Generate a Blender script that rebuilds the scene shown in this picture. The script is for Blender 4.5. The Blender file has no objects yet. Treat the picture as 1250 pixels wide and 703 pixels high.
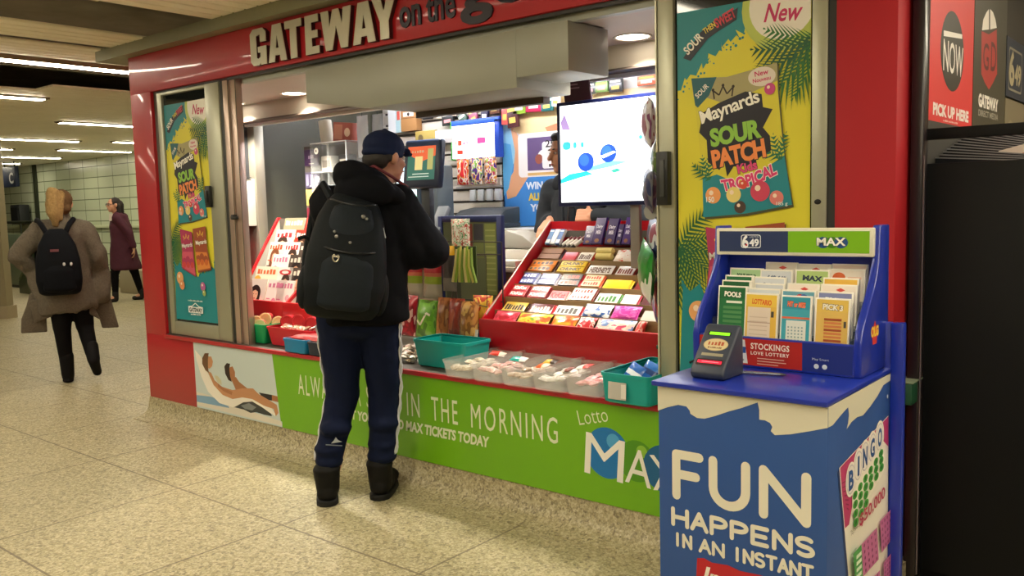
import bpy, bmesh, math, random
from mathutils import Vector, Matrix, Euler, noise
random.seed(11)
SC = bpy.context.scene
COL = SC.collection
PI = math.pi
rad = math.radians

# ------------------------------------------------------------------ camera, world, exposure
CAM_YAW, CAM_PITCH, CAM_ROLL = rad(39.669), rad(5.529), rad(-1.511)
FPX = 1060.0
CAM_LOC = Vector((0.0, 0.0, 1.38))
_f = Vector((-math.sin(CAM_YAW) * math.cos(CAM_PITCH), math.cos(CAM_YAW) * math.cos(CAM_PITCH), -math.sin(CAM_PITCH)))
_r = Vector((math.cos(CAM_YAW), math.sin(CAM_YAW), 0))
_u = _r.cross(_f)
_r2 = _r * math.cos(CAM_ROLL) + _u * math.sin(CAM_ROLL)
_u2 = -_r * math.sin(CAM_ROLL) + _u * math.cos(CAM_ROLL)
cam_data = bpy.data.cameras.new('camera')
cam_data.sensor_width = 36.0
cam_data.lens = FPX / 1250.0 * 36.0
cam_data.clip_start = 0.05
cam_data.clip_end = 100
cam = bpy.data.objects.new('camera', cam_data)
COL.objects.link(cam)
cam.matrix_world = Matrix(((_r2.x, _u2.x, -_f.x, CAM_LOC.x), (_r2.y, _u2.y, -_f.y, CAM_LOC.y), (_r2.z, _u2.z, -_f.z, CAM_LOC.z), (0, 0, 0, 1)))
SC.camera = cam

SC.view_settings.view_transform = 'Standard'
SC.view_settings.look = 'None'
SC.view_settings.gamma = 1.0
SC.view_settings.use_curve_mapping = False
SC.view_settings.exposure = 0.0

HALL_LIGHT = 40.0        # strip lights of the concourse
SHOP_TUBE = 70.0         # tubes over the back wall of the shop
POT_LIGHT = 9.0          # round downlights of the shop front
world = bpy.data.worlds.new('world')
SC.world = world
world.use_nodes = True
world.node_tree.nodes['Background'].inputs[0].default_value = (1.0, 0.93, 0.8, 1)
world.node_tree.nodes['Background'].inputs[1].default_value = 0.02


def _ray(p):
    x = (p[0] - 625.0) / FPX
    y = (351.5 - p[1]) / FPX
    return _r2 * x + _u2 * y + _f


def at_y(px, py, y):
    v = _ray((px, py)); t = y / v.y
    return CAM_LOC + v * t


def at_z(px, py, z):
    v = _ray((px, py)); t = (z - CAM_LOC.z) / v.z
    return CAM_LOC + v * t


def at_x(px, py, x):
    v = _ray((px, py)); t = x / v.x
    return CAM_LOC + v * t


# ------------------------------------------------------------------ materials
_mats = {}


def lin(c):
    return c / 12.92 if c <= 0.04045 else ((c + 0.055) / 1.055) ** 2.4


def rgb(h):
    h = h.lstrip('#')
    return tuple(lin(int(h[i:i + 2], 16) / 255.0) for i in (0, 2, 4)) + (1.0,)


def mat(h, rough=0.5, metal=0.0, coat=0.0, noise_amt=0.0, scale=30.0, bump=0.0, emit=0.0, trans=0.0, alpha=1.0, ior=1.45, sheen=0.0, spec=0.5):
    key = (h, rough, metal, coat, noise_amt, scale, bump, emit, trans, alpha, sheen, spec)
    if key in _mats:
        return _mats[key]
    m = bpy.data.materials.new('paint_' + h.lstrip('#'))
    m.use_nodes = True
    nt = m.node_tree
    b = nt.nodes['Principled BSDF']
    c = rgb(h)
    b.inputs['Base Color'].default_value = c
    b.inputs['Roughness'].default_value = rough
    b.inputs['Metallic'].default_value = metal
    b.inputs['Coat Weight'].default_value = coat
    b.inputs['Coat Roughness'].default_value = 0.08
    b.inputs['IOR'].default_value = ior
    b.inputs['Transmission Weight'].default_value = trans
    b.inputs['Alpha'].default_value = alpha
    b.inputs['Specular IOR Level'].default_value = spec
    if sheen:
        b.inputs['Sheen Weight'].default_value = sheen
    if emit:
        b.inputs['Emission Color'].default_value = c
        b.inputs['Emission Strength'].default_value = emit
    if noise_amt or bump:
        tc = nt.nodes.new('ShaderNodeTexCoord')
        nz = nt.nodes.new('ShaderNodeTexNoise')
        nz.inputs['Scale'].default_value = scale
        nz.inputs['Detail'].default_value = 4
        nt.links.new(tc.outputs['Object'], nz.inputs['Vector'])
        if noise_amt:
            mx = nt.nodes.new('ShaderNodeMix'); mx.data_type = 'RGBA'
            mx.inputs[6].default_value = tuple(v * (1 - noise_amt) for v in c[:3]) + (1,)
            mx.inputs[7].default_value = tuple(min(1, v * (1 + noise_amt)) for v in c[:3]) + (1,)
            nt.links.new(nz.outputs['Fac'], mx.inputs[0])
            nt.links.new(mx.outputs[2], b.inputs['Base Color'])
        if bump:
            bp = nt.nodes.new('ShaderNodeBump')
            bp.inputs['Strength'].default_value = bump
            bp.inputs['Distance'].default_value = 0.01
            nt.links.new(nz.outputs['Fac'], bp.inputs['Height'])
            nt.links.new(bp.outputs['Normal'], b.inputs['Normal'])
    _mats[key] = m
    return m


def blotch(cols, seed, scale=3.0):
    key = ('blotch', tuple(cols), seed, scale)
    if key in _mats:
        return _mats[key]
    m = bpy.data.materials.new('wrapper_print'); m.use_nodes = True
    nt = m.node_tree; b = nt.nodes['Principled BSDF']
    tc = nt.nodes.new('ShaderNodeTexCoord'); mp = nt.nodes.new('ShaderNodeMapping'); nz = nt.nodes.new('ShaderNodeTexNoise'); rp = nt.nodes.new('ShaderNodeValToRGB')
    mp.inputs['Location'].default_value = (seed * 1.37, seed * 0.71, seed * 2.3)
    nz.inputs['Scale'].default_value = scale; nz.inputs['Detail'].default_value = 1.5
    nt.links.new(tc.outputs['Generated'], mp.inputs[0]); nt.links.new(mp.outputs[0], nz.inputs['Vector']); nt.links.new(nz.outputs['Fac'], rp.inputs[0])
    rp.color_ramp.interpolation = 'CONSTANT'
    n = len(cols); el = rp.color_ramp.elements
    el[0].position = 0; el[0].color = rgb(cols[0]); el[1].position = 0.34 + 0.32 * (n - 1) / n; el[1].color = rgb(cols[-1])
    for i in range(1, n - 1):
        e = el.new(0.34 + 0.32 * i / n); e.color = rgb(cols[i])
    nt.links.new(rp.outputs[0], b.inputs['Base Color'])
    b.inputs['Roughness'].default_value = 0.32; b.inputs['Coat Weight'].default_value = 0.25
    _mats[key] = m
    return m


def ink(h):
    return mat(h, rough=0.45)


# ------------------------------------------------------------------ mesh builder
class MB:
    def __init__(self):
        self.v = []; self.f = []; self.mi = []; self.m = []; self.M = Matrix()

    def _k(self, m):
        if isinstance(m, str):
            m = ink(m)
        if m not in self.m:
            self.m.append(m)
        return self.m.index(m)

    def add(self, verts, faces, m):
        k = self._k(m); o = len(self.v); M = self.M
        self.v += [M @ Vector(p) for p in verts]
        for f in faces:
            self.f.append([i + o for i in f]); self.mi.append(k)
        return self

    def box(self, x0, x1, y0, y1, z0, z1, m):
        v = [(x0, y0, z0), (x1, y0, z0), (x1, y1, z0), (x0, y1, z0), (x0, y0, z1), (x1, y0, z1), (x1, y1, z1), (x0, y1, z1)]
        f = [(0, 3, 2, 1), (4, 5, 6, 7), (0, 1, 5, 4), (1, 2, 6, 5), (2, 3, 7, 6), (3, 0, 4, 7)]
        return self.add(v, f, m)

    def rbox(self, c, s, m, rot=(0, 0, 0)):
        old = self.M
        self.M = old @ Matrix.Translation(c) @ Euler(rot).to_matrix().to_4x4()
        self.box(-s[0] / 2, s[0] / 2, -s[1] / 2, s[1] / 2, -s[2] / 2, s[2] / 2, m)
        self.M = old
        return self

    def _prism(self, a, b, m):
        n = len(a)
        f = [tuple(range(n - 1, -1, -1)), tuple(range(n, 2 * n))]
        f += [(i, (i + 1) % n, n + (i + 1) % n, n + i) for i in range(n)]
        return self.add(list(a) + list(b), f, m)

    def prism_xz(self, p, y0, y1, m):
        return self._prism([(x, y0, z) for x, z in p], [(x, y1, z) for x, z in p], m)

    def prism_yz(self, p, x0, x1, m):
        return self._prism([(x0, y, z) for y, z in p], [(x1, y, z) for y, z in p], m)

    def prism_xy(self, p, z0, z1, m):
        return self._prism([(x, y, z0) for x, y in p], [(x, y, z1) for x, y in p], m)

    def loft(self, rings, m, cap=True, closed=True):
        n = len(rings[0]); v = []; f = []
        for r in rings:
            v += list(r)
        for i in range(len(rings) - 1):
            for j in range(n if closed else n - 1):
                a = i * n + j; b = i * n + (j + 1) % n
                f.append((a, b, b + n, a + n))
        if cap and closed:
            f.append(tuple(range(n - 1, -1, -1)))
            f.append(tuple(range((len(rings) - 1) * n, len(rings) * n)))
        return self.add(v, f, m)

    def tube(self, pts, r, m, n=8, cap=True):
        pts = [Vector(p) for p in pts]; rings = []
        up = Vector((0, 0, 1))
        t0 = (pts[1] - pts[0]).normalized()
        if abs(t0.dot(up)) > 0.95:
            up = Vector((0, 1, 0))
        for i, p in enumerate(pts):
            if i == 0: t = pts[1] - pts[0]
            elif i == len(pts) - 1: t = pts[-1] - pts[-2]
            else: t = (pts[i + 1] - pts[i]).normalized() + (pts[i] - pts[i - 1]).normalized()
            t.normalize()
            s = t.cross(up); s.normalize(); u = s.cross(t); up = u
            rr = r[i] if isinstance(r, (list, tuple)) else r
            rings.append([p + s * math.cos(2 * PI * k / n) * rr + u * math.sin(2 * PI * k / n) * rr for k in range(n)])
        return self.loft(rings, m, cap)

    def lathe(self, prof, m, n=20, c=(0, 0, 0), cap=True):
        c = Vector(c)
        return self.loft([[c + Vector((r * math.cos(2 * PI * k / n), r * math.sin(2 * PI * k / n), z)) for k in range(n)] for r, z in prof], m, cap)

    def capsule(self, p0, p1, r0, r1, m=None, n=14, flat=1.0, fdir=None):
        """tapered capsule; flat scales the section along fdir"""
        m = m or ink('#888888')
        p0 = Vector(p0); p1 = Vector(p1); t = p1 - p0; L = max(t.length, 1e-5); t.normalize()
        a = Vector(fdir) if fdir else Vector((0, 1, 0))
        a = a - t * a.dot(t)
        if a.length < 0.05:
            a = Vector((1, 0, 0)) - t * t.x
        a.normalize(); b = t.cross(a)
        rings = []
        for k in range(1, 5):
            th = -PI / 2 + k * PI / 2 / 4.0
            rings.append((p0 + t * (math.sin(th) * r0), max(math.cos(th) * r0, 1e-4)))
        for k in range(0, 4):
            th = k * PI / 2 / 4.0
            rings.append((p1 + t * (math.sin(th) * r1), max(math.cos(th) * r1, 1e-4)))
        return self.loft([[c + a * math.cos(2 * PI * j / n) * r * flat + b * math.sin(2 * PI * j / n) * r for j in range(n)] for c, r in rings], m)

    def ell(self, c, r, m=None, rot=(0, 0, 0), nu=18, nv=12):
        m = m or ink('#888888')
        Mx = Matrix.Translation(c) @ Euler(rot).to_matrix().to_4x4()
        v = [Mx @ Vector((0, 0, -r[2]))]; f = []
        for i in range(1, nv):
            th = -PI / 2 + PI * i / nv
            for j in range(nu):
                ph = 2 * PI * j / nu
                v.append(Mx @ Vector((r[0] * math.cos(th) * math.cos(ph), r[1] * math.cos(th) * math.sin(ph), r[2] * math.sin(th))))
        v.append(Mx @ Vector((0, 0, r[2])))
        for j in range(nu):
            f.append((0, 1 + (j + 1) % nu, 1 + j))
        for i in range(nv - 2):
            for j in range(nu):
                a = 1 + i * nu + j; b = 1 + i * nu + (j + 1) % nu
                f.append((a, b, b + nu, a + nu))
        e = len(v) - 1
        for j in range(nu):
            f.append((e, e - nu + j, e - nu + (j + 1) % nu))
        return self.add(v, f, m)

    def mesh(self, name, bevel=0.0, seg=2, smooth=False, angle=40):
        me = bpy.data.meshes.new(name)
        me.from_pydata([tuple(p) for p in self.v], [], self.f)
        for m in self.m:
            me.materials.append(m)
        me.polygons.foreach_set('material_index', self.mi)
        me.update()
        bm = bmesh.new(); bm.from_mesh(me)
        bmesh.ops.recalc_face_normals(bm, faces=bm.faces)
        if bevel:
            es = [e for e in bm.edges if len(e.link_faces) == 2 and e.calc_face_angle(0) > rad(30)]
            bmesh.ops.bevel(bm, geom=es, offset=bevel, segments=seg, profile=0.5, affect='EDGES', clamp_overlap=True)
        bm.to_mesh(me); bm.free()
        if smooth or bevel:
            me.polygons.foreach_set('use_smooth', [True] * len(me.polygons))
            me.set_sharp_from_angle(angle=rad(angle))
        return me

    def build(self, name, parent=None, bevel=0.0, seg=2, smooth=False, angle=40, keep=False):
        me = self.mesh(name, bevel, seg, smooth, angle)
        o = bpy.data.objects.new(name, me)
        COL.objects.link(o)
        if parent is not None:
            o.parent = parent
        elif not keep:
            xs = [v.co for v in me.vertices]
            if xs:
                lo = Vector((min(p.x for p in xs), min(p.y for p in xs), min(p.z for p in xs)))
                hi = Vector((max(p.x for p in xs), max(p.y for p in xs), max(p.z for p in xs)))
                c = Vector(((lo.x + hi.x) / 2, (lo.y + hi.y) / 2, lo.z))
                me.transform(Matrix.Translation(-c))
                o.location = c
        return o


def thing(name, label, cat, loc=(0, 0, 0), rotz=0.0, group=None, rot=None):
    o = bpy.data.objects.new(name, None)
    o.empty_display_size = 0.05
    COL.objects.link(o)
    o.location = loc
    o.rotation_euler = rot if rot else (0, 0, rotz)
    o['label'] = label; o['category'] = cat
    if group: o['group'] = group
    return o


def tag(o, label, cat, group=None):
    o['label'] = label; o['category'] = cat
    if group: o['group'] = group
    return o


def struct(mb, name, **k):
    o = mb.build(name, keep=True, **k)
    o['kind'] = 'structure'
    return o


def dup(root, loc=None, rot=None, label=None, group=None):
    r = root.copy(); COL.objects.link(r)
    if loc is not None: r.location = loc
    if rot is not None: r.rotation_euler = rot
    if label: r['label'] = label
    if group: r['group'] = group
    for ch in list(root.children):
        c = ch.copy(); COL.objects.link(c); c.parent = r
        for g in list(ch.children):
            d = g.copy(); COL.objects.link(d); d.parent = c
    return r


# ------------------------------------------------------------------ text as flat meshes
_txt = {}


def text_geo(s, bold=0.0, shear=0.0, space=1.0):
    key = (s, bold, shear, space)
    if key in _txt:
        return _txt[key]
    cu = bpy.data.curves.new('t', 'FONT')
    cu.body = s; cu.size = 1.0; cu.offset = bold; cu.shear = shear; cu.resolution_u = 3
    cu.space_character = space
    cu.fill_mode = 'FRONT'
    ob = bpy.data.objects.new('t', cu)
    COL.objects.link(ob)
    dg = bpy.context.evaluated_depsgraph_get()
    dg.update()
    me = bpy.data.meshes.new_from_object(ob.evaluated_get(dg))
    v = [(p.co.x, p.co.y) for p in me.vertices]
    f = [tuple(p.vertices) for p in me.polygons]
    bpy.data.objects.remove(ob); bpy.data.curves.remove(cu); bpy.data.meshes.remove(me)
    if not v:
        v = [(0, 0), (1, 0), (1, 1)]; f = [(0, 1, 2)]
    _txt[key] = (v, f)
    return _txt[key]


EPS = 0.00006


class Print(MB):
    """flat printed artwork in the local x-z plane, facing -y; later layers lie nearer the viewer"""
    def __init__(self, y=0.0, x0=0.0, z0=0.0):
        super().__init__(); self.y = y; self.L = 0; self.ox = x0; self.oz = z0

    def nxt(self):
        self.L += 1
        return self

    def P(self, u, w, l=None):
        return (self.ox + u, self.y - EPS * (self.L if l is None else l), self.oz + w)

    def poly(self, pts, m, up=True):
        if up: self.L += 1
        self.add([self.P(*p) for p in pts], [tuple(range(len(pts)))], m)
        return self

    def rect(self, u0, w0, u1, w1, m, up=True):
        return self.poly([(u0, w0), (u1, w0), (u1, w1), (u0, w1)], m, up)

    def rrect(self, u0, w0, u1, w1, r, m, up=True):
        p = []
        for cx, cy, a in ((u1 - r, w0 + r, -90), (u1 - r, w1 - r, 0), (u0 + r, w1 - r, 90), (u0 + r, w0 + r, 180)):
            for k in range(5):
                t = rad(a + k * 22.5); p.append((cx + r * math.cos(t), cy + r * math.sin(t)))
        return self.poly(p, m, up)

    def disc(self, u, w, ru, m, rw=None, n=28, up=True, rot=0.0, clip=None):
        rw = rw or ru; p = []
        for k in range(n):
            a = 2 * PI * k / n; x = ru * math.cos(a); y = rw * math.sin(a)
            q = (u + x * math.cos(rot) - y * math.sin(rot), w + x * math.sin(rot) + y * math.cos(rot))
            if clip: q = (min(max(q[0], clip[0]), clip[2]), min(max(q[1], clip[1]), clip[3]))
            p.append(q)
        return self.poly(p, m, up)

    def stroke(self, pts, wd, m, up=True):
        if up: self.L += 1
        for (a, b), (c, d) in zip(pts[:-1], pts[1:]):
            L = math.hypot(c - a, d - b) or 1e-6
            nx, ny = -(d - b) / L * wd / 2, (c - a) / L * wd / 2
            self.add([self.P(a + nx, b + ny), self.P(c + nx, d + ny), self.P(c - nx, d - ny), self.P(a - nx, b - ny)], [(0, 1, 2, 3)], m)
        return self

    def text(self, s, u, w, wid, hei, m, bold=0.0, rot=0.0, shear=0.0, outline=None, ow=0.03, space=1.0, arc=0.0):
        """text fitted into a box wid x hei whose lower left corner is (u,w), turned by rot about that corner"""
        if s[0] == '~':      # lettering too small to read in the place: letter-like strokes
            n = len(s); ad = wid / n; ca, sa = math.cos(rot), math.sin(rot); self.L += 1
            for i in range(n):
                k = (i * 7 + n * 3) % 5
                bits = [(0, 0, (.5, .72, .6, .8, .66)[k], (.8, .95, .7, .88, .76)[k])]
                for a0, b0, a1, b1 in bits:
                    q = [((i + a) * ad, b * hei) for a, b in ((a0, b0), (a1, b0), (a1, b1), (a0, b1))]
                    self.poly([(u + a * ca - b * sa, w + a * sa + b * ca) for a, b in q], m, up=False)
            return self
        v0, f0 = text_geo(s, bold, shear, space)
        x0 = min(p[0] for p in v0); x1 = max(p[0] for p in v0); y0 = min(p[1] for p in v0); y1 = max(p[1] for p in v0)
        sx = wid / max(x1 - x0, 1e-6); sy = hei / max(y1 - y0, 1e-6)
        jobs = []
        if outline:
            jobs.append((text_geo(s, bold + ow, shear, space), outline))
        jobs.append(((v0, f0), m))
        ca, sa = math.cos(rot), math.sin(rot)
        for (v, f), mm in jobs:
            self.L += 1
            q = []
            for px, py in v:
                a = (px - x0) * sx; b = (py - y0) * sy
                b += arc * hei * math.sin(PI * min(max(a / wid, 0), 1))
                q.append(self.P(u + a * ca - b * sa, w + a * sa + b * ca))
            self.add(q, f, mm)
        return self


def remesh(mb, voxel, it=4, fac=0.5):
    me = bpy.data.meshes.new('b')
    me.from_pydata([tuple(p) for p in mb.v], [], mb.f)
    bm = bmesh.new(); bm.from_mesh(me)
    bmesh.ops.recalc_face_normals(bm, faces=bm.faces)
    bm.to_mesh(me); bm.free()
    ob = bpy.data.objects.new('b', me); COL.objects.link(ob)
    r = ob.modifiers.new('r', 'REMESH'); r.mode = 'VOXEL'; r.voxel_size = voxel
    s = ob.modifiers.new('s', 'SMOOTH'); s.iterations = it; s.factor = fac
    dg = bpy.context.evaluated_depsgraph_get(); dg.update()
    out = bpy.data.meshes.new_from_object(ob.evaluated_get(dg))
    bpy.data.objects.remove(ob); bpy.data.meshes.remove(me)
    out.polygons.foreach_set('use_smooth', [True] * len(out.polygons))
    return out


def blob(name, mb, m, parent, voxel=0.008, it=4, fac=0.5, wrinkle=0.0, wscale=8.0, seed=0):
    me = remesh(mb, voxel, it, fac)
    me.materials.clear(); me.materials.append(m)
    if wrinkle:
        off = Vector((seed * 3.1, seed * 1.7, 0))
        for v in me.vertices:
            n = noise.noise((v.co + off) * wscale) + 0.5 * noise.noise((v.co + off) * wscale * 2.3)
            v.co += v.normal * n * wrinkle
    o = bpy.data.objects.new(name, me); COL.objects.link(o)
    if parent is not None: o.parent = parent
    return o

# ------------------------------------------------------------------ the setting
YF = 2.913          # front plane of the kiosk
RED = mat('#ab0f1c', rough=0.5, coat=0.4, noise_amt=0.05, scale=3)
RED_M = mat('#a81320', rough=0.65, coat=0.0, noise_amt=0.04, scale=3)
SILV = mat('#a8a894', rough=0.38, metal=0.55)
SILV_L = mat('#c9c6b2', rough=0.4, metal=0.4)
PINKMETAL = mat('#b9a396', rough=0.3, metal=0.6)
DARKF = mat('#2b2c2a', rough=0.5)
GREYP = mat('#97988c', rough=0.45, metal=0.15, noise_amt=0.05, scale=5)
WHITEP = mat('#d8d5cc', rough=0.55)


def nodes_of(m):
    return m.node_tree, m.node_tree.nodes, m.node_tree.links


def terrazzo(name, grout=True, tint=1.0):
    m = bpy.data.materials.new(name); m.use_nodes = True
    nt, N, L = nodes_of(m); b = N['Principled BSDF']
    tc = N.new('ShaderNodeTexCoord')
    cur = None

    def mix(fac, a, bcol):
        mx = N.new('ShaderNodeMix'); mx.data_type = 'RGBA'
        if isinstance(fac, float): mx.inputs[0].default_value = fac
        else: L.new(fac, mx.inputs[0])
        for s, c in ((6, a), (7, bcol)):
            if isinstance(c, tuple): mx.inputs[s].default_value = c
            else: L.new(c, mx.inputs[s])
        return mx.outputs[2]
    big = N.new('ShaderNodeTexNoise'); big.inputs['Scale'].default_value = 0.9; big.inputs['Detail'].default_value = 5
    L.new(tc.outputs['Object'], big.inputs['Vector'])
    cur = mix(big.outputs['Fac'], rgb('#968a6a'), rgb('#bbae8a'))
    for sc, cols in ((150.0, ('#b9b08e', '#7c7254', '#cfc6a8', '#554c38', '#a0966f')), (85.0, ('#c9c0a0', '#8f8562', '#453d2e', '#b0a680', '#9a8f6c'))):
        vo = N.new('ShaderNodeTexVoronoi'); vo.inputs['Scale'].default_value = sc
        L.new(tc.outputs['Object'], vo.inputs['Vector'])
        rp = N.new('ShaderNodeValToRGB'); rp.color_ramp.interpolation = 'CONSTANT'
        el = rp.color_ramp.elements
        el[0].position = 0.0; el[0].color = rgb(cols[0])
        el[1].position = 0.82; el[1].color = rgb(cols[3])
        for pos, c in ((0.3, cols[1]), (0.5, cols[2]), (0.66, cols[4])):
            e = el.new(pos); e.color = rgb(c)
        sp = N.new('ShaderNodeSeparateColor'); L.new(vo.outputs['Color'], sp.inputs[0])
        L.new(sp.outputs[0], rp.inputs[0])
        cur = mix(0.5 if sc > 100 else 0.38, cur, rp.outputs[0])
    if grout:
        sx = N.new('ShaderNodeSeparateXYZ'); L.new(tc.outputs['Object'], sx.inputs[0])

        def line(out, off, step, wd):
            a = N.new('ShaderNodeMath'); a.operation = 'ADD'; a.inputs[1].default_value = -off + 50 * step
            L.new(out, a.inputs[0])
            d = N.new('ShaderNodeMath'); d.operation = 'DIVIDE'; d.inputs[1].default_value = step; L.new(a.outputs[0], d.inputs[0])
            f = N.new('ShaderNodeMath'); f.operation = 'FRACT'; L.new(d.outputs[0], f.inputs[0])
            s = N.new('ShaderNodeMath'); s.operation = 'SUBTRACT'; s.inputs[1].default_value = 0.5; L.new(f.outputs[0], s.inputs[0])
            ab = N.new('ShaderNodeMath'); ab.operation = 'ABSOLUTE'; L.new(s.outputs[0], ab.inputs[0])
            g = N.new('ShaderNodeMath'); g.operation = 'LESS_THAN'; g.inputs[1].default_value = wd / step; L.new(ab.outputs[0], g.inputs[0])
            return g.outputs[0]
        lx = line(sx.outputs[0], -3.17 + 0.43, 0.86, 0.005)
        ly = line(sx.outputs[1], 2.19 + 0.43, 0.86, 0.005)
        mxx = N.new('ShaderNodeMath'); mxx.operation = 'MAXIMUM'; L.new(lx, mxx.inputs[0]); L.new(ly, mxx.inputs[1])
        m2 = N.new('ShaderNodeMath'); m2.operation = 'MULTIPLY'; m2.inputs[1].default_value = 0.8; L.new(mxx.outputs[0], m2.inputs[0])
        cur = mix(m2.outputs[0], cur, rgb('#5e523f'))
    L.new(cur, b.inputs['Base Color'])
    nr = N.new('ShaderNodeMapRange'); nr.inputs[3].default_value = 0.32; nr.inputs[4].default_value = 0.6
    L.new(big.outputs['Fac'], nr.inputs[0]); L.new(nr.outputs[0], b.inputs['Roughness'])
    return m


FLOORM = terrazzo('terrazzo_slabs')
COVEM = terrazzo('terrazzo_cove', grout=False)


def tile_mat():
    m = bpy.data.materials.new('glazed_wall_tile'); m.use_nodes = True
    nt, N, L = nodes_of(m); b = N['Principled BSDF']
    tc = N.new('ShaderNodeTexCoord'); sx = N.new('ShaderNodeSeparateXYZ'); L.new(tc.outputs['Object'], sx.inputs[0])
    cb = N.new('ShaderNodeCombineXYZ'); L.new(sx.outputs[0], cb.inputs[0]); L.new(sx.outputs[2], cb.inputs[1])
    br = N.new('ShaderNodeTexBrick'); br.offset = 0.0
    br.inputs['Color1'].default_value = rgb('#d3dcc0'); br.inputs['Color2'].default_value = rgb('#c4cfae')
    br.inputs['Mortar'].default_value = rgb('#6f7b60')
    br.inputs['Scale'].default_value = 1.0; br.inputs['Mortar Size'].default_value = 0.008
    br.inputs['Brick Width'].default_value = 0.6; br.inputs['Row Height'].default_value = 0.21
    L.new(cb.outputs[0], br.inputs['Vector']); L.new(br.outputs['Color'], b.inputs['Base Color'])
    b.inputs['Roughness'].default_value = 0.25
    return m


# floor, outer walls
struct(MB().box(-30, 5, -5, 9, -0.1, 0, FLOORM), 'floor')
TILE = tile_mat()
wf = MB(); wf.box(-30, -6.2, 7.9, 8.05, 0, 2.6, TILE)
struct(wf, 'wall_back')
j = MB(); j.box(-19.66, -19.52, 7.86, 7.9, 0, 2.52, mat('#2c3324', rough=0.6))
struct(j, 'trim_1')
# ledge band and darker dado of the tiled wall
j = MB(); j.box(-30, -6.2, 7.84, 7.9, 1.13, 1.18, mat('#c6cfac', rough=0.4)); j.box(-30, -6.2, 7.87, 7.9, 0.0, 0.16, mat('#8b8266', rough=0.6))
struct(j, 'baseboard_back')
BEIGE = mat('#a89878', rough=0.6)
struct(MB().box(5, 5.1, -5, 9, 0, 2.9, BEIGE), 'wall_right')
struct(MB().box(-30, 5, -5.1, -5, 0, 2.9, BEIGE), 'wall_front')
struct(MB().box(-30.1, -30, -5, 9, 0, 2.9, BEIGE), 'wall_left')
struct(MB().box(-0.7, 5, 6.6, 6.75, 0, 2.9, mat('#8a7a5c', rough=0.6)), 'wall_alcove')

# ceiling of metal slats running front to back, with open bays
SLAT = mat('#efe9d4', rough=0.5, metal=0.0, noise_amt=0.08, scale=2)
VOID = mat('#8a847a', rough=0.8, noise_amt=0.5, scale=3)
ce = MB()


def slats(x0, x1, y0=-5.0, y1=9.0, n=None):
    n = n or max(1, round((x1 - x0) / 0.115)); w = (x1 - x0) / n
    for k in range(n):
        a = x0 + k * w
        ce.prism_xz([(a + 0.006, 2.475), (a + 0.012, 2.468), (a + w - 0.012, 2.468), (a + w - 0.006, 2.475), (a + w - 0.006, 2.485), (a + 0.006, 2.485)], y0, y1, SLAT)


slats(-4.52, 5.0); slats(-5.72, -5.28); slats(-6.36, -5.84); slats(-30.0, -8.05, n=110); slats(-8.05, -7.7, 3.3, 9.0)
struct(ce, 'ceiling')
vo = MB(); vo.box(-30, 5, -5, 9, 2.93, 2.98, VOID)
struct(vo, 'ceiling_void')
# duct, strap and cables seen through the open bay
dk = MB(); dk.box(-5.16, -4.72, 1.2, 2.5, 2.62, 2.92, mat('#e0d2a8', rough=0.5, noise_amt=0.1, scale=4))
tag(dk.build('duct'), 'beige duct above the open bay in the slatted ceiling', 'duct')
st = MB(); st.box(-5.02, -4.97, 1.5, 1.56, 2.55, 2.94, mat('#2a2520', rough=0.6)); 
tag(st.build('hanger_strap'), 'dark strap hanging in the open ceiling bay', 'strap')
cb = MB(); cb.tube([(-5.1, 1.75, 2.6), (-4.98, 1.95, 2.58), (-4.85, 2.15, 2.6), (-4.7, 2.3, 2.57), (-4.6, 2.5, 2.62), (-4.5, 2.75, 2.66)], 0.012, mat('#1d1a18', rough=0.5))
tag(cb.build('cable'), 'black cable running through the open ceiling bay', 'cable')
rl = MB(); rl.box(-7.05, -6.98, -4.5, 8.5, 2.50, 2.53, mat('#6f6a5c', rough=0.5)); rl.box(-7.5, -7.46, -4.5, 8.5, 2.62, 2.66, mat('#55524a', rough=0.5))
tag(rl.build('ceiling_rail'), 'thin metal rail beside the strip lamp in the dark ceiling bay', 'rail')

# column at the far left edge
pil = MB()
pil.prism_xy([(-13.1, 4.45), (-12.86, 4.68), (-12.95, 4.80), (-14.0, 5.12), (-15, 4.9), (-15, 4.2), (-13.6, 4.2)], 0.17, 2.47, mat('#8f8468', rough=0.5, noise_amt=0.08, scale=3))
pil.prism_xy([(-13.08, 4.42), (-12.82, 4.67), (-12.92, 4.83), (-14.0, 5.16), (-15.04, 4.93), (-15.04, 4.17), (-13.6, 4.17)], 0, 0.17, mat('#a3957a', rough=0.5))
struct(pil, 'wall_column')

# soffit beam over the kiosk front
struct(MB().box(-5.93, 4.5, 2.83, 3.05, 2.40, 2.475, mat('#84836a', rough=0.5, metal=0.2, noise_amt=0.15, scale=6)), 'trim_2')

# kiosk shell
XL, XR = -5.655, -0.825
cove = MB()
prof = [(2.96, 0.135), (2.918, 0.135), (2.912, 0.10), (2.903, 0.06), (2.885, 0.032), (2.855, 0.014), (2.79, 0.004), (2.79, 0.0), (2.96, 0.0)]
cove.prism_yz(prof, XL - 0.02, XR, COVEM)
struct(cove, 'baseboard_front', smooth=True, angle=50)
b2 = MB(); b2.box(XR - 0.05, XR + 0.02, 2.93, 6.6, 0, 0.135, COVEM); b2.box(XL - 0.02, XL + 0.05, 2.93, 5.1, 0, 0.135, COVEM)
struct(b2, 'baseboard_right')
k = MB(); k.box(XL, -1.016, YF, YF + 0.05, 0.135, 0.572, RED)
struct(k, 'wall_counter', bevel=0.003)
k = MB(); k.box(XL, -5.395, YF, YF + 0.12, 0.572, 2.16, RED)
struct(k, 'trim_3', bevel=0.003)
k = MB(); k.box(XL, XR, YF, YF + 0.1, 2.157, 2.465, RED)
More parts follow.
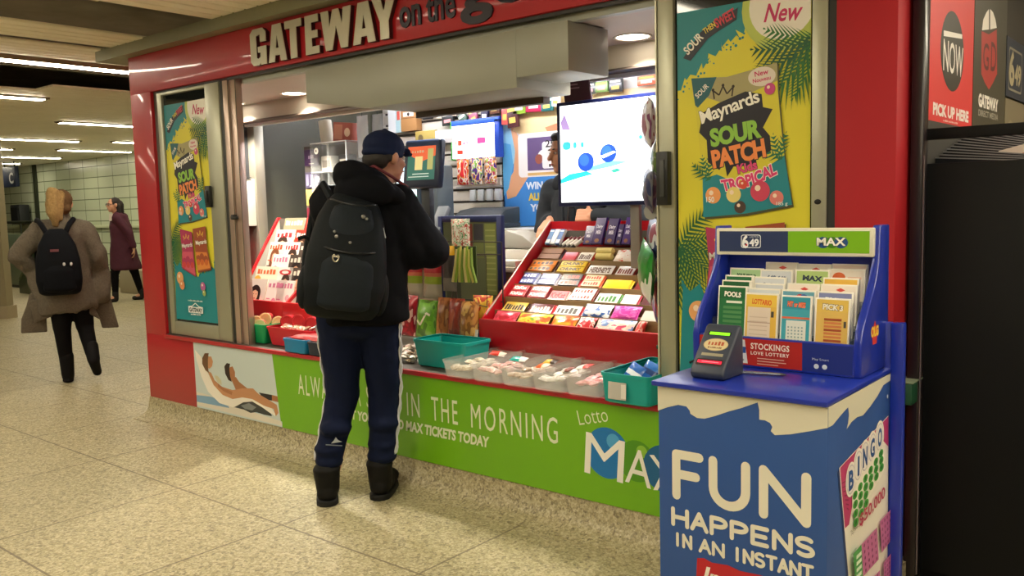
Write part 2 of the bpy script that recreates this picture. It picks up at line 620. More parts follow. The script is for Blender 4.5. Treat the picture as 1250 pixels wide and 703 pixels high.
struct(k, 'trim_4', bevel=0.003)
k = MB(); k.box(-1.016, XR, YF, YF + 0.2, 0.135, 2.157, RED_M); k.box(XR - 0.06, XR, YF + 0.2, 6.6, 0.135, 2.465, RED_M)
struct(k, 'wall_kiosk_right', bevel=0.002)
k = MB(); k.box(XL, XL + 0.05, YF + 0.12, 3.55, 0.135, 2.465, RED); k.box(XL, XL + 0.05, 3.55, 5.1, 0.135, 2.465, RED)
struct(k, 'wall_kiosk_left')
k = MB(); k.box(XL, XR, 5.0, 5.1, 0, 2.465, WHITEP)
struct(k, 'wall_kiosk_back')
k = MB(); k.box(XL + 0.05, XR - 0.06, 3.70, 5.0, 2.26, 2.465, WHITEP); k.box(XL + 0.05, XR - 0.06, YF + 0.1, 3.62, 2.125, 2.16, mat('#b5a79a', rough=0.5))
struct(k, 'ceiling_kiosk')
# header whose face catches the downlights, dark underside
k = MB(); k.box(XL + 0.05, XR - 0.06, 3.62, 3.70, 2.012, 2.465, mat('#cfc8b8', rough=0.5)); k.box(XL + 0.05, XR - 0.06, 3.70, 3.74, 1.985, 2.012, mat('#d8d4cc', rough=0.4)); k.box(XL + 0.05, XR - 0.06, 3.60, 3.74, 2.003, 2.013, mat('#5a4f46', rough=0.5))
struct(k, 'trim_5')
# inner front valance below the red fascia
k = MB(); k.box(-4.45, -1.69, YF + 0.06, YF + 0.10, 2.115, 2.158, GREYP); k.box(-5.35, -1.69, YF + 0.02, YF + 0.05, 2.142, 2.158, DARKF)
struct(k, 'trim_6')
# shutter housing with two steps
k = MB()
k.prism_xz([(-3.83, 2.118), (-3.83, 1.945), (-3.35, 1.875), (-2.385, 1.875), (-2.385, 2.118)], YF + 0.03, 3.34, GREYP)
k.box(-2.385, -2.11, YF + 0.03, 3.24, 1.917, 2.118, GREYP)
ho = k.build('shutter_housing', bevel=0.003)
tag(ho, 'grey stepped shutter housing under the red shop fascia', 'shutter housing')
tk = MB(); tk.box(-3.35, -2.5, 3.28, 3.33, 1.845, 1.875, mat('#4d4139', rough=0.4)); tk.build('slot_rail')
o_ = bpy.data.objects.get('slot_rail')
tag(o_, 'dark brown shutter rail under the grey housing', 'rail')

# side wall inside at the left: dull steel panels, post, opening with boxes
GREYPANEL = mat('#46463a', rough=0.5, metal=0.0, noise_amt=0.15, scale=3)
k = MB(); k.box(-5.60, -5.50, 3.80, 5.0, 0.0, 2.3, GREYPANEL)
struct(k, 'wall_inner_left')
k = MB(); k.box(-5.60, -5.47, 3.72, 3.80, 0.0, 2.01, mat('#8a8478', rough=0.35, metal=0.5)); k.box(-5.52, -5.46, 3.24, 3.29, 0.58, 2.10, mat('#c4b6a6', rough=0.35, metal=0.4))
struct(k, 'trim_7', bevel=0.003)
k = MB(); k.box(-5.60, -5.55, 3.05, 3.72, 1.55, 2.1, mat('#2d2f33', rough=0.5))
struct(k, 'wall_inner_side')
t = thing('wall_box', 'white metal box on the side wall beside the steel post', 'box', (-5.55, 3.55, 1.27))
MB().box(0, 0.06, -0.1, 0.17, 0, 0.34, WHITEP).build('case', t, bevel=0.004)
MB().box(0.0, 0.065, -0.07, 0.14, 0.345, 0.352, DARKF).build('lid_seam', t)
t = thing('notice', 'narrow white notice with a red ring below the white wall box', 'notice', (-5.53, 3.40, 0.78))
p = Print(); p.rect(0, 0, 0.14, 0.42, '#e6dfd2'); p.disc(0.10, 0.28, 0.05, '#c63a34'); p.disc(0.10, 0.28, 0.036, '#e6dfd2'); p.disc(0.10, 0.1, 0.018, '#c63a34')
o = p.build('sheet', t); o.rotation_euler = (0, 0, PI / 2)

# slatwall on the back wall
SLW = mat('#c9c2b4', rough=0.5)
k = MB()
z = 0.95
while z < 2.2:
    k.prism_yz([(4.995, z + 0.004), (4.965, z + 0.004), (4.965, z + 0.072), (4.985, z + 0.08), (4.995, z + 0.08)], -5.45, -4.20, SLW); z += 0.092
k.box(-5.45, -4.20, 4.985, 4.999, 0.9, 2.25, mat('#4a443c', rough=0.7))
struct(k, 'wall_slatwall')

# strip lights of the hall: housing, bright diffuser, end caps
LIGHTM = mat('#fff3d8', rough=0.5, emit=HALL_LIGHT)
strip_n = [0]


def strip_light(x, y0, y1, label, z=2.452):
    t = thing('ceiling_light', label, 'ceiling light', (x, (y0 + y1) / 2, z), 0, 'strip lights of the concourse')
    L = (y1 - y0) / 2
    h = MB(); h.prism_xz([(-0.075, 0.03), (-0.055, 0.0), (-0.05, 0.0), (-0.05, 0.028), (0.05, 0.028), (0.05, 0.0), (0.055, 0.0), (0.075, 0.03), (0.075, 0.06), (-0.075, 0.06)], -L - 0.04, L + 0.04, mat('#7d745c', rough=0.5))
    h.build('housing', t)
    d = MB(); d.prism_xz([(-0.05, 0.02), (-0.049, -0.006), (0.049, -0.006), (0.05, 0.02)], -L, L, LIGHTM); d.build('diffuser', t)
    for s in (-1, 1):
        e = MB(); e.box(-0.052, 0.052, s * (L + 0.012) - 0.01, s * (L + 0.012) + 0.01, -0.004, 0.03, mat('#4f4938', rough=0.5)); e.build('end_cap', t)
    return t


strip_light(-6.52, 2.35, 4.6, 'long strip lamp running behind the end of the kiosk beam')
strip_light(-8.52, 2.85, 3.55, 'strip lamp ending in front of the slatted ceiling left of the red column')
strip_light(-10.5, 4.55, 6.4, 'strip lamp running into the red column above the dark haired woman')
strip_light(-13.1, 4.5, 5.9, 'strip lamp above the blonde woman, beside the left pillar')
strip_light(-12.9, 6.35, 7.6, 'short strip lamp end showing beside the red column, just under the long ones')
strip_light(-14.9, 6.4, 7.6, 'strip lamp along the top of the tiled wall by the red column')
strip_light(-15.1, 4.6, 5.75, 'short strip lamp end beside the left pillar, above the blue sign')
strip_light(-17.0, 5.6, 7.3, 'strip lamp farther back, left of the dark wall joint')
strip_light(-19.1, 6.3, 7.4, 'farthest short strip lamp directly over the blue sign')
for (x, y0, y1, w) in ((-6.4, -1.2, 1.95, 'left'), (-4.1, -1.2, 1.93, 'middle'), (-2.45, -1.2, 1.9, 'right'), (-0.1, -3.2, 1.6, 'far right'), (1.9, -3.2, 1.5, 'outer right'), (-8.52, -3.2, 0.8, 'outer left'), (-11, -3.2, 1.5, 'distant left')):
    strip_light(x, y0, y1, 'strip lamp over the open floor in front of the kiosk, %s one' % w)
strip_light(0.25, 1.8, 5.8, 'strip lamp over the newspaper rack beside the kiosk')
strip_light(1.6, 2.6, 5.8, 'strip lamp right of the newspaper rack')

# round downlights in the shop front ceiling
POTM = mat('#fff0dc', rough=0.5, emit=POT_LIGHT)


def pot(x, y, label, z=2.125, pw=180.0):
    t = thing('downlight', label, 'downlight', (x, y, z), 0, 'round downlights of the shop')
    MB().lathe([(0.075, -0.001), (0.077, -0.004), (0.088, -0.006), (0.09, 0.0)], mat('#d9d2c4', rough=0.4), 28, cap=False).build('trim_ring', t, smooth=True)
    MB().lathe([(0.0005, -0.002), (0.075, -0.002), (0.075, -0.001), (0.0005, -0.001)], POTM, 28).build('lens', t)
    l = bpy.data.lights.new('bulb', 'SPOT'); l.energy = pw; l.spot_size = rad(120); l.spot_blend = 0.6; l.shadow_soft_size = 0.06; l.color = (1.0, 0.9, 0.75)
    lo = bpy.data.objects.new('bulb', l); COL.objects.link(lo); lo.parent = t; lo.location = (0, 0, -0.02)


pot(-5.38, 3.50, 'round downlight at the left end of the shop ceiling')
pot(-4.68, 3.50, 'round downlight left of the grey shutter housing')
pot(-2.14, 3.49, 'round downlight right of the grey shutter housing', pw=100)
pot(-3.4, 3.50, 'round downlight hidden behind the grey shutter housing', pw=90)

# fluorescent tubes along the back room ceiling
TUBEM = mat('#f4f6ff', rough=0.5, emit=SHOP_TUBE)
for (x0, x1, w) in ((-5.2, -4.1, 'left'), (-4.0, -2.9, 'middle'), (-2.7, -1.6, 'right')):
    t = thing('tube_light', 'white fluorescent tube on the shop back room ceiling, %s one' % w, 'tube light', ((x0 + x1) / 2, 4.55, 2.21), 0, 'tubes of the back room')
    L = (x1 - x0) / 2
    MB().tube([(-L, 0, 0), (L, 0, 0)], 0.014, TUBEM, 12).build('tube', t)
    MB().box(-L - 0.03, L + 0.03, -0.04, 0.04, 0.02, 0.05, WHITEP).build('batten', t, bevel=0.004)

# ------------------------------------------------------------------ sliding windows
def window(name, x0, x1, z0, z1, memb, ypos, glass_tint):
    t = bpy.data.objects.new(name, None); COL.objects.link(t); t.location = (x0, ypos, z0); t['kind'] = 'structure'
    W, H = x1 - x0, z1 - z0
    f = MB()
    l, r, b, tp = memb
    f.box(0, l, 0, 0.035, 0, H, SILV); f.box(W - r, W, 0, 0.035, 0, H, SILV)
    f.box(l, W - r, 0, 0.035, 0, b, SILV); f.box(l, W - r, 0, 0.035, H - tp, H, SILV)
    f.build('window_frame', t, bevel=0.003)
    g = MB(); g.box(l, W - r, 0.017, 0.021, b, H - tp, mat('#181c1c', rough=0.06))
    g.build('glass', t)
    return t


w1 = window('window_1', -5.345, -4.635, 0.592, 2.142, (0.055, 0.15, 0.085, 0.02), YF + 0.012, None)
hd = MB(); hd.box(0.53, 0.585, -0.022, 0.0, 0.815, 0.945, mat('#1d1e1e', rough=0.4)); hd.box(0.543, 0.572, -0.032, -0.02, 0.84, 0.92, mat('#2f3030', rough=0.35))
hd.build('handle', w1, bevel=0.008)
k = MB(); k.box(-5.395, -5.345, YF + 0.02, YF + 0.08, 0.58, 2.157, mat('#5b5a50', rough=0.45, metal=0.3))
k.box(-4.635, -4.605, YF + 0.02, YF + 0.06, 0.58, 2.157, DARKF)
k.box(-4.605, -4.55, YF + 0.02, YF + 0.07, 0.58, 2.157, PINKMETAL); k.box(-4.545, -4.488, YF + 0.03, YF + 0.075, 0.58, 2.157, PINKMETAL)
struct(k, 'trim_8', bevel=0.003)
lk = MB(); lk.box(-4.56, -4.54, YF + 0.0, YF + 0.03, 1.33, 1.36, mat('#222222', rough=0.4)); lk.box(-4.56, -4.50, YF - 0.003, YF + 0.012, 1.335, 1.35, mat('#222222', rough=0.4))
tag(lk.build('latch', bevel=0.002), 'small black latch on the pinkish metal post beside the left window', 'latch')

w2 = window('window_2', -1.682, -1.046, 0.56, 2.30, (0.066, 0.052, 0.06, 0.02), YF + 0.005, None)
hd = MB(); hd.box(0.005, 0.055, -0.03, 0.0, 0.80, 1.0, mat('#1b1d1e', rough=0.4)); hd.box(0.02, 0.043, -0.034, -0.028, 0.83, 0.97, mat('#3a3c3c', rough=0.4))
hd.build('handle', w2, bevel=0.006)
hd = MB(); hd.ell((0.607, 0.0, 0.80), (0.012, 0.004, 0.009), mat('#0c0c0c', rough=0.5)); hd.build('lock_hole', w2)
k = MB(); k.box(-1.046, -1.016, YF + 0.012, YF + 0.06, 0.572, 2.157, DARKF); k.box(-1.69, -1.684, YF + 0.0, YF + 0.06, 0.572, 2.157, SILV_L)
struct(k, 'trim_9')


# ------------------------------------------------------------------ candy posters
def frond(p, base, ang, ln, m, n=11, curve=0.5):
    """palm leaf: curved spine with pointed leaflets"""
    x, y = base; a = ang; st = ln / n; pts = []
    for i in range(n + 1):
        pts.append((x, y, a)); x += math.cos(a) * st; y += math.sin(a) * st; a -= curve / n
    p.L += 1
    for i, (x, y, a) in enumerate(pts):
        w = math.sin(PI * (0.18 + 0.8 * i / n)) * ln * 0.42
        for s in (-1, 1):
            b = a + s * 0.75
            q = [(x - math.cos(a) * st * 0.35, y - math.sin(a) * st * 0.35), (x + math.cos(b) * w, y + math.sin(b) * w - 0.25 * w), (x + math.cos(a) * st * 0.35, y + math.sin(a) * st * 0.35)]
            p.poly(q, m, up=False)


def cl(pts, W, H):
    return [(min(max(a, 0), W), min(max(b, 0), H)) for a, b in pts]


def clip_poly(pts, W, H):
    def cut(ps, ins, inter):
        out = []
        for i in range(len(ps)):
            a, b = ps[i - 1], ps[i]
            if ins(b):
                if not ins(a): out.append(inter(a, b))
                out.append(b)
            elif ins(a): out.append(inter(a, b))
        return out

    def ix(v): return lambda a, b: (v, a[1] + (b[1] - a[1]) * (v - a[0]) / (b[0] - a[0]))
    def iy(v): return lambda a, b: (a[0] + (b[0] - a[0]) * (v - a[1]) / (b[1] - a[1]), v)
    for ins, it in ((lambda p: p[0] >= 0, ix(0)), (lambda p: p[0] <= W, ix(W)), (lambda p: p[1] >= 0, iy(0)), (lambda p: p[1] <= H, iy(H))):
        pts = cut(pts, ins, it)
        if len(pts) < 3: return []
    return pts


class ClipPrint(Print):
    W = 0.5; H = 1.37

    def poly(self, pts, m, up=True):
        pts = clip_poly(list(pts), self.W, self.H)
        if up: self.L += 1
        if len(pts) >= 3:
            self.add([self.P(*p) for p in pts], [tuple(range(len(pts)))], m)
        return self


def crown(p, u, w, s, m):
    p.stroke([(u - s, w), (u - s * 1.15, w + s * 0.9), (u - s * 0.45, w + s * 0.35), (u, w + s * 1.25), (u + s * 0.45, w + s * 0.4), (u + s * 1.15, w + s * 1.05), (u + s, w + s * 0.1)], s * 0.16, m)
    for a, b in ((-1.15, 0.95), (0, 1.33), (1.15, 1.1)):
        p.disc(u + a * s, w + b * s, s * 0.16, m, up=False)


def ragged(p0, p1, n, amp, rnd):
    out = []
    for i in range(n + 1):
        t = i / n
        out.append((p0[0] + (p1[0] - p0[0]) * t + rnd.uniform(-amp, amp), p0[1] + (p1[1] - p0[1]) * t + (amp if i % 2 else -amp) * rnd.uniform(0.3, 1.2)))
    return out


def candy_poster(label):
    rnd = random.Random(5)
    W, H = 0.5, 1.37
    t = thing('poster', label, 'poster')
    b = MB(); b.box(0, W, 0.0, 0.002, 0, H, ink('#d9cf35')); b.build('sheet', t)
    p = ClipPrint(y=-0.0005)
    TEAL, DT = '#15828c', '#0f4f45'
    p.poly([(0, H), (0.31, H), (0.285, 1.30)] + ragged((0.275, 1.29), (0.005, 1.10), 26, 0.014, rnd) + [(0, 1.09)], TEAL)
    for i in range(26):
        x = rnd.uniform(0.0, 0.27); yy = 1.09 + x * 0.72 + rnd.uniform(-0.035, 0.0); p.disc(x, yy, rnd.uniform(0.002, 0.006), TEAL, n=6)
    p.disc(0.405, 1.335, 0.15, '#b5c35a'); p.disc(0.40, 1.34, 0.118, '#e9e4da')
    p.text('New', 0.335, 1.287, 0.135, 0.062, '#c0245e', bold=0.02, rot=rad(-5), shear=0.25)
    p.poly([(0.025, 1.205), (0.055, 1.192), (0.125, 1.262), (0.165, 1.282), (0.235, 1.312), (0.24, 1.352), (0.15, 1.322), (0.095, 1.288)], '#1c2230')
    p.text('SOUR', 0.045, 1.212, 0.085, 0.034, '#eceadf', bold=0.03, rot=rad(40))
    p.text('THEN', 0.113, 1.278, 0.05, 0.022, '#e3cd4a', bold=0.02, rot=rad(27))
    p.text('SWEET', 0.160, 1.292, 0.082, 0.036, '#c83548', bold=0.03, rot=rad(22))
    for a, ln in ((178, 0.2), (196, 0.24), (216, 0.26), (238, 0.26), (258, 0.22)):
        frond(p, (0.53, 1.215), rad(a), ln, '#2b6a2f' if a % 4 else '#1f5636')
    # left palm below the big bag
    for a, ln in ((62, 0.2), (30, 0.19), (4, 0.2), (-24, 0.2), (-52, 0.22), (-80, 0.24)):
        frond(p, (0.0, 0.50), rad(a), ln, '#1f5f3a')
    p.poly([(0, 0.0), (W, 0.0), (W, 0.36)] + ragged((W, 0.36), (0.30, 0.30), 12, 0.014, rnd) + ragged((0.28, 0.30), (0.0, 0.37), 12, 0.02, rnd), TEAL)
    for i in range(30):
        x = rnd.uniform(0.0, W); p.disc(x, 0.31 + abs(x - 0.25) * 0.2 + rnd.uniform(0, 0.05), rnd.uniform(0.002, 0.006), TEAL, n=6)
    # large bag
    bag = [(0.059, 1.128), (0.20, 1.118), (0.385, 1.146), (0.388, 1.05), (0.402, 0.91), (0.418, 0.78), (0.44, 0.660), (0.27, 0.632), (0.105, 0.620), (0.103, 0.76), (0.085, 0.93), (0.075, 1.02)]
    p.poly([(a + 0.006, b - 0.008) for a, b in bag], '#4a4a2c'); p.poly(bag, '#d3c838')
    p.poly([(0.059, 1.128), (0.20, 1.118), (0.385, 1.146), (0.387, 1.085), (0.28, 1.05), (0.18, 1.03), (0.10, 1.06), (0.068, 1.06)], '#a39a6c')
    p.poly([(0.059, 1.128), (0.16, 1.122), (0.13, 1.06), (0.085, 1.02), (0.074, 1.03)], '#1d5c66')
    p.text('SOUR', 0.085, 1.052, 0.06, 0.02, '#e8e0d8', bold=0.02, rot=rad(40))
    p.disc(0.33, 1.105, 0.05, '#d9cfc4', 0.033); p.text('New', 0.305, 1.106, 0.05, 0.018, '#c0245e', bold=0.02, rot=rad(6)); p.text('Nouveau', 0.298, 1.085, 0.065, 0.014, '#c0245e', bold=0.02, rot=rad(6))
    p.poly([(0.103, 0.76), (0.16, 0.775), (0.24, 0.74), (0.33, 0.78), (0.412, 0.83), (0.44, 0.66), (0.27, 0.632), (0.105, 0.62)], '#1d8290')
    for a in (150, 120, 95): frond(p, (0.13, 0.76), rad(a), 0.09, '#1f6a4a', n=6)
    for a in (60, 30, 95): frond(p, (0.40, 0.82), rad(a + 60), 0.09, '#1f6a4a', n=6)
    crown(p, 0.185, 1.045, 0.034, '#2a2016')
    # splash behind the name
    p.poly([(0.09, 0.93), (0.12, 0.90), (0.125, 0.82), (0.17, 0.79), (0.19, 0.815), (0.20, 0.765), (0.225, 0.80), (0.29, 0.80), (0.315, 0.785), (0.31, 0.82), (0.365, 0.85), (0.36, 0.90), (0.335, 0.93), (0.37, 0.99), (0.335, 1.0), (0.33, 1.045), (0.27, 1.06), (0.17, 1.03), (0.105, 1.0)], '#1b1a26')
    p.text('Maynards', 0.105, 0.945, 0.232, 0.062, '#f1efe6', bold=0.02, rot=rad(15), outline='#1b1a26', ow=0.025, space=0.92)
    p.text('SOUR', 0.138, 0.872, 0.195, 0.068, '#8dc04a', bold=0.05, rot=rad(7), outline='#1b1a26', ow=0.035, space=0.95)
    p.text('PATCH', 0.146, 0.795, 0.205, 0.068, '#e98a4b', bold=0.05, rot=rad(9), outline='#1b1a26', ow=0.035, space=0.95)
    p.text('Kids', 0.243, 0.772, 0.075, 0.034, '#d94a80', bold=0.04, rot=rad(12), outline='#1b1a26', ow=0.03)
    p.text('TROPICAL', 0.185, 0.712, 0.21, 0.044, '#d93a78', bold=0.04, rot=rad(15), outline='#f3e6e0', ow=0.05, arc=-0.25)
    for (u, w, r, c) in ((0.145, 0.70, 0.03, '#e59a5e'), (0.225, 0.70, 0.028, '#e3cf7a'), (0.325, 0.71, 0.036, '#c9415e'), (0.385, 0.685, 0.025, '#d87b74'), (0.262, 0.735, 0.016, '#d14a3a'), (0.36, 1.06, 0.02, '#c0407e'), (0.25, 0.655, 0.022, '#4a3a34')):
        p.disc(u, w, r, c); p.disc(u - r * 0.25, w + r * 0.3, r * 0.3, '#f0d9c4', n=10)
    p.text('150', 0.118, 0.675, 0.032, 0.02, '#e8ecec', bold=0.02); p.text('185 g', 0.385, 0.655, 0.04, 0.016, '#dfe6e6', bold=0.01)
    # two small bags
    for (q, c1, c2, rt) in (([(0.115, 0.585), (0.255, 0.565), (0.262, 0.40), (0.272, 0.285), (0.115, 0.335), (0.128, 0.45)], '#a8325a', '#c9566e', 2), ([(0.27, 0.585), (0.415, 0.60), (0.42, 0.47), (0.455, 0.335), (0.30, 0.315), (0.285, 0.44)], '#9a4a2c', '#d98a44', 3)):
        p.poly([(a + 0.005, b - 0.006) for a, b in q], '#5c3a2a'); p.poly(q, c1)
        cx = sum(a for a, b in q) / 6; cy = sum(b for a, b in q) / 6
        p.poly([(cx + (a - cx) * 0.92, min(cy + (b - cy) * 0.93, 0.44)) for a, b in q], c2)
        crown(p, cx - 0.005, cy + 0.075, 0.028, '#e8c84a')
        p.text('Maynards', cx - 0.06, cy + 0.018, 0.125, 0.036, '#f1efe6', bold=0.02, rot=rad(5), outline='#1b1a26', ow=0.03, space=0.92)
        for kx in (-0.04, 0.0, 0.045):
            p.disc(cx + kx, cy - 0.05 - abs(kx) * 0.3, 0.026, c1); p.disc(cx + kx * 1.1, cy - 0.08, 0.02, '#c4403a' if c1 == '#a8325a' else '#c9662c')
    for (u, w, r, c) in ((0.085, 0.27, 0.04, '#e0a46a'), (0.105, 0.225, 0.03, '#d98d5a'), (0.35, 0.225, 0.028, '#b05a96'), (0.36, 0.185, 0.02, '#93a85a')):
        p.disc(u, w, r, c); p.disc(u - r * 0.25, w + r * 0.3, r * 0.3, '#f0d9c4', n=10)
    # shop logo at the foot
    p.text('~~~~~~~~~~~~~~~~~~~~', 0.165, 0.125, 0.17, 0.01, '#dfe8e4', bold=0.01)
    p.stroke([(0.165, 0.09), (0.21, 0.094), (0.25, 0.115), (0.29, 0.094), (0.335, 0.09)], 0.006, '#e8ecea')
    p.rect(0.165, 0.052, 0.335, 0.09, '#e8ecea')
    p.text('GATEWAY', 0.175, 0.057, 0.15, 0.028, '#17333a', bold=0.05); p.text('~~~~~~~~~', 0.19, 0.038, 0.12, 0.01, '#e8ecea', bold=0.01)
    p.build('print', t.children[0])
    return t


po = candy_poster('candy poster with teal corner behind the left sliding window of the kiosk')
po.location = (-5.288, YF + 0.026, 0.692)
po2 = dup(po, loc=(-1.606, YF + 0.018, 0.692), label='large candy poster behind the blue lottery slip stand, right window of the kiosk')


# ------------------------------------------------------------------ red fascia lettering
def letter_polys(ch):
    B = lambda x0, y0, x1, y1: [(x0, y0), (x1, y0), (x1, y1), (x0, y1)]
    if ch == 'A':
        return [[(0, 0), (0.33, 0), (0.57, 1), (0.27, 1)], [(1, 0), (0.67, 0), (0.43, 1), (0.73, 1)], B(0.25, 0.17, 0.75, 0.36)]
    if ch == 'T':
        return [B(0, 0.8, 1, 1), B(0.31, 0, 0.69, 0.8)]
    if ch == 'E':
        return [B(0, 0, 0.45, 1), B(0.45, 0, 0.98, 0.19), B(0.45, 0.41, 0.88, 0.6), B(0.45, 0.81, 0.96, 1)]
    if ch == 'Y':
        return [B(0.32, 0, 0.68, 0.5), [(0, 1), (0.36, 1), (0.56, 0.5), (0.68, 0.42), (0.32, 0.42)], [(1, 1), (0.64, 1), (0.44, 0.5), (0.32, 0.42), (0.68, 0.42)]]
    if ch == 'W':
        return [[(0, 1), (0.25, 1), (0.36, 0), (0.14, 0)], [(0.14, 0), (0.36, 0), (0.60, 1), (0.40, 1)], [(0.64, 0), (0.86, 0), (0.60, 1), (0.40, 1)], [(1, 1), (0.75, 1), (0.64, 0), (0.86, 0)]]
    if ch == 'G':
        return [B(0, 0.12, 0.38, 0.88), [(0, 0.12), (0.16, 0), (0.5, 0), (0.5, 0.17), (0.38, 0.2)], [(0, 0.88), (0.2, 1), (0.8, 1), (0.62, 0.83), (0.38, 0.8)], [(0.8, 1), (1, 0.88), (1, 0.62), (0.63, 0.62), (0.63, 0.83)], B(0.63, 0.0, 1.0, 0.5), B(0.48, 0.34, 0.63, 0.5), [(0.5, 0), (0.63, 0.08), (0.63, 0.22), (0.5, 0.17)]]


SIGN = thing('shop_sign', 'silver raised shop name with dark lettering on the red fascia', 'sign', (-4.23, YF - 0.001, 2.176))
LETM = mat('#b9b6a2', rough=0.35, metal=0.3)
LETD = mat('#3c1418', rough=0.5)
for ch, x0, x1 in (('G', -4.232, -4.085), ('A', -4.068, -3.905), ('T', -3.915, -3.772), ('E', -3.742, -3.628), ('W', -3.612, -3.375), ('A', -3.368, -3.203), ('Y', -3.222, -3.055)):
    m = MB()
    for q_, pl in enumerate(letter_polys(ch)):
        e_ = q_ * 0.0002
        m.prism_xz([((x0 + (x1 - x0) * a) + 4.23, b * 0.196) for a, b in pl], -0.026 - e_, -0.022, LETM)
        m.prism_xz([((x0 + (x1 - x0) * a) + 4.23, b * 0.196) for a, b in pl], -0.0215 - e_, 0.0, LETD)
    m.build('letter', SIGN)
DKL = mat('#1d1626', rough=0.4)


def raised_text(s, x, z, w, h, m, parent, name, depth=0.008, **k):
    p = Print(); p.text(s, x, z, w, h, m, **k)
    n = len(p.v); v2 = [Vector((q.x, q.y - depth, q.z)) for q in p.v]
    f2 = [[i + n for i in f] for f in p.f]
    ed = {}
    for f in p.f:
        for a, b in zip(f, f[1:] + f[:1]):
            ed[(a, b)] = 1
    side = [[a, b, b + n, a + n] for (a, b) in ed if (b, a) not in ed]
    p.v += v2; nn = len(f2) + len(side)
    p.mi += [p.mi[0]] * nn; p.f += f2 + side
    return p.build(name, parent)


raised_text('on', 1.177, 0.036, 0.142, 0.098, DKL, SIGN, 'lettering', bold=0.022)
raised_text('the', 1.355, 0.036, 0.18, 0.135, DKL, SIGN, 'lettering', bold=0.018)
raised_text('go', 1.565, -0.012, 0.40, 0.20, DKL, SIGN, 'lettering', bold=0.028)

# ------------------------------------------------------------------ green banner on the counter front
t = thing('banner', 'bright green lottery banner with a sunbathing photo along the counter front', 'banner', (-5.06, YF - 0.002, 0.137))
GX = lambda px, py: (lambda v: (v.x + 5.06, v.z - 0.137))(at_y(px, py, YF - 0.002))
GREEN = mat('#6fae12', rough=0.4, coat=0.2, noise_amt=0.03, scale=2)
m = MB(); m.box(0.86, 4.04, 0, 0.0015, 0, 0.438, GREEN); m.build('green_sheet', t)
HB = 0.438
pp = ClipPrint(); pp.W = 0.905; pp.H = HB
pp.rect(0, 0, 0.905, HB, '#c3cfcd')
pp.poly([GX(239, 494), GX(239, 478), GX(254, 482), GX(276, 490), GX(290, 497), GX(343, 514), GX(345, 520)], '#d9d2c4')
pp.poly([GX(239, 490), GX(239, 482), GX(257, 484), GX(276, 490), GX(280, 498)], '#7fa6c4')
pp.poly([GX(290, 496), GX(300, 489), GX(322, 496), GX(336, 506), GX(330, 507), GX(310, 503)], '#8fb4c8')
# lounger: white S curve, dark underside
pp.poly([GX(238, 427), GX(246, 436), GX(252, 452), GX(262, 470), GX(276, 484), GX(290, 486), GX(304, 482), GX(318, 487), GX(330, 496), GX(336, 505), GX(336, 508), GX(322, 499), GX(306, 491), GX(296, 493), GX(284, 497), GX(268, 492), GX(254, 478), GX(246, 460), GX(240, 440)], '#ece6da')
pp.poly([GX(286, 497), GX(297, 491), GX(308, 490), GX(320, 497), GX(331, 505), GX(332, 508), GX(322, 506), GX(313, 503), GX(306, 504), GX(298, 500)], '#3a3d3c')
pp.poly([GX(294, 495), GX(304, 492), GX(313, 497), GX(308, 501), GX(299, 499)], '#7e8484')
SK, SK2 = '#c08a62', '#a9714a'
# man behind: head, torso, shorts
pp.poly([GX(282, 462), GX(288, 460), GX(292, 466), GX(302, 474), GX(312, 478), GX(318, 484), GX(300, 482), GX(288, 476)], SK2)
pp.poly([GX(316, 479), GX(332, 482), GX(332, 489), GX(322, 487)], '#2c2a2a')
pp.poly([GX(332, 482), GX(340, 484), GX(340, 491), GX(332, 489)], SK2)
pp.poly([GX(279, 449), GX(284, 447), GX(287, 454), GX(287, 461), GX(284, 466), GX(281, 462), GX(277, 456)], SK2)
pp.poly([GX(274, 447), GX(277, 443), GX(281, 444), GX(280, 450), GX(281, 459), GX(283, 466), GX(279, 464), GX(275, 456)], '#2b1d16')
# woman in front: legs, torso, head, hair
pp.poly([GX(253, 452), GX(258, 455), GX(262, 464), GX(271, 472), GX(284, 476), GX(296, 474), GX(309, 474), GX(316, 481), GX(328, 488), GX(338, 494), GX(340, 504), GX(337, 508), GX(334, 499), GX(322, 495), GX(308, 487), GX(296, 485), GX(284, 487), GX(272, 482), GX(261, 470)], SK)
pp.poly([GX(266, 468), GX(274, 474), GX(284, 478), GX(283, 482), GX(274, 478), GX(266, 472)], SK2)
pp.poly([GX(262, 458), GX(266, 459), GX(270, 464), GX(271, 470), GX(266, 467), GX(263, 462)], '#c6c4a4')
pp.poly([GX(252, 435), GX(258, 435), GX(260, 441), GX(259, 447), GX(256, 450), GX(252, 448)], SK)
pp.poly([GX(247, 437), GX(250, 431), GX(255, 431), GX(254, 438), GX(254, 446), GX(255, 455), GX(251, 452), GX(247, 444)], '#6a4a2c')
pp.build('photo_print', t)
g2 = ClipPrint(y=-0.0015); g2.W = 4.04; g2.H = HB
g2.poly([GX(332, 430.5), GX(350, 433), GX(350, 516), GX(343, 514)], GREEN)
W1 = '#dfe6c8'
xs = [(-3.985, -3.62, 'ALWAYS'), (-3.505, -3.455, 'A'), (-3.41, -3.17, 'SMILE'), (-3.108, -3.02, 'IN'), (-2.938, -2.765, 'THE'), (-2.68, -2.18, 'MORNING')]
for a, b, s in xs:
    g2.text(s, a + 5.06, 0.215, b - a, 0.115, W1, bold=0.0, space=1.25)
g2.text('GET YOUR LOTTO MAX TICKETS TODAY', -3.60 + 5.06, 0.135, 1.03, 0.052, W1, bold=0.04, shear=0.12)
g2.text('Lotto', -2.065 + 5.06, 0.315, 0.15, 0.062, '#dfe8cc', bold=-0.008, rot=rad(14))
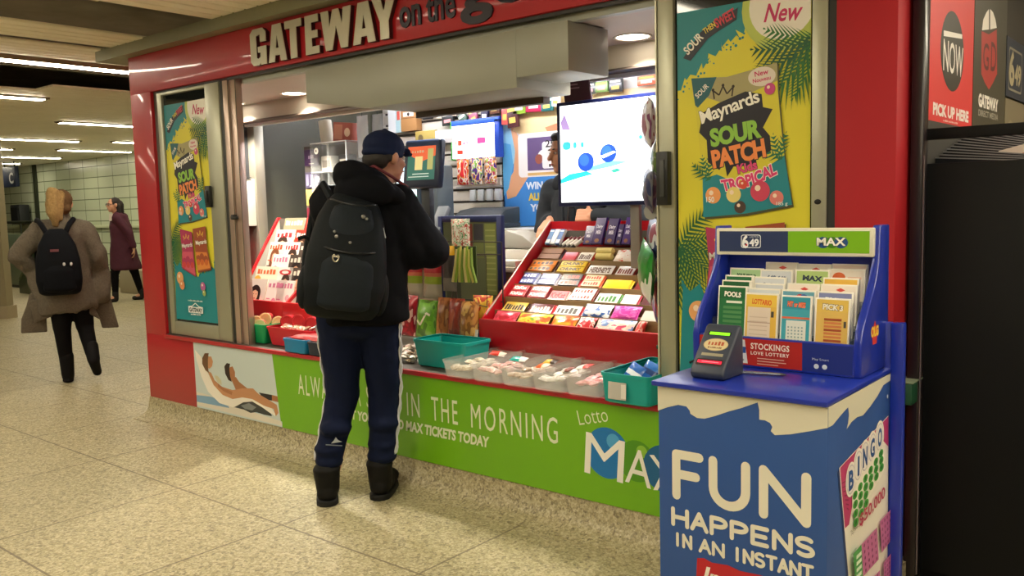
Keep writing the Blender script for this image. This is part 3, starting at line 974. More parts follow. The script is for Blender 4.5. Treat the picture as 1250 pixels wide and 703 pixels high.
for cx, cz, r, c, c2 in ((-1.93, 0.355, 0.107, '#1b74b8', '#4fa3d6'), (-1.79, 0.345, 0.085, '#4e8f1a', '#86b93a'), (-1.665, 0.335, 0.095, '#1b5f8e', '#4fa3c6')):
    g2.disc(cx + 5.06, cz - 0.137, r, c); g2.disc(cx + 5.06 + r * 0.28, cz - 0.137 + r * 0.5, r * 0.3, c2, n=16)
g2.text('M', -2.045 + 5.06, 0.118, 0.19, 0.175, '#ece9e0', bold=0.0, rot=rad(-4))
g2.text('A', -1.845 + 5.06, 0.115, 0.12, 0.145, '#ece9e0', bold=0.0, rot=rad(-4))
g2.text('X', -1.715 + 5.06, 0.105, 0.12, 0.14, '#ece9e0', bold=0.0, rot=rad(8))
g2.build('lettering', t)

# ------------------------------------------------------------------ counter ledge
t = thing('counter', 'dark laminate counter ledge with a red edge strip above the green banner', 'counter', (-3.5, 3.05, 0.565))
m = MB(); m.box(-1.895, 1.815, -0.135, 0.62, 0.0, 0.02, mat('#4a453d', rough=0.45, noise_amt=0.1, scale=12)); m.build('top', t, bevel=0.003)
m = MB(); m.box(-1.895, 1.815, -0.152, -0.136, -0.004, 0.019, RED); m.build('edge_strip', t, bevel=0.002)


# ------------------------------------------------------------------ lottery stand at the right
BLUE = mat('#2b4f8f', rough=0.42, noise_amt=0.03, scale=4)
ROYAL = mat('#1a2f9c', rough=0.28, coat=0.3)
CREAM = mat('#d2cebb', rough=0.5)
SX0, SX1, SY0, SY1 = -1.040, -0.634, 1.79, 2.224
t = thing('lottery_stand', 'tall blue and cream lottery stand reading FUN HAPPENS at the front right', 'display stand', ((SX0 + SX1) / 2, (SY0 + SY1) / 2, 0))
cx, cy = t.location.x, t.location.y
m = MB(); m.box(SX0 - cx, SX1 - cx, SY0 - cy, SY1 - cy, 0.0, 0.94, BLUE); STAND_CAB = m.build('cabinet', t, bevel=0.004)
m = MB(); m.box(SX0 - cx - 0.012, SX1 - cx + 0.002, SY0 - cy - 0.012, SY1 - cy, 0.940, 0.952, ROYAL); m.build('top', t, bevel=0.003)
m = MB(); m.box(SX1 - cx, SX1 - cx + 0.03, SY1 - cy - 0.006, SY1 - cy + 0.02, 0, 1.065, ROYAL); m.box(SX0 - cx, SX1 - cx, SY1 - cy, SY1 - cy + 0.02, 0, 1.065, ROYAL); m.build('back_board', t, bevel=0.003)
p = Print(y=SY0 - cy - 0.0006, x0=-cx)


def F(px, py):
    v = at_y(px, py, SY0); return (v.x, v.z)


wave = [(803, 501), (815, 497), (828, 494), (838, 496), (842, 501), (843, 505), (851, 510), (860, 511), (872, 508), (890, 502), (905, 498), (925, 491), (927, 500), (927, 512), (934, 513), (940, 516), (943, 521), (941, 526), (946, 531), (965, 530), (990, 526), (1010, 522)]
wp = [F(*q) for q in wave]
p.poly([(SX0, 0.939)] + [(SX0, wp[0][1])] + wp[1:-1] + [(SX1, wp[-1][1]), (SX1, 0.939)], CREAM)
PW = '#dcd8c8'
p.rot = 0


def round_letters(s, u, w, W, H, wd, m):
    """rounded stroke letters"""
    n = len(s); adv = W / n; i = 0
    for ch in s:
        x = u + i * adv; a = adv * 0.74; h = H - wd; y = w + wd / 2; x += adv * 0.13; i += 1
        arc = lambda cx, cy, rx, ry, a0, a1, k=12: [(cx + rx * math.cos(rad(a0 + (a1 - a0) * q / k)), cy + ry * math.sin(rad(a0 + (a1 - a0) * q / k))) for q in range(k + 1)]
        st = {'F': [[(x, y), (x, y + h), (x + a, y + h)], [(x, y + h * .52), (x + a * .85, y + h * .52)]],
              'U': [[(x, y + h), (x, y + h * .4)] + arc(x + a / 2, y + h * .38, a / 2, h * .38, 180, 360) + [(x + a, y + h)]],
              'N': [[(x, y), (x, y + h), (x + a, y), (x + a, y + h)]],
              'H': [[(x, y), (x, y + h)], [(x + a, y), (x + a, y + h)], [(x, y + h / 2), (x + a, y + h / 2)]],
              'A': [[(x, y), (x + a / 2, y + h), (x + a, y)], [(x + a * .22, y + h * .36), (x + a * .78, y + h * .36)]],
              'P': [[(x, y), (x, y + h)] + arc(x + a * .45, y + h * .74, a * .5, h * .26, 90, -90) + [(x, y + h * .48)]],
              'E': [[(x + a * .9, y + h), (x, y + h), (x, y), (x + a * .9, y)], [(x, y + h / 2), (x + a * .8, y + h / 2)]],
              'S': [arc(x + a / 2, y + h * .75, a * .46, h * .25, 40, 270) + arc(x + a / 2, y + h * .25, a * .46, h * .25, 90, -140)],
              'I': [[(x + a / 2, y), (x + a / 2, y + h)]],
              'T': [[(x, y + h), (x + a, y + h)], [(x + a / 2, y), (x + a / 2, y + h)]], ' ': []}[ch]
        for pl in st:
            for a_, b_ in zip(pl[:-1], pl[1:]):
                p.L += 0.04; p.stroke([a_, b_], wd, m, up=False)
            for q in pl:
                p.L += 0.04; p.disc(q[0], q[1], wd / 2, m, n=12, up=False)


for ch, a_, b_ in (('F', -1.003, -0.921), ('U', -0.908, -0.806), ('N', -0.786, -0.668)):
    w_ = b_ - a_ - 0.022
    round_letters(ch, a_ + 0.011 - w_ / 0.74 * 0.13, 0.669, w_ / 0.74, 0.122, 0.022, PW)
round_letters('HAPPENS', -1.008, 0.602, 0.352, 0.048, 0.0105, PW)
xx = -1.003
for wd_, wW in (('IN', 0.052), ('AN', 0.068), ('INSTANT', 0.190)):
    round_letters(wd_, xx, 0.553, wW, 0.036, 0.0075, PW); xx += wW + 0.016
rnd = random.Random(3)
p.poly([(-0.94, 0.50), (-0.938, 0.538), (-0.92, 0.542), (-0.90, 0.536), (-0.86, 0.540), (-0.83, 0.534), (-0.78, 0.537), (-0.735, 0.530), (-0.73, 0.44), (-0.76, 0.435), (-0.80, 0.44), (-0.90, 0.438), (-0.945, 0.445)], '#b3202a')
p.text('Instant', -0.925, 0.478, 0.17, 0.045, '#e9e4da', bold=0.03, shear=0.25)
p.text('~~~~~', -0.90, 0.448, 0.12, 0.022, '#e9e4da', bold=0.03)
p.build('front_print', STAND_CAB)
# right side print
p = Print(y=0.0)


def Sd(px, py):
    v = at_x(px, py, SX1); return (v.y - SY0, v.z)


pt = [(1012, 521), (1016, 519), (1025, 508), (1032, 500), (1035, 497), (1036, 506), (1035, 516), (1033, 524), (1039, 515), (1046, 509), (1053, 507), (1062, 496), (1071, 483), (1078, 470), (1083, 466)]
sp = [Sd(*q) for q in pt]
p.poly([(0, 0.939), (0, sp[0][1])] + sp[1:-1] + [(SY1 - SY0, sp[-1][1]), (SY1 - SY0, 0.939)], CREAM)
p.disc(0.408, 0.885, 0.005, '#cfd6e2')
# bingo ticket, slanted
D_ = SY1 - SY0
tq = [Sd(1024, 571), Sd(1084, 507), (D_, 0.30), (Sd(1044, 800)[0], 0.30)]
p.poly([(q[0] - 0.010, q[1] - 0.006) for q in tq], '#26396b'); p.poly(tq, '#e7e2d6')
p.poly([Sd(1025, 571), Sd(1084, 508), Sd(1084, 545), Sd(1074, 534), Sd(1062, 548), Sd(1046, 566), Sd(1037, 590), Sd(1041, 610), Sd(1036, 640), Sd(1031, 645), Sd(1028, 610)], '#b8386e')
for i in range(7):
    p.stroke([Sd(1027 + i, 590 + i * 5), Sd(1034 + i * .3, 586 + i * 6)], 0.003, '#8a1f50')
bing = [(1038, 585), (1047, 568), (1055, 557), (1064, 546), (1073, 533)]
rb = math.atan2(Sd(1073, 533)[1] - Sd(1038, 585)[1], Sd(1073, 533)[0] - Sd(1038, 585)[0])
for q in bing:
    c = Sd(*q); p.disc(c[0], c[1], 0.034, '#efe9dd', 0.040, up=True); p.L -= 0.5
for q in bing:
    c = Sd(*q); p.disc(c[0], c[1], 0.0285, '#c9c2cc', 0.034); p.disc(c[0], c[1], 0.026, '#e8e2dc', 0.031)
for ch, q in zip('BINGO', bing):
    c = Sd(*q); w_ = 0.032 if ch != 'I' else 0.012
    p.text(ch, c[0] - w_ / 2, c[1] - 0.024, w_, 0.046, '#2a5596', bold=0.04)
p.poly([Sd(1039, 606), Sd(1044, 590), Sd(1072, 548), Sd(1078, 556), Sd(1078, 575), Sd(1043, 634), Sd(1039, 628)], '#efe9dd')
for r in range(4):
    for c_ in range(6):
        q = Sd(1042.5 + 6.3 * c_, 604 - 10.2 * c_ + 11 * r * (1 - c_ * 0.045))
        if r < 3 or c_ < 3:
            p.disc(q[0], q[1], 0.0165, '#3f9a3a', 0.0098, n=16); p.disc(q[0], q[1], 0.005, '#1e5a22', 0.006, n=8)
a_, b_ = Sd(1047, 645), Sd(1078, 608)
p.text('$50,000', a_[0], a_[1], math.hypot(b_[0] - a_[0], b_[1] - a_[1]), 0.034, '#b22a52', bold=0.02, rot=math.atan2(b_[1] - a_[1], b_[0] - a_[0]))
a_, b_ = Sd(1036, 656), Sd(1045, 644); p.text('Top prize', a_[0], a_[1], math.hypot(b_[0] - a_[0], b_[1] - a_[1]), 0.016, '#33302e', rot=math.atan2(b_[1] - a_[1], b_[0] - a_[0]))
for bx in ([(1049, 664), (1068, 643), (1070, 682), (1051, 703)], [(1071, 636), (1085, 620), (1085, 658), (1073, 674)], [(1052, 715), (1070, 695), (1071, 720), (1054, 740)], [(1074, 686), (1085, 672), (1085, 700), (1075, 712)]):
    P4 = [Sd(*q) for q in bx]; p.poly(P4, '#c06a9c')
    for i in range(5):
        for jx in range(4):
            u_, v_ = (jx + .7) / 4.4, (i + .6) / 5.2
            q = tuple((P4[0][k] * (1 - u_) + P4[1][k] * u_) * (1 - v_) + (P4[3][k] * (1 - u_) + P4[2][k] * u_) * v_ for k in (0, 1)); p.disc(q[0], q[1], 0.0045, '#7c2f62', n=8)
p.poly([Sd(1036, 675), Sd(1046, 663), Sd(1048, 703), Sd(1039, 715)], '#4c9a52')
for i in range(4):
    q = Sd(1040, 678 + i * 8); p.rect(q[0], q[1] - 0.007, q[0] + 0.035, q[1] + 0.002, '#d8ead2')
o = p.build('side_print', STAND_CAB)
o.location = (SX1 - cx + 0.0006, SY0 - cy, 0); o.rotation_euler = (0, 0, PI / 2)

# slip dispenser standing on it
zt = 0.9525
t = thing('slip_dispenser', 'royal blue lottery slip rack with 649 and MAX header on the blue stand', 'slip rack', (-0.865, 2.15, zt))
lx, ly = -0.865, 2.15
prof = [(2.048, zt), (2.046, 1.03), (2.056, 1.062), (2.075, 1.09), (2.10, 1.115), (2.13, 1.15), (2.155, 1.185), (2.172, 1.22), (2.178, 1.306), (2.245, 1.306), (2.248, zt)]
for a, b in ((-1.083, -1.064), (-0.668, -0.648)):
    m = MB(); m.prism_yz([(y - ly, z - zt) for y, z in prof], a - lx, b - lx, ROYAL); m.build('side_panel', t, bevel=0.004)
m = MB(); m.box(-1.066 - lx, -0.666 - lx, 2.225 - ly, 2.248 - ly, 0, 0.345, ROYAL); m.build('back_panel', t, bevel=0.003)
m = MB(); m.box(-1.066 - lx, -0.666 - lx, 2.05 - ly, 2.06 - ly, 0, 0.078, ROYAL); m.box(-1.066 - lx, -0.666 - lx, 2.06 - ly, 2.225 - ly, 0.03, 0.04, ROYAL); FL = m.build('front_lip', t, bevel=0.002)
m = MB()
for i in range(1, 5): m.box(-1.066 - lx, -0.666 - lx, 2.06 + i * 0.031 - ly, 2.062 + i * 0.031 - ly, 0.04, 0.06 + i * 0.026, mat('#8fa0b8', rough=0.1, trans=0.7, alpha=0.5))
m.build('dividers', t)
m = MB(); m.box(-1.072 - lx, -0.660 - lx, 2.163 - ly, 2.18 - ly, 1.229 - zt, 1.3 - zt, mat('#d9d6c6', rough=0.4)); HF = m.build('header_frame', t, bevel=0.004)
p = Print(y=2.1625 - ly, x0=-lx, z0=-zt)
p.rect(-1.062, 1.238, -0.872, 1.292, '#25355f'); p.rect(-0.872, 1.238, -0.670, 1.292, '#77b316')
p.rrect(-1.0, 1.248, -0.945, 1.283, 0.006, '#dfe4ee'); p.rrect(-0.998, 1.25, -0.947, 1.281, 0.005, '#25355f')
p.text('6', -0.997, 1.247, 0.018, 0.036, '#eceff4', bold=0.04); p.disc(-0.985, 1.256, 0.003, '#c9353f', n=10)
p.text('49', -0.977, 1.252, 0.027, 0.02, '#eceff4', bold=0.04); p.text('LOTTO', -0.975, 1.275, 0.024, 0.004, '#cfd6e2')
for cx_, c in ((-0.782, '#1f4a86'), (-0.760, '#3f7d18'), (-0.738, '#1f4a86')): p.disc(cx_, 1.264, 0.017, c, 0.014)
p.text('MAX', -0.798, 1.256, 0.072, 0.02, '#f0efe8', bold=0.03, outline='#1b335c', ow=0.03)
p.build('header_print', HF)
p = Print(y=2.0495 - ly, x0=-lx, z0=-zt)
p.rect(-1.064, 0.958, -0.79, 1.026, '#b0251f'); p.rect(-0.79, 0.958, -0.67, 1.026, '#1b2c7c')
p.poly([(-0.99, 0.962), (-0.93, 0.962), (-0.938, 1.022), (-0.995, 1.024)], '#d9dde0')
p.rect(-0.99, 0.988, -0.935, 1.004, '#2a4f96'); p.disc(-0.968, 0.996, 0.016, '#4f9ac9'); p.rect(-0.985, 0.968, -0.94, 0.973, '#8a8f96')
p.text('STOCKINGS', -0.922, 1.0, 0.10, 0.016, '#f0e6da', bold=0.03, space=1.1); p.text('LOVE LOTTERY', -0.922, 0.986, 0.10, 0.009, '#f0e6da', bold=0.03, space=1.2)
for i, wl in enumerate((0.07, 0.075, 0.055)): p.rect(-0.905, 0.977 - i * 0.007, -0.905 + wl, 0.979 - i * 0.007, '#e3b9a8')
p.disc(-0.755, 0.972, 0.006, '#c9d2dc'); p.disc(-0.735, 0.972, 0.006, '#c9d2dc'); p.text('Play Smart', -0.765, 0.985, 0.04, 0.007, '#b9c3d6')
p.build('front_print', FL)
p = Print(); p.disc(0.09, 0.10, 0.022, '#c9341f', 0.012); p.poly([(0.075, 0.07), (0.105, 0.07), (0.108, 0.10), (0.09, 0.128), (0.07, 0.1)], '#c9341f'); p.text('OLG', 0.062, 0.088, 0.056, 0.026, '#e8c43a', bold=0.06, outline='#b8301c', ow=0.04)
o = p.build('side_logo', t); o.location = (-0.6475 - lx, 2.048 - ly, 0); o.rotation_euler = (0, 0, PI / 2)


def slip(px0, px1, pyt, zb, y, bg, band, title, tcol, label, kind=0, n=6):
    a = at_y(px0, pyt, y); b = at_y(px1, pyt + (px1 - px0) * 0.06, y)
    W = b.x - a.x; H = (a.z + b.z) / 2 - zb
    o = thing('play_slips', label, 'play slips', (a.x, y, zb), 0, 'lottery slips in the blue rack', rot=(rad(-6), 0, 0))
    m = MB(); m.box(0, W, 0, 0.010, 0, H, mat('#e6e2d8', rough=0.6)); stk = m.build('stack', o, bevel=0.0008)
    p = Print(y=-0.0006); e = 0.004
    p.rect(e, 0, W - e, H - e, bg)
    if band: p.rect(e, H - 0.034, W - e, H - e, band)
    if title:
        p.text(title, W * 0.22, H - 0.028, W * 0.58, 0.014, tcol, bold=0.05, rot=rad(-3), outline='#2a2326' if kind in (1, 3, 4) else None, ow=0.05)
    if kind == 1:      # green with pale field
        p.rect(W * .3, H - 0.045, W * .85, H - 0.039, '#dfe6d8')
        for i in range(5): p.rect(W * .2, H - 0.06 - i * 0.012, W * .85, H - 0.053 - i * 0.012, '#4f8a56')
    if kind == 2:
        p.rect(W * .1, 0.0, W * .78, H - 0.036, '#ddcdbd'); p.rect(W * .1, H * .45, W * .78, H * .47, '#b9a090'); p.rect(W * .8, H - 0.06, W * .88, H - 0.045, '#4a4640'); p.rect(W * .68, 0.008, W * .78, 0.022, '#d98a60')
        for i in range(7): p.rect(W * .16, 0.01 + i * 0.011, W * .7, 0.0125 + i * 0.011, '#cbb8a6')
    if kind == 3:
        p.rect(e, H - 0.058, W - e, H - 0.053, '#d96a4a'); p.rect(W * .2, 0.018, W * .84, H - 0.062, '#dfe2da'); p.rect(e, 0.008, W - e, 0.014, '#d96a4a')
        for i in range(5):
            for jx in range(5): p.rect(W * (.26 + jx * .11), 0.024 + i * 0.008, W * (.31 + jx * .11), 0.028 + i * 0.008, '#8fa9a9')
    if kind == 4:
        for i in range(10): p.rect(W * .28, 0.004 + i * 0.0085, W * .78, 0.0095 + i * 0.0085, '#cf7d4a' if i % 3 else '#a24a2a')
        p.rect(W * .84, H - 0.07, W * .91, H - 0.055, '#4a4640')
    if kind == 5:
        p.disc(W * .55, H - 0.02, 0.012, '#c9353f', 0.01); p.disc(W * .66, H - 0.018, 0.01, '#3d5ea8', 0.008)
    if kind == 6:
        p.disc(W * .32, H - 0.022, 0.016, '#e0703f', 0.013); p.rect(W * .55, H - 0.026, W * .9, H - 0.02, '#e7b79f')
    if kind == 7:
        p.poly([(W * .42, H - 0.014), (W * .55, H - 0.009), (W * .68, H - 0.014), (W * .55, H - 0.019)], '#cf4a42')
    p.build('print', stk)
    return o


zb = 1.0
slip(933, 972, 319, 1.11, 2.208, '#e6ddd2', None, None, None, 'white slips with red diamond mark, back row second column', 7)
slip(973, 1013, 321, 1.11, 2.208, '#e6ddd2', None, None, None, 'white slips with red diamond mark, back row third column', 7)
slip(1014, 1058, 321, 1.11, 2.208, '#e6d2c4', None, None, None, 'plain pale pink slips at the right end of the back row', 0)
slip(1008, 1055, 327, 1.09, 2.188, '#e8dfd4', None, None, None, 'white slips with an orange disc near the back right', 6)
slip(889, 929, 326, 1.08, 2.180, '#b9d2ac', '#a9cc9a', 'POINT SPREAD', '#2d5a3a', 'pale green slips at the back left reading POINT SPREAD', 0)
slip(926, 966, 328, 1.08, 2.175, '#b6bcc6', '#c9ced6', '649 649', '#5a6a8a', 'grey blue slips behind the middle columns, farthest of the grey ones', 0)
slip(969, 1011, 328, 1.08, 2.170, '#a9c27c', None, 'MAX', '#22304a', 'light green slips reading MAX in the third column', 0)
slip(1003, 1047, 338, 1.07, 2.157, '#e27a4a', '#e9bb50', None, None, 'orange and yellow slips in the fourth column', 0)
slip(883, 917, 335, 1.06, 2.146, '#1f6a40', '#1f6a40', 'PROPS', '#e6e6da', 'dark green slips reading PROPS in the left column', 0)
slip(918, 957, 337, 1.06, 2.150, '#bcc1ca', '#c6cbd3', '649', '#7a86a0', 'grey blue slips second of the grey ones from the front', 0)
slip(919, 956, 345, 1.05, 2.138, '#bcc1ca', '#c6cbd3', '649', '#7a86a0', 'grey blue slips just behind the lowest grey ones', 0)
slip(959, 998, 345, 1.05, 2.134, '#e8ddd2', None, None, None, 'white slips with red diamond mark, middle row third column', 7)
slip(1000, 1045, 346, 1.05, 2.132, '#e8ddd2', None, None, None, 'white slips with red diamond mark, middle row fourth column', 7)
slip(879, 914, 341, 1.04, 2.118, '#1a5a32', '#1a5a32', '~~~~', '#c9353f', 'dark green slips with a red title just behind the green POOLS slips', 0)
slip(911, 951, 351, 1.03, 2.112, '#c9d2da', '#d3dae0', '649', '#7a86a0', 'grey blue slips nearest the front, behind the yellow ones', 0)
slip(952, 994, 353, 1.03, 2.110, '#5f9ab4', '#6aa6bc', None, None, 'blue slips with red and blue balls behind the teal ones', 5)
slip(996, 1040, 355, 1.03, 2.108, '#7f86b4', '#7f86b4', 'PULL', '#f0f0ea', 'violet slips reading PULL behind the gold ones', 0)
slip(874, 909, 348, zb, 2.085, '#1f7040', '#186236', 'POOLS', '#f0f0e6', 'dark green slips reading POOLS, front row left', 1)
slip(907, 948, 357, zb, 2.078, '#e0b64a', '#e6c24c', 'LOTTARIO', '#d9672a', 'yellow slips reading LOTTARIO, front row second', 2)
slip(951, 989, 360, zb, 2.076, '#3fa3b4', '#2f95a8', 'HIT or MISS', '#ef7a52', 'teal slips reading HIT or MISS, front row third', 3)
slip(993, 1036, 363, zb, 2.074, '#d9b45e', '#dcb957', 'PICK 3', '#e9e2d2', 'gold slips with orange bars, front row right', 4)

# ticket checker
t = thing('ticket_checker', 'dark grey ticket checker with green display and red scan slot on the stand', 'ticket checker', (-0.945, 1.91, zt))
GD = mat('#353c4c', rough=0.4)
m = MB(); m.prism_yz([(-0.05, 0), (-0.058, 0.012), (-0.05, 0.03), (0.03, 0.118), (0.042, 0.122), (0.05, 0.112), (0.055, 0)], -0.044, 0.044, GD); CASE = m.build('case', t, bevel=0.006, seg=3)
sl = math.atan2(0.088, 0.08)
f = thing_f = bpy.data.objects.new('face_print', None)
p = Print()
p.rrect(-0.03, 0.092, 0.03, 0.104, 0.002, '#11140f'); p.rect(-0.026, 0.094, 0.026, 0.102, mat('#7ce01a', rough=0.5, emit=0.9))
p.disc(0, 0.066, 0.032, '#b3a078', 0.018); p.disc(0, 0.066, 0.03, '#c9b88e', 0.016); p.text('~~~~~', -0.02, 0.064, 0.042, 0.012, '#a8502f', bold=0.03, shear=0.2); p.text('~~~~~~~~~~~', -0.018, 0.055, 0.036, 0.005, '#6a3a24')
p.rect(-0.028, 0.033, 0.028, 0.041, '#8f8a74')
p.rrect(-0.034, 0.006, 0.034, 0.024, 0.003, '#2a0a10'); p.rect(-0.031, 0.012, 0.031, 0.02, mat('#e0123a', rough=0.4, emit=0.9)); p.rect(-0.02, 0.015, 0.024, 0.017, mat('#ff6a7a', rough=0.4, emit=1.2))
bpy.data.objects.remove(f)
o = p.build('face_print', CASE); o.location = (0, -0.0515, 0.0285); o.rotation_euler = (-(PI / 2 - sl), 0, 0)
t = thing('pen', 'silver pen in its holder on the blue top beside the ticket checker', 'pen', (-0.862, 1.972, zt))
m = MB(); m.tube([(-0.05, -0.012, 0.004), (0.045, 0.012, 0.004)], 0.004, mat('#9aa0b4', rough=0.25, metal=0.7), 10); m.build('barrel', t, smooth=True)
m = MB(); m.tube([(0.045, 0.012, 0.004), (0.058, 0.0153, 0.004)], [0.004, 0.001], mat('#2a2c34', rough=0.3), 10); m.build('tip', t, smooth=True)
t = thing('cable', 'thin black cable behind the ticket checker on the stand', 'cable', (-1.0, 1.97, zt))
m = MB(); m.tube([(0.03, -0.005, 0.006), (0.0, 0.02, 0.02), (-0.03, 0.02, 0.025), (-0.052, 0.0, 0.012)], 0.003, mat('#101114', rough=0.4), 8); m.build('wire', t, smooth=True)

# green junction box on the red column
t = thing('junction_box', 'small green metal box on the side of the red column', 'box', (XR + 0.001, 3.01, 0.69))
G = mat('#1c4a34', rough=0.5, noise_amt=0.2, scale=30)
m = MB(); m.box(0, 0.045, -0.045, 0.10, 0, 0.072, G); m.build('case', t, bevel=0.004)
m = MB(); m.box(0.0, 0.05, -0.047, 0.102, 0.072, 0.078, mat('#7f9079', rough=0.5)); m.build('lid', t, bevel=0.002)
m = MB(); m.lathe([(0.004, 0), (0.004, 0.003), (0.002, 0.004)], mat('#9a9a8a', rough=0.3, metal=0.8), 10); o = m.build('screw', t); o.location = (0.046, 0.04, 0.05); o.rotation_euler = (0, PI / 2, 0)
o = dup(o); o.location = (0.046, 0.05, 0.012); o.parent = t

# ------------------------------------------------------------------ newspaper rack beside the kiosk
BLK = mat('#0c0d0f', rough=0.6, spec=0.25)
BLK2 = mat('#221a20', rough=0.3, coat=0.2)
t = thing('newspaper_rack', 'tall black newspaper rack at the right edge beside the red column', 'newspaper rack', (-0.45, 4.2, 0))
ox, oy = -0.45, 4.2
m = MB(); m.box(-0.790 - ox, -0.15 - ox, 3.08 - oy, 3.11 - oy, 0.10, 1.475, BLK); m.build('end_panel', t, bevel=0.003)
m = MB(); m.box(-0.815 - ox, -0.775 - ox, 3.03 - oy, 3.09 - oy, 0.02, 2.30, BLK2); m.build('post', t, bevel=0.006)
m = MB(); m.box(-0.805 - ox, -0.15 - ox, 3.075 - oy, 3.11 - oy, 1.552, 1.588, BLK); m.build('rail', t, bevel=0.003)
m = MB(); m.box(-0.79 - ox, -0.15 - ox, 3.86 - oy, 3.89 - oy, 1.50, 1.53, BLK); m.build('rail', t, bevel=0.003)
m = MB(); m.box(-0.790 - ox, -0.15 - ox, 3.11 - oy, 5.2 - oy, 0.02, 0.10, BLK); m.build('shelf', t)
m = MB(); m.box(-0.790 - ox, -0.15 - ox, 3.11 - oy, 5.2 - oy, 1.16, 1.18, BLK); m.build('shelf', t)
m = MB(); m.box(-0.797 - ox, -0.785 - ox, 3.11 - oy, 5.2 - oy, 0.0, 1.62, mat('#3c3b38', rough=0.5)); m.build('back_panel', t)
m = MB(); m.box(-0.18 - ox, -0.15 - ox, 3.11 - oy, 5.2 - oy, 0.0, 1.47, BLK); m.build('front_panel', t)
m = MB(); m.tube([(-0.771 - ox, 3.028 - oy, 0.1), (-0.771 - ox, 3.028 - oy, 1.5)], 0.0025, mat('#8a8088', rough=0.3, metal=0.6), 6); m.build('edge_trim', t)
for i in range(13):
    y = 3.17 + i * 0.05
    t = thing('newspaper', 'dark folded newspaper leaning in the black rack, %s from the front' % ['first', 'second', 'third', 'fourth', 'fifth', 'sixth', 'seventh', 'eighth', 'ninth', 'tenth', 'eleventh', 'twelfth', 'last'][i], 'newspaper', (-0.50, y, 1.18), 0, 'newspapers in the black rack', rot=(rad(-6), 0, 0))
    zl, zr = 0.318 + 0.0115 * i, 0.275 + 0.0035 * i
    MB().prism_xz([(-0.282, 0), (0.23, 0), (0.23, zr), (-0.282, zl)], 0, 0.014, mat('#1b1d22', rough=0.8, spec=.2)).build('fold', t, bevel=0.003)
    MB().prism_xz([(0.23, zr), (0.23, zr + .004), (-0.282, zl + .004), (-0.282, zl)], 0.002, 0.012, mat('#8a898c', rough=0.8)).build('paper_edge', t)
t = thing('newspaper', 'white and red paper sticking up at the right edge of the black rack', 'newspaper', (-0.52, 3.30, 1.18), 0, None, rot=(rad(-12), rad(-14), 0))
MB().box(-0.02, 0.28, 0, 0.012, 0, 0.36, mat('#e2d8ce', rough=0.7)).build('fold', t, bevel=0.003)
p = Print(); p.rect(0.0, 0.27, 0.27, 0.33, '#c23a3a'); p.build('print', t)


dp = MB(); dp.box(-0.812, -0.801, 4.40, 6.5, 1.35, 2.45, mat('#37322a', rough=.6))
o = dp.build('backing_panel', keep=True); tag(o, 'dark backing panel behind the blue 649 sign', 'panel')


def wall_sign(name, label, y0, y1, z0, z1, bg):
    t = thing(name, label, 'sign', (-0.800, y0, z0))
    MB().box(0.0, 0.008, 0.0, y1 - y0, 0.0, z1 - z0, ink(bg)).build('board', t)
    return t, Print(y=-0.0005)


def fin(p, t, nm='print'):
    o = p.build(nm, t); o.location = (0.008, 0, 0); o.rotation_euler = (0, 0, PI / 2)


def sg(y0, z0):
    return lambda px, py: (lambda v_: (v_.y - y0, v_.z - z0))(at_x(px, py, -0.792))


def stext(p, S, s_, x0, y0b, x1, y1b, y0t, m, **k):
    a_, b_, c_ = S(x0, y0b), S(x1, y1b), S(x0, y0t)
    p.text(s_, a_[0], a_[1], b_[0] - a_[0], c_[1] - a_[1], m, **k)


t, p = wall_sign('sign', 'red sign with NOW in a black oval reading PICK UP HERE', 3.125, 3.775, 1.595, 2.36, '#d93a3a')
S = sg(3.125, 1.595)
c = S(1162.7, 62.5); e1, e2 = S(1148.6, 60), S(1176.8, 66); tt, bb = S(1162.7, 13.5), S(1162.7, 112)
p.disc(c[0], (tt[1] + bb[1]) / 2, (e2[0] - e1[0]) / 2, '#38352c', (tt[1] - bb[1]) / 2, n=40)
p.poly([S(1151.8, 44), S(1174.3, 47.5), S(1174.3, 42), S(1151.8, 37)], '#f2eee6')
stext(p, S, 'NOW', 1151, 86, 1175, 90, 46, '#f2eee6', bold=0.01)
stext(p, S, 'PICK UP HERE', 1138.5, 140, 1182, 144, 124, '#f2e4de', bold=0.05)
stext(p, S, '~~~~~~~~~~~~~~', 1151, 148, 1169, 149, 145.5, '#f2d0c8', bold=0.01)
for i in range(4): p.rect(0.26 + i * 0.085, 0.565, 0.325 + i * 0.085, 0.70, '#f0a8a2')
fin(p, t)
t, p = wall_sign('sign', 'dark sign with a red shield and GATEWAY beside the red NOW sign', 3.785, 4.395, 1.61, 2.36, '#454234')
S = sg(3.785, 1.61)
p.poly([S(1198, 38), S(1207, 42), S(1216.5, 36), S(1217, 90), S(1212, 101), S(1207, 109.5), S(1202, 101), S(1197.7, 90)], '#b03a34')
p.poly([S(1198.5, 37), S(1200, 24), S(1204, 15), S(1207, 11), S(1207, 36)], '#efe8de'); p.poly([S(1208.5, 36), S(1208.5, 11), S(1212, 15), S(1215, 24), S(1216.5, 34)], '#efe8de')
stext(p, S, 'G', 1199.5, 84, 1206.5, 84, 50, '#5a2622', bold=0.01); stext(p, S, 'D', 1209, 86, 1215.5, 86, 50, '#5a2622', bold=0.01)
stext(p, S, 'GATEWAY', 1194, 130, 1218, 131, 113, '#efe8de', bold=0.05); stext(p, S, 'DIRECT MEDIA', 1194, 141, 1218, 141.5, 133, '#a8a294', bold=0.02)
fin(p, t)
t, p = wall_sign('sign', 'dark blue 649 sign at the right edge behind the dark shield sign', 4.41, 5.0, 1.80, 2.06, '#2b3240')
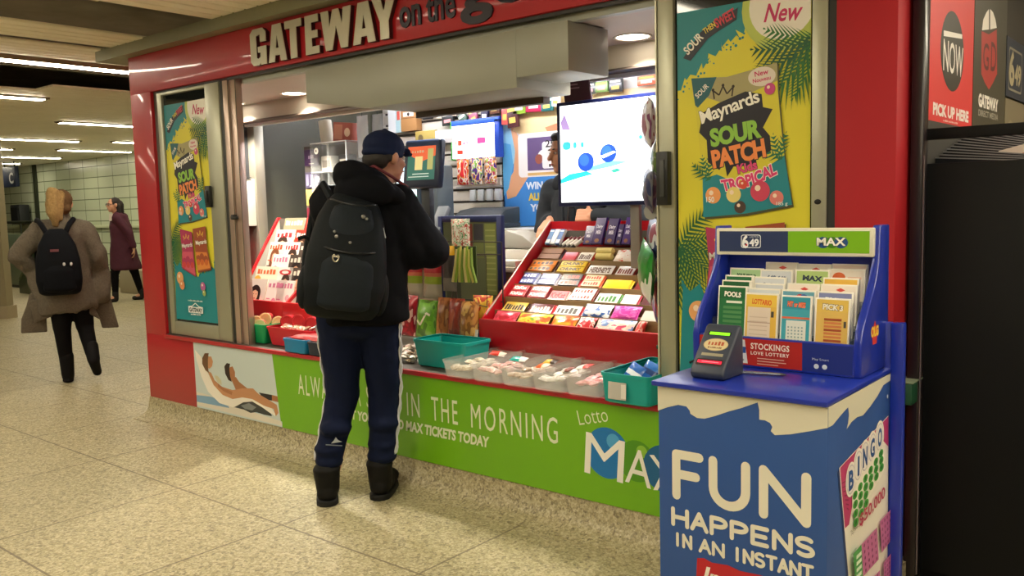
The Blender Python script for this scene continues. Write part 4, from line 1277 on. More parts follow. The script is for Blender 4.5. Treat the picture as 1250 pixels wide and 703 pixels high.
p.rrect(0.05, 0.03, 0.36, 0.22, 0.02, '#8a8474'); p.rrect(0.06, 0.04, 0.35, 0.21, 0.02, '#2b3240'); p.text('6', 0.06, 0.05, 0.12, 0.16, '#a89c7c', bold=0.04); p.text('49', 0.19, 0.06, 0.15, 0.10, '#a89c7c', bold=0.04)
fin(p, t)
t, p = wall_sign('sign', 'beige board with faint zeros below the blue 649 sign', 4.41, 5.0, 1.50, 1.79, '#7d735c')
p.text('000', 0.05, 0.06, 0.5, 0.14, '#94886c', bold=0.0); fin(p, t)

# ------------------------------------------------------------------ bins on the counter
ZC = 0.586


def rring(cx, cy, w, d, r, z):
    p = []
    for sx, sy, a in ((1, -1, -90), (1, 1, 0), (-1, 1, 90), (-1, -1, 180)):
        for k in range(5):
            t = rad(a + k * 22.5)
            p.append((cx + sx * (w / 2 - r) + r * math.cos(t), cy + sy * (d / 2 - r) + r * math.sin(t), z))
    return p


def tub(name, label, x, y, w, d, h, m, taper=0.82, group=None, wall=0.004, lip=0.008, rotz=0.0):
    """open bin, (x, y) is its rim centre"""
    t = thing(name, label, 'bin', (x, y, ZC), rotz, group)
    b = MB(); tw, td = w * taper, d * (1 - (1 - taper) * w / max(d, w))
    rr = min(w, d) * 0.09
    b.loft([rring(0, 0, tw - 0.02, td - 0.02, rr, 0), rring(0, 0, tw, td, rr, 0.006), rring(0, 0, w - lip, d - lip, rr, h - 0.012),
            rring(0, 0, w - lip - 2 * wall, d - lip - 2 * wall, rr * .9, h - 0.012), rring(0, 0, tw - 2 * wall, td - 2 * wall, rr * .9, 0.010)], m)
    b.build('body', t, smooth=True, angle=50)
    r = MB(); r.loft([rring(0, 0, w - lip - 2 * wall, d - lip - 2 * wall, rr, h - 0.013), rring(0, 0, w, d, rr * 1.1, h - 0.013), rring(0, 0, w, d, rr * 1.1, h), rring(0, 0, w - lip - 2 * wall, d - lip - 2 * wall, rr, h)], m, cap=False)
    r.f.append([i for i in range(0)]) if False else None
    r.build('rim', t, smooth=True, angle=50)
    return t


CLEAR = mat('#e2e0d8', rough=0.12, alpha=0.2)
TEALM = mat('#0f9a94', rough=0.35)
GREENM = mat('#12985a', rough=0.3)
REDM = mat('#c42030', rough=0.3)
NAVYM = mat('#1b2436', rough=0.4)
CYANM = mat('#1878a8', rough=0.35)


def pillow(w, h, t, pat, seed=0, nu=14, nv=12, crimp=True, noise_a=0.25, n_exp=2.6, rim=0.0):
    """sealed bag standing in x-z, centred, facing -y"""
    mb = MB(); off = seed * 7.31; V = []; idx = {}
    for side in (0, 1):
        for j in range(nv + 1):
            for i in range(nu + 1):
                u = -1 + 2 * i / nu; v = -1 + 2 * j / nv
                e = (1 - abs(u) ** n_exp) * (1 - abs(v) ** n_exp)
                nz = noise.noise(Vector((u * 2.2 + off, v * 2.2, side * 5.0)))
                y = (t / 2) * (max(e, 0) ** 0.6) * (1 + noise_a * nz)
                pinch = 1 - 0.05 * (1 - v * v) * (1 if crimp else 0)
                x = u * w / 2 * pinch
                z = v * h / 2 + 0.012 * h * nz * (1 - v * v)
                edge = (i in (0, nu) or j in (0, nv))
                key = (0 if edge else side, i, j)
                if key not in idx:
                    idx[key] = len(V); V.append((x, -y if side == 0 else y, z))
    for side in (0, 1):
        for j in range(nv):
            for i in range(nu):
                q = []
                for a, b in ((i, j), (i + 1, j), (i + 1, j + 1), (i, j + 1)):
                    edge = (a in (0, nu) or b in (0, nv)); q.append(idx[(0 if edge else side, a, b)])
                if side: q.reverse()
                c = pat((i + .5) / nu, (j + .5) / nv)
                mb.add([], [], c); mb.f.append(q); mb.mi.append(mb._k(c))
    mb.v = [Vector(p) for p in V]
    return mb


def gloss(h, r=0.3):
    return mat(h, rough=r, coat=0.25)


def pat_bands(cols):
    return lambda u, v: gloss(cols[min(int(v * len(cols)), len(cols) - 1)])


def pat_cols(cols):
    return lambda u, v: gloss(cols[min(int(u * len(cols)), len(cols) - 1)])


def pat_blotch(cols, seed, sc=3.0):
    m = blotch(cols, seed, sc)
    return lambda u, v: m


def pat_label(body, centre, end=None):
    return lambda u, v: gloss(end if (end and (u < .1 or u > .9)) else (centre if (.2 < u < .8 and .25 < v < .75) else body))


def bag(name, label, cat, loc, w, h, t, pat, rot=(0, 0, 0), group=None, seed=0, text=None, tcol='#f4f0e8', tb=0.04, nu=12, nv=10, outline=None, th=0.3, tw=0.8, tz=0.0, part='wrapper', n_exp=2.6):
    o = thing(name, label, cat, loc, 0, group, rot=rot)
    wr_ = pillow(w, h, t, pat, seed, nu, nv, n_exp=n_exp).build(part, o, smooth=True, angle=60)
    if text:
        p = Print(y=-t / 2 * 0.97 - 0.001); p.text(text, -w * tw / 2, -h * th / 2 + tz * h, w * tw, h * th, tcol, bold=tb, outline=outline, ow=0.04)
        p.build('lettering', wr_)
    return o


# five clear bins along the right half of the ledge
names = ['leftmost of the five clear bins, on the ledge beside the big teal bin', 'second clear bin from the left, with a pink and a teal packet',
         'third of the five clear bins, with a yellow and orange packet', 'fourth clear bin, filled with white wrapped sweets', 'clear bin beside the small teal bin, filled with pink sweets']
fills = [('#c9bfa8', '#b9a88a', '#d6cfbd'), ('#d9b4ac', '#c98a86', '#cfc4b4'), ('#b5a48c', '#a8836a', '#cabfae'), ('#e2dfd8', '#f0ede6', '#c9c6c0'), ('#e09a9c', '#d9828a', '#e8b4b0')]
for i in range(5):
    x = -2.80 + 0.087 + i * 0.1745
    tub('bin', names[i], x, 3.05, 0.178, 0.405, 0.085, CLEAR, 0.86, 'clear bins on the counter ledge', wall=0.002)
    rnd = random.Random(40 + i)
    for k in range(9):
        w, h = rnd.uniform(0.05, 0.075), rnd.uniform(0.035, 0.05)
        fx = x + (-0.035 + 0.035 * (k % 3)); fy = 2.90 + 0.085 * (k // 3) + rnd.uniform(-0.01, 0.01)
        c = fills[i]
        where = ['front left', 'front middle', 'front right', 'middle left', 'centre', 'middle right', 'back left', 'back middle', 'back right'][k]
        bag('sweet_packet', '%s sweet packet lying %s in the %s clear bin' % (['pale', 'pinkish', 'tan', 'white', 'pink'][i], where, ['first', 'second', 'third', 'fourth', 'fifth'][i]), 'sweet packet',
            (fx, fy, ZC + 0.045 + rnd.uniform(0, 0.012)), w, h, 0.022, pat_blotch(c, i * 9 + k), rot=(rad(-82 + rnd.uniform(-8, 8)), rad(rnd.uniform(-12, 12)), rad(rnd.uniform(-50, 50))), group='packets in the clear bins', seed=i * 9 + k, nu=8, nv=6)
special = [(-2.72, 3.16, '#c93a2a', '#e0d8cc', 'red and white packet on top in the first clear bin', 0.08), (-2.54, 3.10, '#1fa096', '#e8e6e0', 'teal and white packet on top in the second clear bin', 0.085),
           (-2.37, 3.12, '#e0b03a', '#3a2a20', 'yellow and brown packet on top in the third clear bin', 0.07), (-2.34, 3.02, '#d9672a', '#e8d8b8', 'orange packet in front of the yellow one in the third clear bin', 0.07),
           (-2.17, 3.10, '#f0eee8', '#c9463a', 'white straw packet with red end in the fourth clear bin', 0.10), (-2.19, 3.00, '#e8e4dc', '#8a4a3a', 'white and brown packet in the fourth clear bin', 0.08), (-2.02, 3.10, '#e8b8b0', '#b8603a', 'pink and brown packet at the back of the fifth clear bin', 0.07)]
for k, (x, y, c1, c2, lb, w) in enumerate(special):
    bag('sweet_packet', lb, 'sweet packet', (x, y, ZC + 0.072), w, 0.045, 0.018, pat_cols([c1, c1, c2]), rot=(rad(-75), rad(8 - 5 * k), rad(20 - 9 * k)), seed=70 + k, nu=8, nv=6)

t = tub('bin', 'small teal bin with a white card, at the right end beside the clear bins', -1.795, 3.03, 0.235, 0.40, 0.122, TEALM, 0.9)
m = MB(); m.rbox((-0.03, -0.202, 0.055), (0.082, 0.002, 0.068), mat('#b9b6ae', rough=0.6), (rad(-3), 0, 0)); m.build('card', t)
m = MB(); m.rbox((0.0, -0.2035, 0.055), (0.022, 0.001, 0.055), mat('#dcd9d2', rough=0.6), (rad(-3), 0, 0)); m.build('card_note', t)
for k, (dx, dy, c1, c2, lb) in enumerate(((-0.05, -0.06, '#1c5cae', '#d9e0e8', 'front blue packet in the small teal bin'), (-0.01, 0.0, '#2468b8', '#20407a', 'middle blue packet in the small teal bin'), (0.02, 0.06, '#1f58a6', '#cfd8e6', 'rear blue packet in the small teal bin'), (0.065, 0.02, '#c4263a', '#d98a92', 'red packet leaning at the right of the small teal bin'), (0.075, 0.11, '#b81f36', '#d9707a', 'red packet at the back of the small teal bin'))):
    bag('sweet_packet', lb, 'sweet packet', (-1.795 + dx, 3.03 + dy, ZC + 0.088), 0.10, 0.11, 0.02, pat_bands([c1, c1, c2, c1]), rot=(rad(-38), rad(12), rad(-25 + k * 6)), seed=90 + k)

tub('bin', 'big empty teal bin on the ledge just right of the man', -2.965, 3.095, 0.355, 0.21, 0.136, TEALM, 0.88)
t = tub('bin', 'flat blue bin with a white card behind the big teal bin', -3.06, 3.31, 0.30, 0.19, 0.118, CYANM, 0.88)
m = MB(); m.rbox((0.095, -0.08, 0.125), (0.10, 0.003, 0.08), mat('#cdcac2', rough=0.6), (rad(-12), 0, 0)); m.build('card', t)
tub('bin', 'green bin of cardboard cups at the left end of the ledge', -4.575, 3.085, 0.37, 0.20, 0.117, GREENM, 0.88)
tub('bin', 'red bin between the green bin and the man', -4.165, 3.085, 0.43, 0.20, 0.112, REDM, 0.86)
tub('bin', 'small cyan bin on the edge in front of the red bin', -3.975, 2.955, 0.205, 0.14, 0.08, CYANM, 0.92)
tub('bin', 'small dark navy bin half hidden by the man', -3.755, 2.955, 0.21, 0.14, 0.076, NAVYM, 0.92)
t = thing('wrap_bundle', 'flat red wrapped bundle lying over the small cyan and navy bins', 'packet', (-3.90, 2.97, ZC + 0.082))
pillow(0.34, 0.10, 0.04, pat_blotch(['#a81f28', '#c22a30', '#8f1a22'], 4), 4).build('wrapper', t, smooth=True); t.rotation_euler = (rad(-86), 0, 0)
for k in range(4):
    bag('sweet_packet', 'crumpled cream and brown packet in the red bin, %s one' % ['leftmost', 'second', 'third', 'rightmost'][k], 'sweet packet', (-4.27 + 0.075 * k, 3.075, ZC + 0.105), 0.085, 0.05, 0.025, pat_blotch(['#d6cbb0', '#8a7248', '#b94a3a', '#e6e0cc'], 20 + k, 5), rot=(rad(-70), rad(15 - 12 * k), rad(30 - 22 * k)), seed=20 + k)


def cup(label, loc, rz, body, inner, group):
    t = thing('cardboard_cup', label, 'cup', loc, 0, group, rot=(rad(90), 0, rz))
    m = MB(); m.lathe([(0.026, -0.06), (0.0365, 0.046), (0.0375, 0.048), (0.0375, 0.050)], body, 22, cap=False); m.build('sleeve', t, smooth=True)
    m = MB(); m.lathe([(0.0375, 0.050), (0.0395, 0.051), (0.0395, 0.056), (0.0355, 0.057)], inner, 22, cap=False); m.build('rim', t, smooth=True)
    m = MB(); m.lathe([(0.0355, 0.056), (0.033, 0.0575), (0.030, 0.050), (0.0005, 0.049)], inner, 22, cap=False); m.build('lid', t, smooth=True)
    return t


BODY, INN = mat('#b02a2a', rough=0.5), mat('#ecd6a0', rough=0.55)
for k, (x, y, z, a) in enumerate(((-4.70, 3.05, .10, 40), (-4.62, 3.09, .115, 52), (-4.52, 3.05, .105, 48), (-4.44, 3.12, .12, 55), (-4.58, 3.14, .13, 42))):
    cup('red and cream cardboard cup in the green bin, %s' % ['far left', 'second from the left', 'front middle', 'far right', 'at the back'][k], (x, y, ZC + z), rad(a), BODY, INN, 'cups in the green bin')
for k, (x, y, z, a) in enumerate(((-4.33, 3.12, .135, 40), (-4.25, 3.13, .14, 50), (-4.12, 3.13, .135, 45), (-4.03, 3.13, .13, 52))):
    cup('red cup at the back of the red bin, %s one' % ['leftmost', 'second', 'third', 'rightmost'][k], (x, y, ZC + z), rad(a), REDM, mat('#c83038', rough=0.4), 'red cups in the red bin')

# ------------------------------------------------------------------ sloped candy rack at the right
RY0, RY1, RZ0, RZ1 = 3.27, 3.88, 0.806, 1.262
RXL, RXR = -2.92, -1.72
rk = thing('candy_rack', 'sloped red rack of chocolate bars in tiers under the television', 'candy rack', ((RXL + RXR) / 2, RY0, ZC))
gx, gy, gz = (RXL + RXR) / 2, RY0, ZC
RACKRED = mat('#ad0f1c', rough=0.3, coat=0.3)
BROWN = mat('#8a6f4c', rough=0.5)
STEEL = mat('#b0aca2', rough=0.35, metal=0.6)
m = MB(); m.box(RXL - gx, RXR - gx, -0.02, 0.0, 0.0, RZ0 - gz, RACKRED); m.build('front_board', rk, bevel=0.003)
side = [(0.0, 0.0), (0.0, RZ0 - gz), (RY1 - gy - 0.02, RZ1 - gz + 0.015), (RY1 - gy, RZ1 - gz + 0.015), (RY1 - gy, 0.0)]
for a in (RXL, RXR - 0.014):
    m = MB(); m.prism_yz(side, a - gx, a + 0.014 - gx, RACKRED); m.build('side_panel', rk, bevel=0.002)
m = MB(); m.box(RXL + 0.014 - gx, RXR - 0.014 - gx, RY1 - gy - 0.02, RY1 - gy, 0, RZ1 - gz + 0.015, RACKRED); m.build('back_board', rk)
m = MB(); m.prism_yz([(0.02, RZ0 - gz + 0.015), (RY1 - gy - 0.03, RZ1 - gz + 0.02), (RY1 - gy - 0.03, RZ1 - gz + 0.026), (0.02, RZ0 - gz + 0.021)], RXL + 0.0145 - gx, RXL + 0.02 - gx, STEEL); m.build('edge_rail', rk)
NT = 7
TY = [RY0 + 0.004 + k * 0.082 for k in range(NT + 1)]
TZ = [RZ0 - 0.045 + k * 0.0595 for k in range(NT + 1)]
for k in range(NT):
    m = MB()
    m.prism_yz([(TY[k] - gy, TZ[k] - gz), (TY[k + 1] - gy, TZ[k] + 0.018 - gz), (TY[k + 1] - gy, TZ[k] + 0.023 - gz), (TY[k] - gy, TZ[k] + 0.005 - gz)], RXL + 0.02 - gx, RXR - 0.02 - gx, BROWN)
    m.build('shelf', rk)
    if k:
        m = MB(); m.box(RXL + 0.02 - gx, RXR - 0.02 - gx, TY[k] - gy - 0.004, TY[k] - gy, TZ[k] - 0.034 - gz, TZ[k] + 0.022 - gz, BROWN); m.build('tier_lip', rk, bevel=0.001)
m = MB(); m.box(RXL + 0.1 - gx, RXR - 0.02 - gx, RY1 - gy - 0.026, RY1 - gy - 0.021, RZ1 - gz - 0.07, RZ1 - gz - 0.035, mat('#6d6a64', rough=0.4, metal=0.4)); m.build('back_strip', rk)


def bar(name, label, cat, loc, w, h, t, c, text=None, tcol='#f0ece2', ends=None, rot=(rad(-52), 0, 0), group=None, seed=0, tb=0.04, stripe=None, n=1, th=0.55):
    """wrapped bar(s): flattened body with crimped ends; n bars stacked"""
    o = thing(name, label, cat, loc, 0, group, rot=rot)
    for q in range(n):
        m = MB(); rg = []
        for xx, sc in ((-.5, .12), (-.462, .14), (-.45, .8), (-.43, 1), (.43, 1), (.45, .8), (.462, .14), (.5, .12)):
            hh = h / 2 * (1.0 if sc < .5 else .94); tt = t / 2 * sc
            rg.append([(xx * w, y_, z_ + q * h) for y_, z_ in ((-tt, -hh), (-tt, hh * .92), (-tt * .85, hh), (tt, hh), (tt, -hh))])
        m.loft(rg[0:3], gloss(ends or c), cap=True); m.loft(rg[2:6], gloss(c)); m.loft(rg[5:8], gloss(ends or c), cap=True)
        wr_ = m.build('wrapper', o, smooth=True, angle=35)
        p = Print(y=-t / 2 - 0.0006)
        if stripe: p.rect(-w * .4, -h * .42 + q * h, w * .4, -h * .2 + q * h, gloss(stripe)); p.rect(-w * .4, h * .3 + q * h, w * .4, h * .38 + q * h, gloss(stripe))
        if text: p.text(text, -w * .36, -h * th / 2 + q * h, w * .72, h * th, tcol, bold=tb)
        if p.f: p.build('lettering', wr_)
    return o


def pos(k, x, lift=0.028, fy=0.032):
    return (x, TY[k] + fy, TZ[k] + lift)


PYK = (390, 377, 356, 338, 322, 307, 290)


def span(k, pa, pb):
    a = at_y(pa, PYK[k], TY[k] + .03).x; b_ = at_y(pb, PYK[k], TY[k] + .03).x
    return (a + b_) / 2, (b_ - a) * .97


TN = ['front', 'second', 'third', 'fourth', 'fifth', 'sixth', 'top']
G = 'chocolate bars and sweets on the red sloped rack'
TIL = rad(-50)


def sweets(k, items):
    for i, (pa, pb, kind, c, c2, tx, tc, lb) in enumerate(items):
        x, w = span(k, pa, pb)
        L = lb + ', %s tier of candy rack' % TN[k]
        if kind == 'bag':
            bag('sweet_bag', L, 'sweet bag', pos(k, x, .044), w, .10 if k == 0 else .085, .045 if k == 0 else .038, pat_blotch(c, 30 + k * 10 + i, 3.2), rot=(rad(-46), 0, rad((i % 3 - 1) * 2)), group=G, seed=30 + k * 10 + i)
        else:
            n = int(kind)
            bar('chocolate_bar', L, 'chocolate bar', pos(k, x, .03), w, .04 if n == 2 else .072, .024, c, tx, tc, c2, (TIL, 0, rad((i % 3 - 1) * 1.5)), G, n=n, stripe=None)


sweets(0, [(601, 631, 'bag', ['#b0182e', '#d8405a', '#c9223c'], None, None, None, 'red gummy bag at the left'), (630, 671, 'bag', ['#7fa82e', '#c9c02e', '#e0d04a', '#d9662e'], None, None, None, 'yellow green sweet bag'),
           (672, 703, 'bag', ['#d9581e', '#e08a2a', '#e8b03a'], None, None, None, 'orange sweet bag'), (703, 725, 'bag', ['#c8323a', '#e8e2d8', '#b8242e'], None, None, None, 'small red and white packet'),
           (725, 774, 'bag', ['#d95a7a', '#e8e0d0', '#e8c8c0', '#6a8ac0'], None, None, None, 'pastel sweet bag'), (776, 786, 'bag', ['#d9403a', '#e8b8a8'], None, None, None, 'narrow red packet at the right end')])
sweets(1, [(614, 645, '1', '#c9a83a', '#3a2418', '~~~~~~~', '#20140f', 'gold and brown bar at the left'), (645, 677, '1', '#5a1a1c', '#c9363a', '~~~~~~', '#e8ddd0', 'dark brown and red bar'), (677, 711, '1', '#e6e0d6', '#b82a34', '~~~~~', '#20140f', 'white bar with black lettering'),
           (711, 747, 'bag', ['#dfe6ee', '#e9edf2', '#3a6ab8'], None, None, None, 'white and blue bag'), (783, 806, '1', '#c9c2b4', '#4a3a30', None, None, 'pale bar at the right end'), (747, 781, 'bag', ['#c42a9a', '#e86ac0', '#d03aa8'], None, None, None, 'magenta bag at the right')])
sweets(2, [(621, 643, '2', '#b3162a', '#8a0f1e', 'KitKat', '#f0ece6', 'red wafer bars at the left'), (644, 669, '2', '#b8182c', '#7a0f1a', 'KitKat', '#f0ece6', 'red wafer bars second from the left'), (670, 694, '1', '#d66a6c', '#f0d8d4', 'KitKat', '#b3162a', 'pale red wafer bar'),
           (694, 726, '2', '#e8e0d4', '#7a2a22', '~~~~~~', '#8a2a20', 'cream and brown bars stacked in two'), (727, 758, '1', '#eceade', '#4a9a3a', '~~~~~', '#2f7a2a', 'white bar with green print'), (759, 781, '1', '#efe6e2', '#d94a6a', None, None, 'white box with pink end'), (783, 806, '1', '#5a2a2a', '#c9a24a', None, None, 'dark bar at the right end')])
sweets(3, [(634, 655, '2', '#2a3a86', '#c9d0e6', '~~~~', '#e6eaf4', 'dark blue bars stacked in two at the left'), (656, 680, '2', '#4a5aa8', '#d6dae8', '~~~~', '#e6eaf4', 'paler blue bars stacked in two'), (681, 709, '2', '#1f1a1c', '#b02a2e', '~~~~', '#d8503a', 'black and red bars stacked in two'),
           (709, 735, '2', '#d6b08a', '#d9582a', '~~~~~~', '#b8321e', 'orange speckled bars'), (736, 772, '1', '#eab31e', '#f0c83a', None, None, 'big yellow packet'), (775, 804, '1', '#7a2a26', '#e0d6c8', None, None, 'maroon bar at the right end')])
sweets(4, [(643, 678, '2', '#d9822a', '#4a2414', '~~~~~', '#3a1a10', 'orange and brown bars stacked in two at the left'), (679, 715, '2', '#eac63a', '#e0982a', 'CHUNKY', '#3a2414', 'yellow bars reading CHUNKY'), (716, 751, '1', '#ece8e0', '#8a5a3a', "HERSHEY'S", '#6a4430', "white bar reading HERSHEY'S"),
           (752, 777, '1', '#e6dcd4', '#b03a34', '~~~~~~', '#8a3a2a', 'white and red bar at the right'), (779, 804, '1', '#c9a84a', '#3a2a1c', None, None, 'tan bar at the right end')])
sweets(5, [(656, 686, '2', '#7a4a2a', '#3a2030', None, None, 'brown bars stacked in two at the left'), (687, 706, '1', '#b8242c', '#e8ddd2', None, None, 'red bar'), (706, 725, '1', '#e8e2d8', '#c93a3a', '~~~~~~~', '#5a2a22', 'white bar with red ends'), (750, 777, 'bag', ['#f0e2dc', '#f0e2dc', '#f2eae6', '#e0564a'], None, None, None, 'white and pink bag at the right'), (779, 803, '1', '#a8352e', '#e6dccb', None, None, 'brick red bar at the right end')])
x, w = span(5, 726, 749)
o = thing('sweet_roll', 'pale yellow rolls, sixth tier of candy rack', 'sweet roll', pos(5, x, .04), 0, G, rot=(0, 0, rad(4)))
for q in range(2):
    m = MB(); m.tube([(-w / 2, 0.012 * q, .028 * q), (-w * .4, .012 * q, .028 * q), (w * .4, .012 * q, .028 * q), (w / 2, .012 * q, .028 * q)], [.004, .019, .019, .004], gloss('#e6d58a'), 14); m.build('wrapper', o, smooth=True)
for k in range(3):
    x, w = span(6, 668 + k * 6, 675 + k * 6)
    bar('gum_pack', 'blue and white gum pack at the left of the top candy tier, %s one' % ['first', 'second', 'third'][k], 'gum pack', pos(6, x, .075, .04), w, .10, .02, ['#5f86b8', '#d3dae4', '#3f68a8'][k], None, None, '#e6eaf0', (rad(-35), 0, rad(-8)), G, stripe='#e6eaf0')
for k in range(4):
    x, w = span(6, 688 + k * 5, 693 + k * 5)
    o = thing('gum_tube', 'black and white gum tube slanting on the top candy tier, %s one' % ['first', 'second', 'third', 'fourth'][k], 'gum tube', pos(6, x, .045, .03), 0, G, rot=(0, rad(-35), rad(20)))
    m = MB(); m.tube([(-.05, 0, 0), (-.02, 0, 0)], .011, gloss('#2a2224'), 12); m.tube([(-.02, 0, 0), (.03, 0, 0)], .0112, gloss('#e0dcd8'), 12); m.tube([(.03, 0, 0), (.05, 0, 0)], .011, gloss('#6a2230'), 12); m.build('wrapper', o, smooth=True, angle=50)
for k, (pa, pb, h, c) in enumerate(((712, 724, .11, '#2e1858'), (724, 738, .155, '#33195e'), (739, 753, .15, '#2d1654'), (753, 760, .12, '#2a144e'), (760, 772, .155, '#40246c'))):
    x, w = span(6, pa, pb)
    o = bar('chocolate_bar', 'purple chocolate slab standing on the top candy tier, %s of five from the left' % ['first', 'second', 'third', 'fourth', 'fifth'][k], 'chocolate bar', pos(6, x, .03 + h / 2, .045 - .004 * (k % 2)), w, h, .018, c, None, None, None, (rad(-24), 0, 0), G)
    p = Print(y=-.0105); p.text('Dairy', -w * .3, h * .05, w * .6, h * .16, '#d8d2e6', bold=.03, shear=.2); p.text('Milk', -w * .22, -h * .13, w * .45, h * .15, '#d8d2e6', bold=.03, shear=.2); p.disc(0, -h * .36, w * .2, '#8a5a34', h * .07); p.build('print', o)

# ------------------------------------------------------------------ magazine rack at the left
MX0, MX1, MY = -5.02, -4.52, 3.23
RED2 = mat('#c01a22', rough=0.3, coat=0.3)
t = thing('magazine_rack', 'stepped magazine rack with red edges behind the green and red bins', 'magazine rack', ((MX0 + MX1) / 2, MY, ZC))
hx, hy, hz = (MX0 + MX1) / 2, MY, ZC
m = MB(); m.box(MX0 - hx, MX1 - hx, -0.018, 0.0, 0, 0.225, RED2); m.build('front_board', t, bevel=0.003)
sp_ = [(0, 0), (0, 0.225), (0.335, 0.735), (0.36, 0.735), (0.36, 0)]
m = MB(); m.prism_yz(sp_, MX0 - hx, MX0 + 0.01 - hx, mat('#b9b5ac', rough=0.5)); m.build('side_panel', t)
m = MB(); m.prism_yz([(-0.002, 0.225), (0.333, 0.742), (0.355, 0.742), (0.355, 0.728), (0.338, 0.728), (0.006, 0.215)], MX0 - 0.004 - hx, MX0 + 0.014 - hx, RED2); m.build('edge_strip', t)
m = MB(); m.box(MX0 - hx, MX1 + 0.25 - hx, 0.345, 0.36, 0, 0.735, mat('#8a8780', rough=0.5)); m.build('back_board', t)
for k in range(6):
    m = MB(); m.box(MX0 + 0.012 - hx, MX1 + (0.22 if k > 2 else 0) - hx, 0.004 + k * 0.05, 0.05 + k * 0.05, 0.10 + k * 0.078, 0.104 + k * 0.078, mat('#c9c5bc', rough=0.3)); m.build('step', t)


def cover(o, W, H, style, seed, title=None):
    rnd = random.Random(seed); p = ClipPrint(y=-0.0006); p.W = W; p.H = H
    bg, acc, hair, skin, cloth = style
    p.rect(0, 0, W, H, bg)
    if hair:      # generic portrait
        cx = W * rnd.uniform(.42, .6)
        p.disc(cx, H * .60, W * .30, hair, H * .24); p.poly([(cx - W * .3, H * .6), (cx + W * .3, H * .6), (cx + W * .26, H * .3), (cx - W * .26, H * .3)], hair)
        p.poly([(cx - W * .4, 0), (cx - W * .3, H * .28), (cx - W * .08, H * .36), (cx + W * .1, H * .36), (cx + W * .32, H * .28), (cx + W * .4, 0)], cloth)
        p.rect(cx - W * .07, H * .33, cx + W * .07, H * .45, skin); p.disc(cx, H * .58, W * .165, skin, H * .16)
        p.disc(cx - W * .07, H * .6, W * .025, hair, H * .012, n=8); p.disc(cx + W * .07, H * .6, W * .025, hair, H * .012, n=8); p.disc(cx, H * .49, W * .05, '#b8484a', H * .014, n=10)
        p.poly([(cx - W * .17, H * .66), (cx - W * .1, H * .76), (cx + W * .1, H * .76), (cx + W * .17, H * .66), (cx, H * .71)], hair)
    else:
        for i in range(5): p.disc(rnd.uniform(.1, .9) * W, rnd.uniform(.1, .62) * H, W * rnd.uniform(.1, .2), rnd.choice([acc, cloth, skin]), n=16)
    if title: p.text(title, W * .08, H * .80, W * .84, H * .14, acc, bold=.03)
    for i in range(6):
        x = W * (.06 if i % 2 else .66); p.rect(x, H * (.12 + .075 * i), x + W * rnd.uniform(.18, .28), H * (.145 + .075 * i), acc if i % 3 else '#3a3436')
    p.build('cover_print', o.children[0])


styles = {'face': ('#d9cfc6', '#c9343a', '#1f1614', '#e0b594', '#7a1f26'), 'pale': ('#eee6e2', '#c97a9a', None, '#e8c4cc', '#d9a9b4'), 'kids': ('#b5241f', '#f0e6da', None, '#c43a30', '#a31c1a'),
          'flower': ('#ece6cf', '#d96a3a', None, '#e8b04a', '#d9502e'), 'white': ('#ece8e2', '#c4353a', '#3a2a20', '#e3b896', '#d9d2c8'), 'dark': ('#4a4038', '#e0d6c6', '#1c1512', '#d9a984', '#2a2422'),
          'purple': ('#d8cfd4', '#3d2a86', '#2a1c18', '#dcb090', '#8a3a5a'), 'orange': ('#e6d8cc', '#d9502a', '#7a4a2a', '#e0b090', '#c04028'), 'people': ('#b83224', '#f2ece2', '#4a2c1e', '#dcae8c', '#303a5a'), 'olive': ('#8a866c', '#e8e4d4', None, '#a39c80', '#6e6a52'), 'green': ('#dfe3cf', '#5aa02e', '#4a3424', '#e0b894', '#7aa84a')}
mags = [  # row, x, width, style, title, label
    (0, -4.905, .20, 'face', None, 'magazine with a dark haired face, bottom row left'), (0, -4.70, .19, 'pale', '~~~~', 'pale magazine with pink print, bottom row right'), (0, -4.60, .17, 'pale', '~~~~~', 'white magazine at the red divider, bottom row'),
    (1, -4.87, .24, 'flower', '~~~~~~', 'cream magazine with orange and yellow flowers, second row'), (1, -4.67, .15, 'white', 'O', 'white magazine with a big red O, second row'), (1, -4.545, .17, 'dark', '~~~~', 'magazine with dark portrait cover at the divider, second row'),
    (2, -4.78, .18, 'pale', '~~~~~', 'pale magazine with lilac print, third row'), (2, -4.60, .17, 'dark', '~~~~', 'magazine with dark haired portrait, third row'), (2, -4.44, .2, 'purple', 'VANITY', 'magazine with purple VANITY title, third row right'),
    (3, -4.89, .16, 'orange', '~~~~~', 'orange titled magazine at the left of the fourth row'), (3, -4.72, .16, 'white', '~~~~~', 'white magazine with small portrait, fourth row'), (3, -4.55, .18, 'dark', '~~~~', 'dark magazine in the fourth row beside the green one'), (3, -4.40, .14, 'green', '~~~~~', 'green titled magazine at the right of the fourth row'),
    (4, -4.86, .20, 'white', '~~~~', 'white framed magazine at the left of the fifth row'), (4, -4.66, .17, 'people', '~~~~~~', 'red titled magazine in the middle of the fifth row'), (4, -4.47, .21, 'white', '~~~~~~~', 'wide white magazine at the right of the fifth row'),
    (5, -4.82, .22, 'olive', '~~~~~~', 'olive grey magazine at the left of the top row'), (5, -4.60, .19, 'people', 'People', 'red magazine reading People in the top row'), (5, -4.40, .17, 'purple', '~~', 'lilac magazine at the right end of the top row')]
for k, (r, x, w, st_, ti, lb) in enumerate(mags):
    h = .255
    o = thing('magazine', lb + ' of the left rack', 'magazine', (x - w / 2, MY + 0.012 + r * 0.05, ZC + 0.105 + r * 0.078), 0, 'magazines on the left rack', rot=(rad(-17), 0, 0))
    MB().box(0, w, 0, 0.006, 0, h, mat('#e4ded4', rough=0.4)).build('pages', o, bevel=0.001)
    cover(o, w, h, styles[st_], 100 + k, ti)
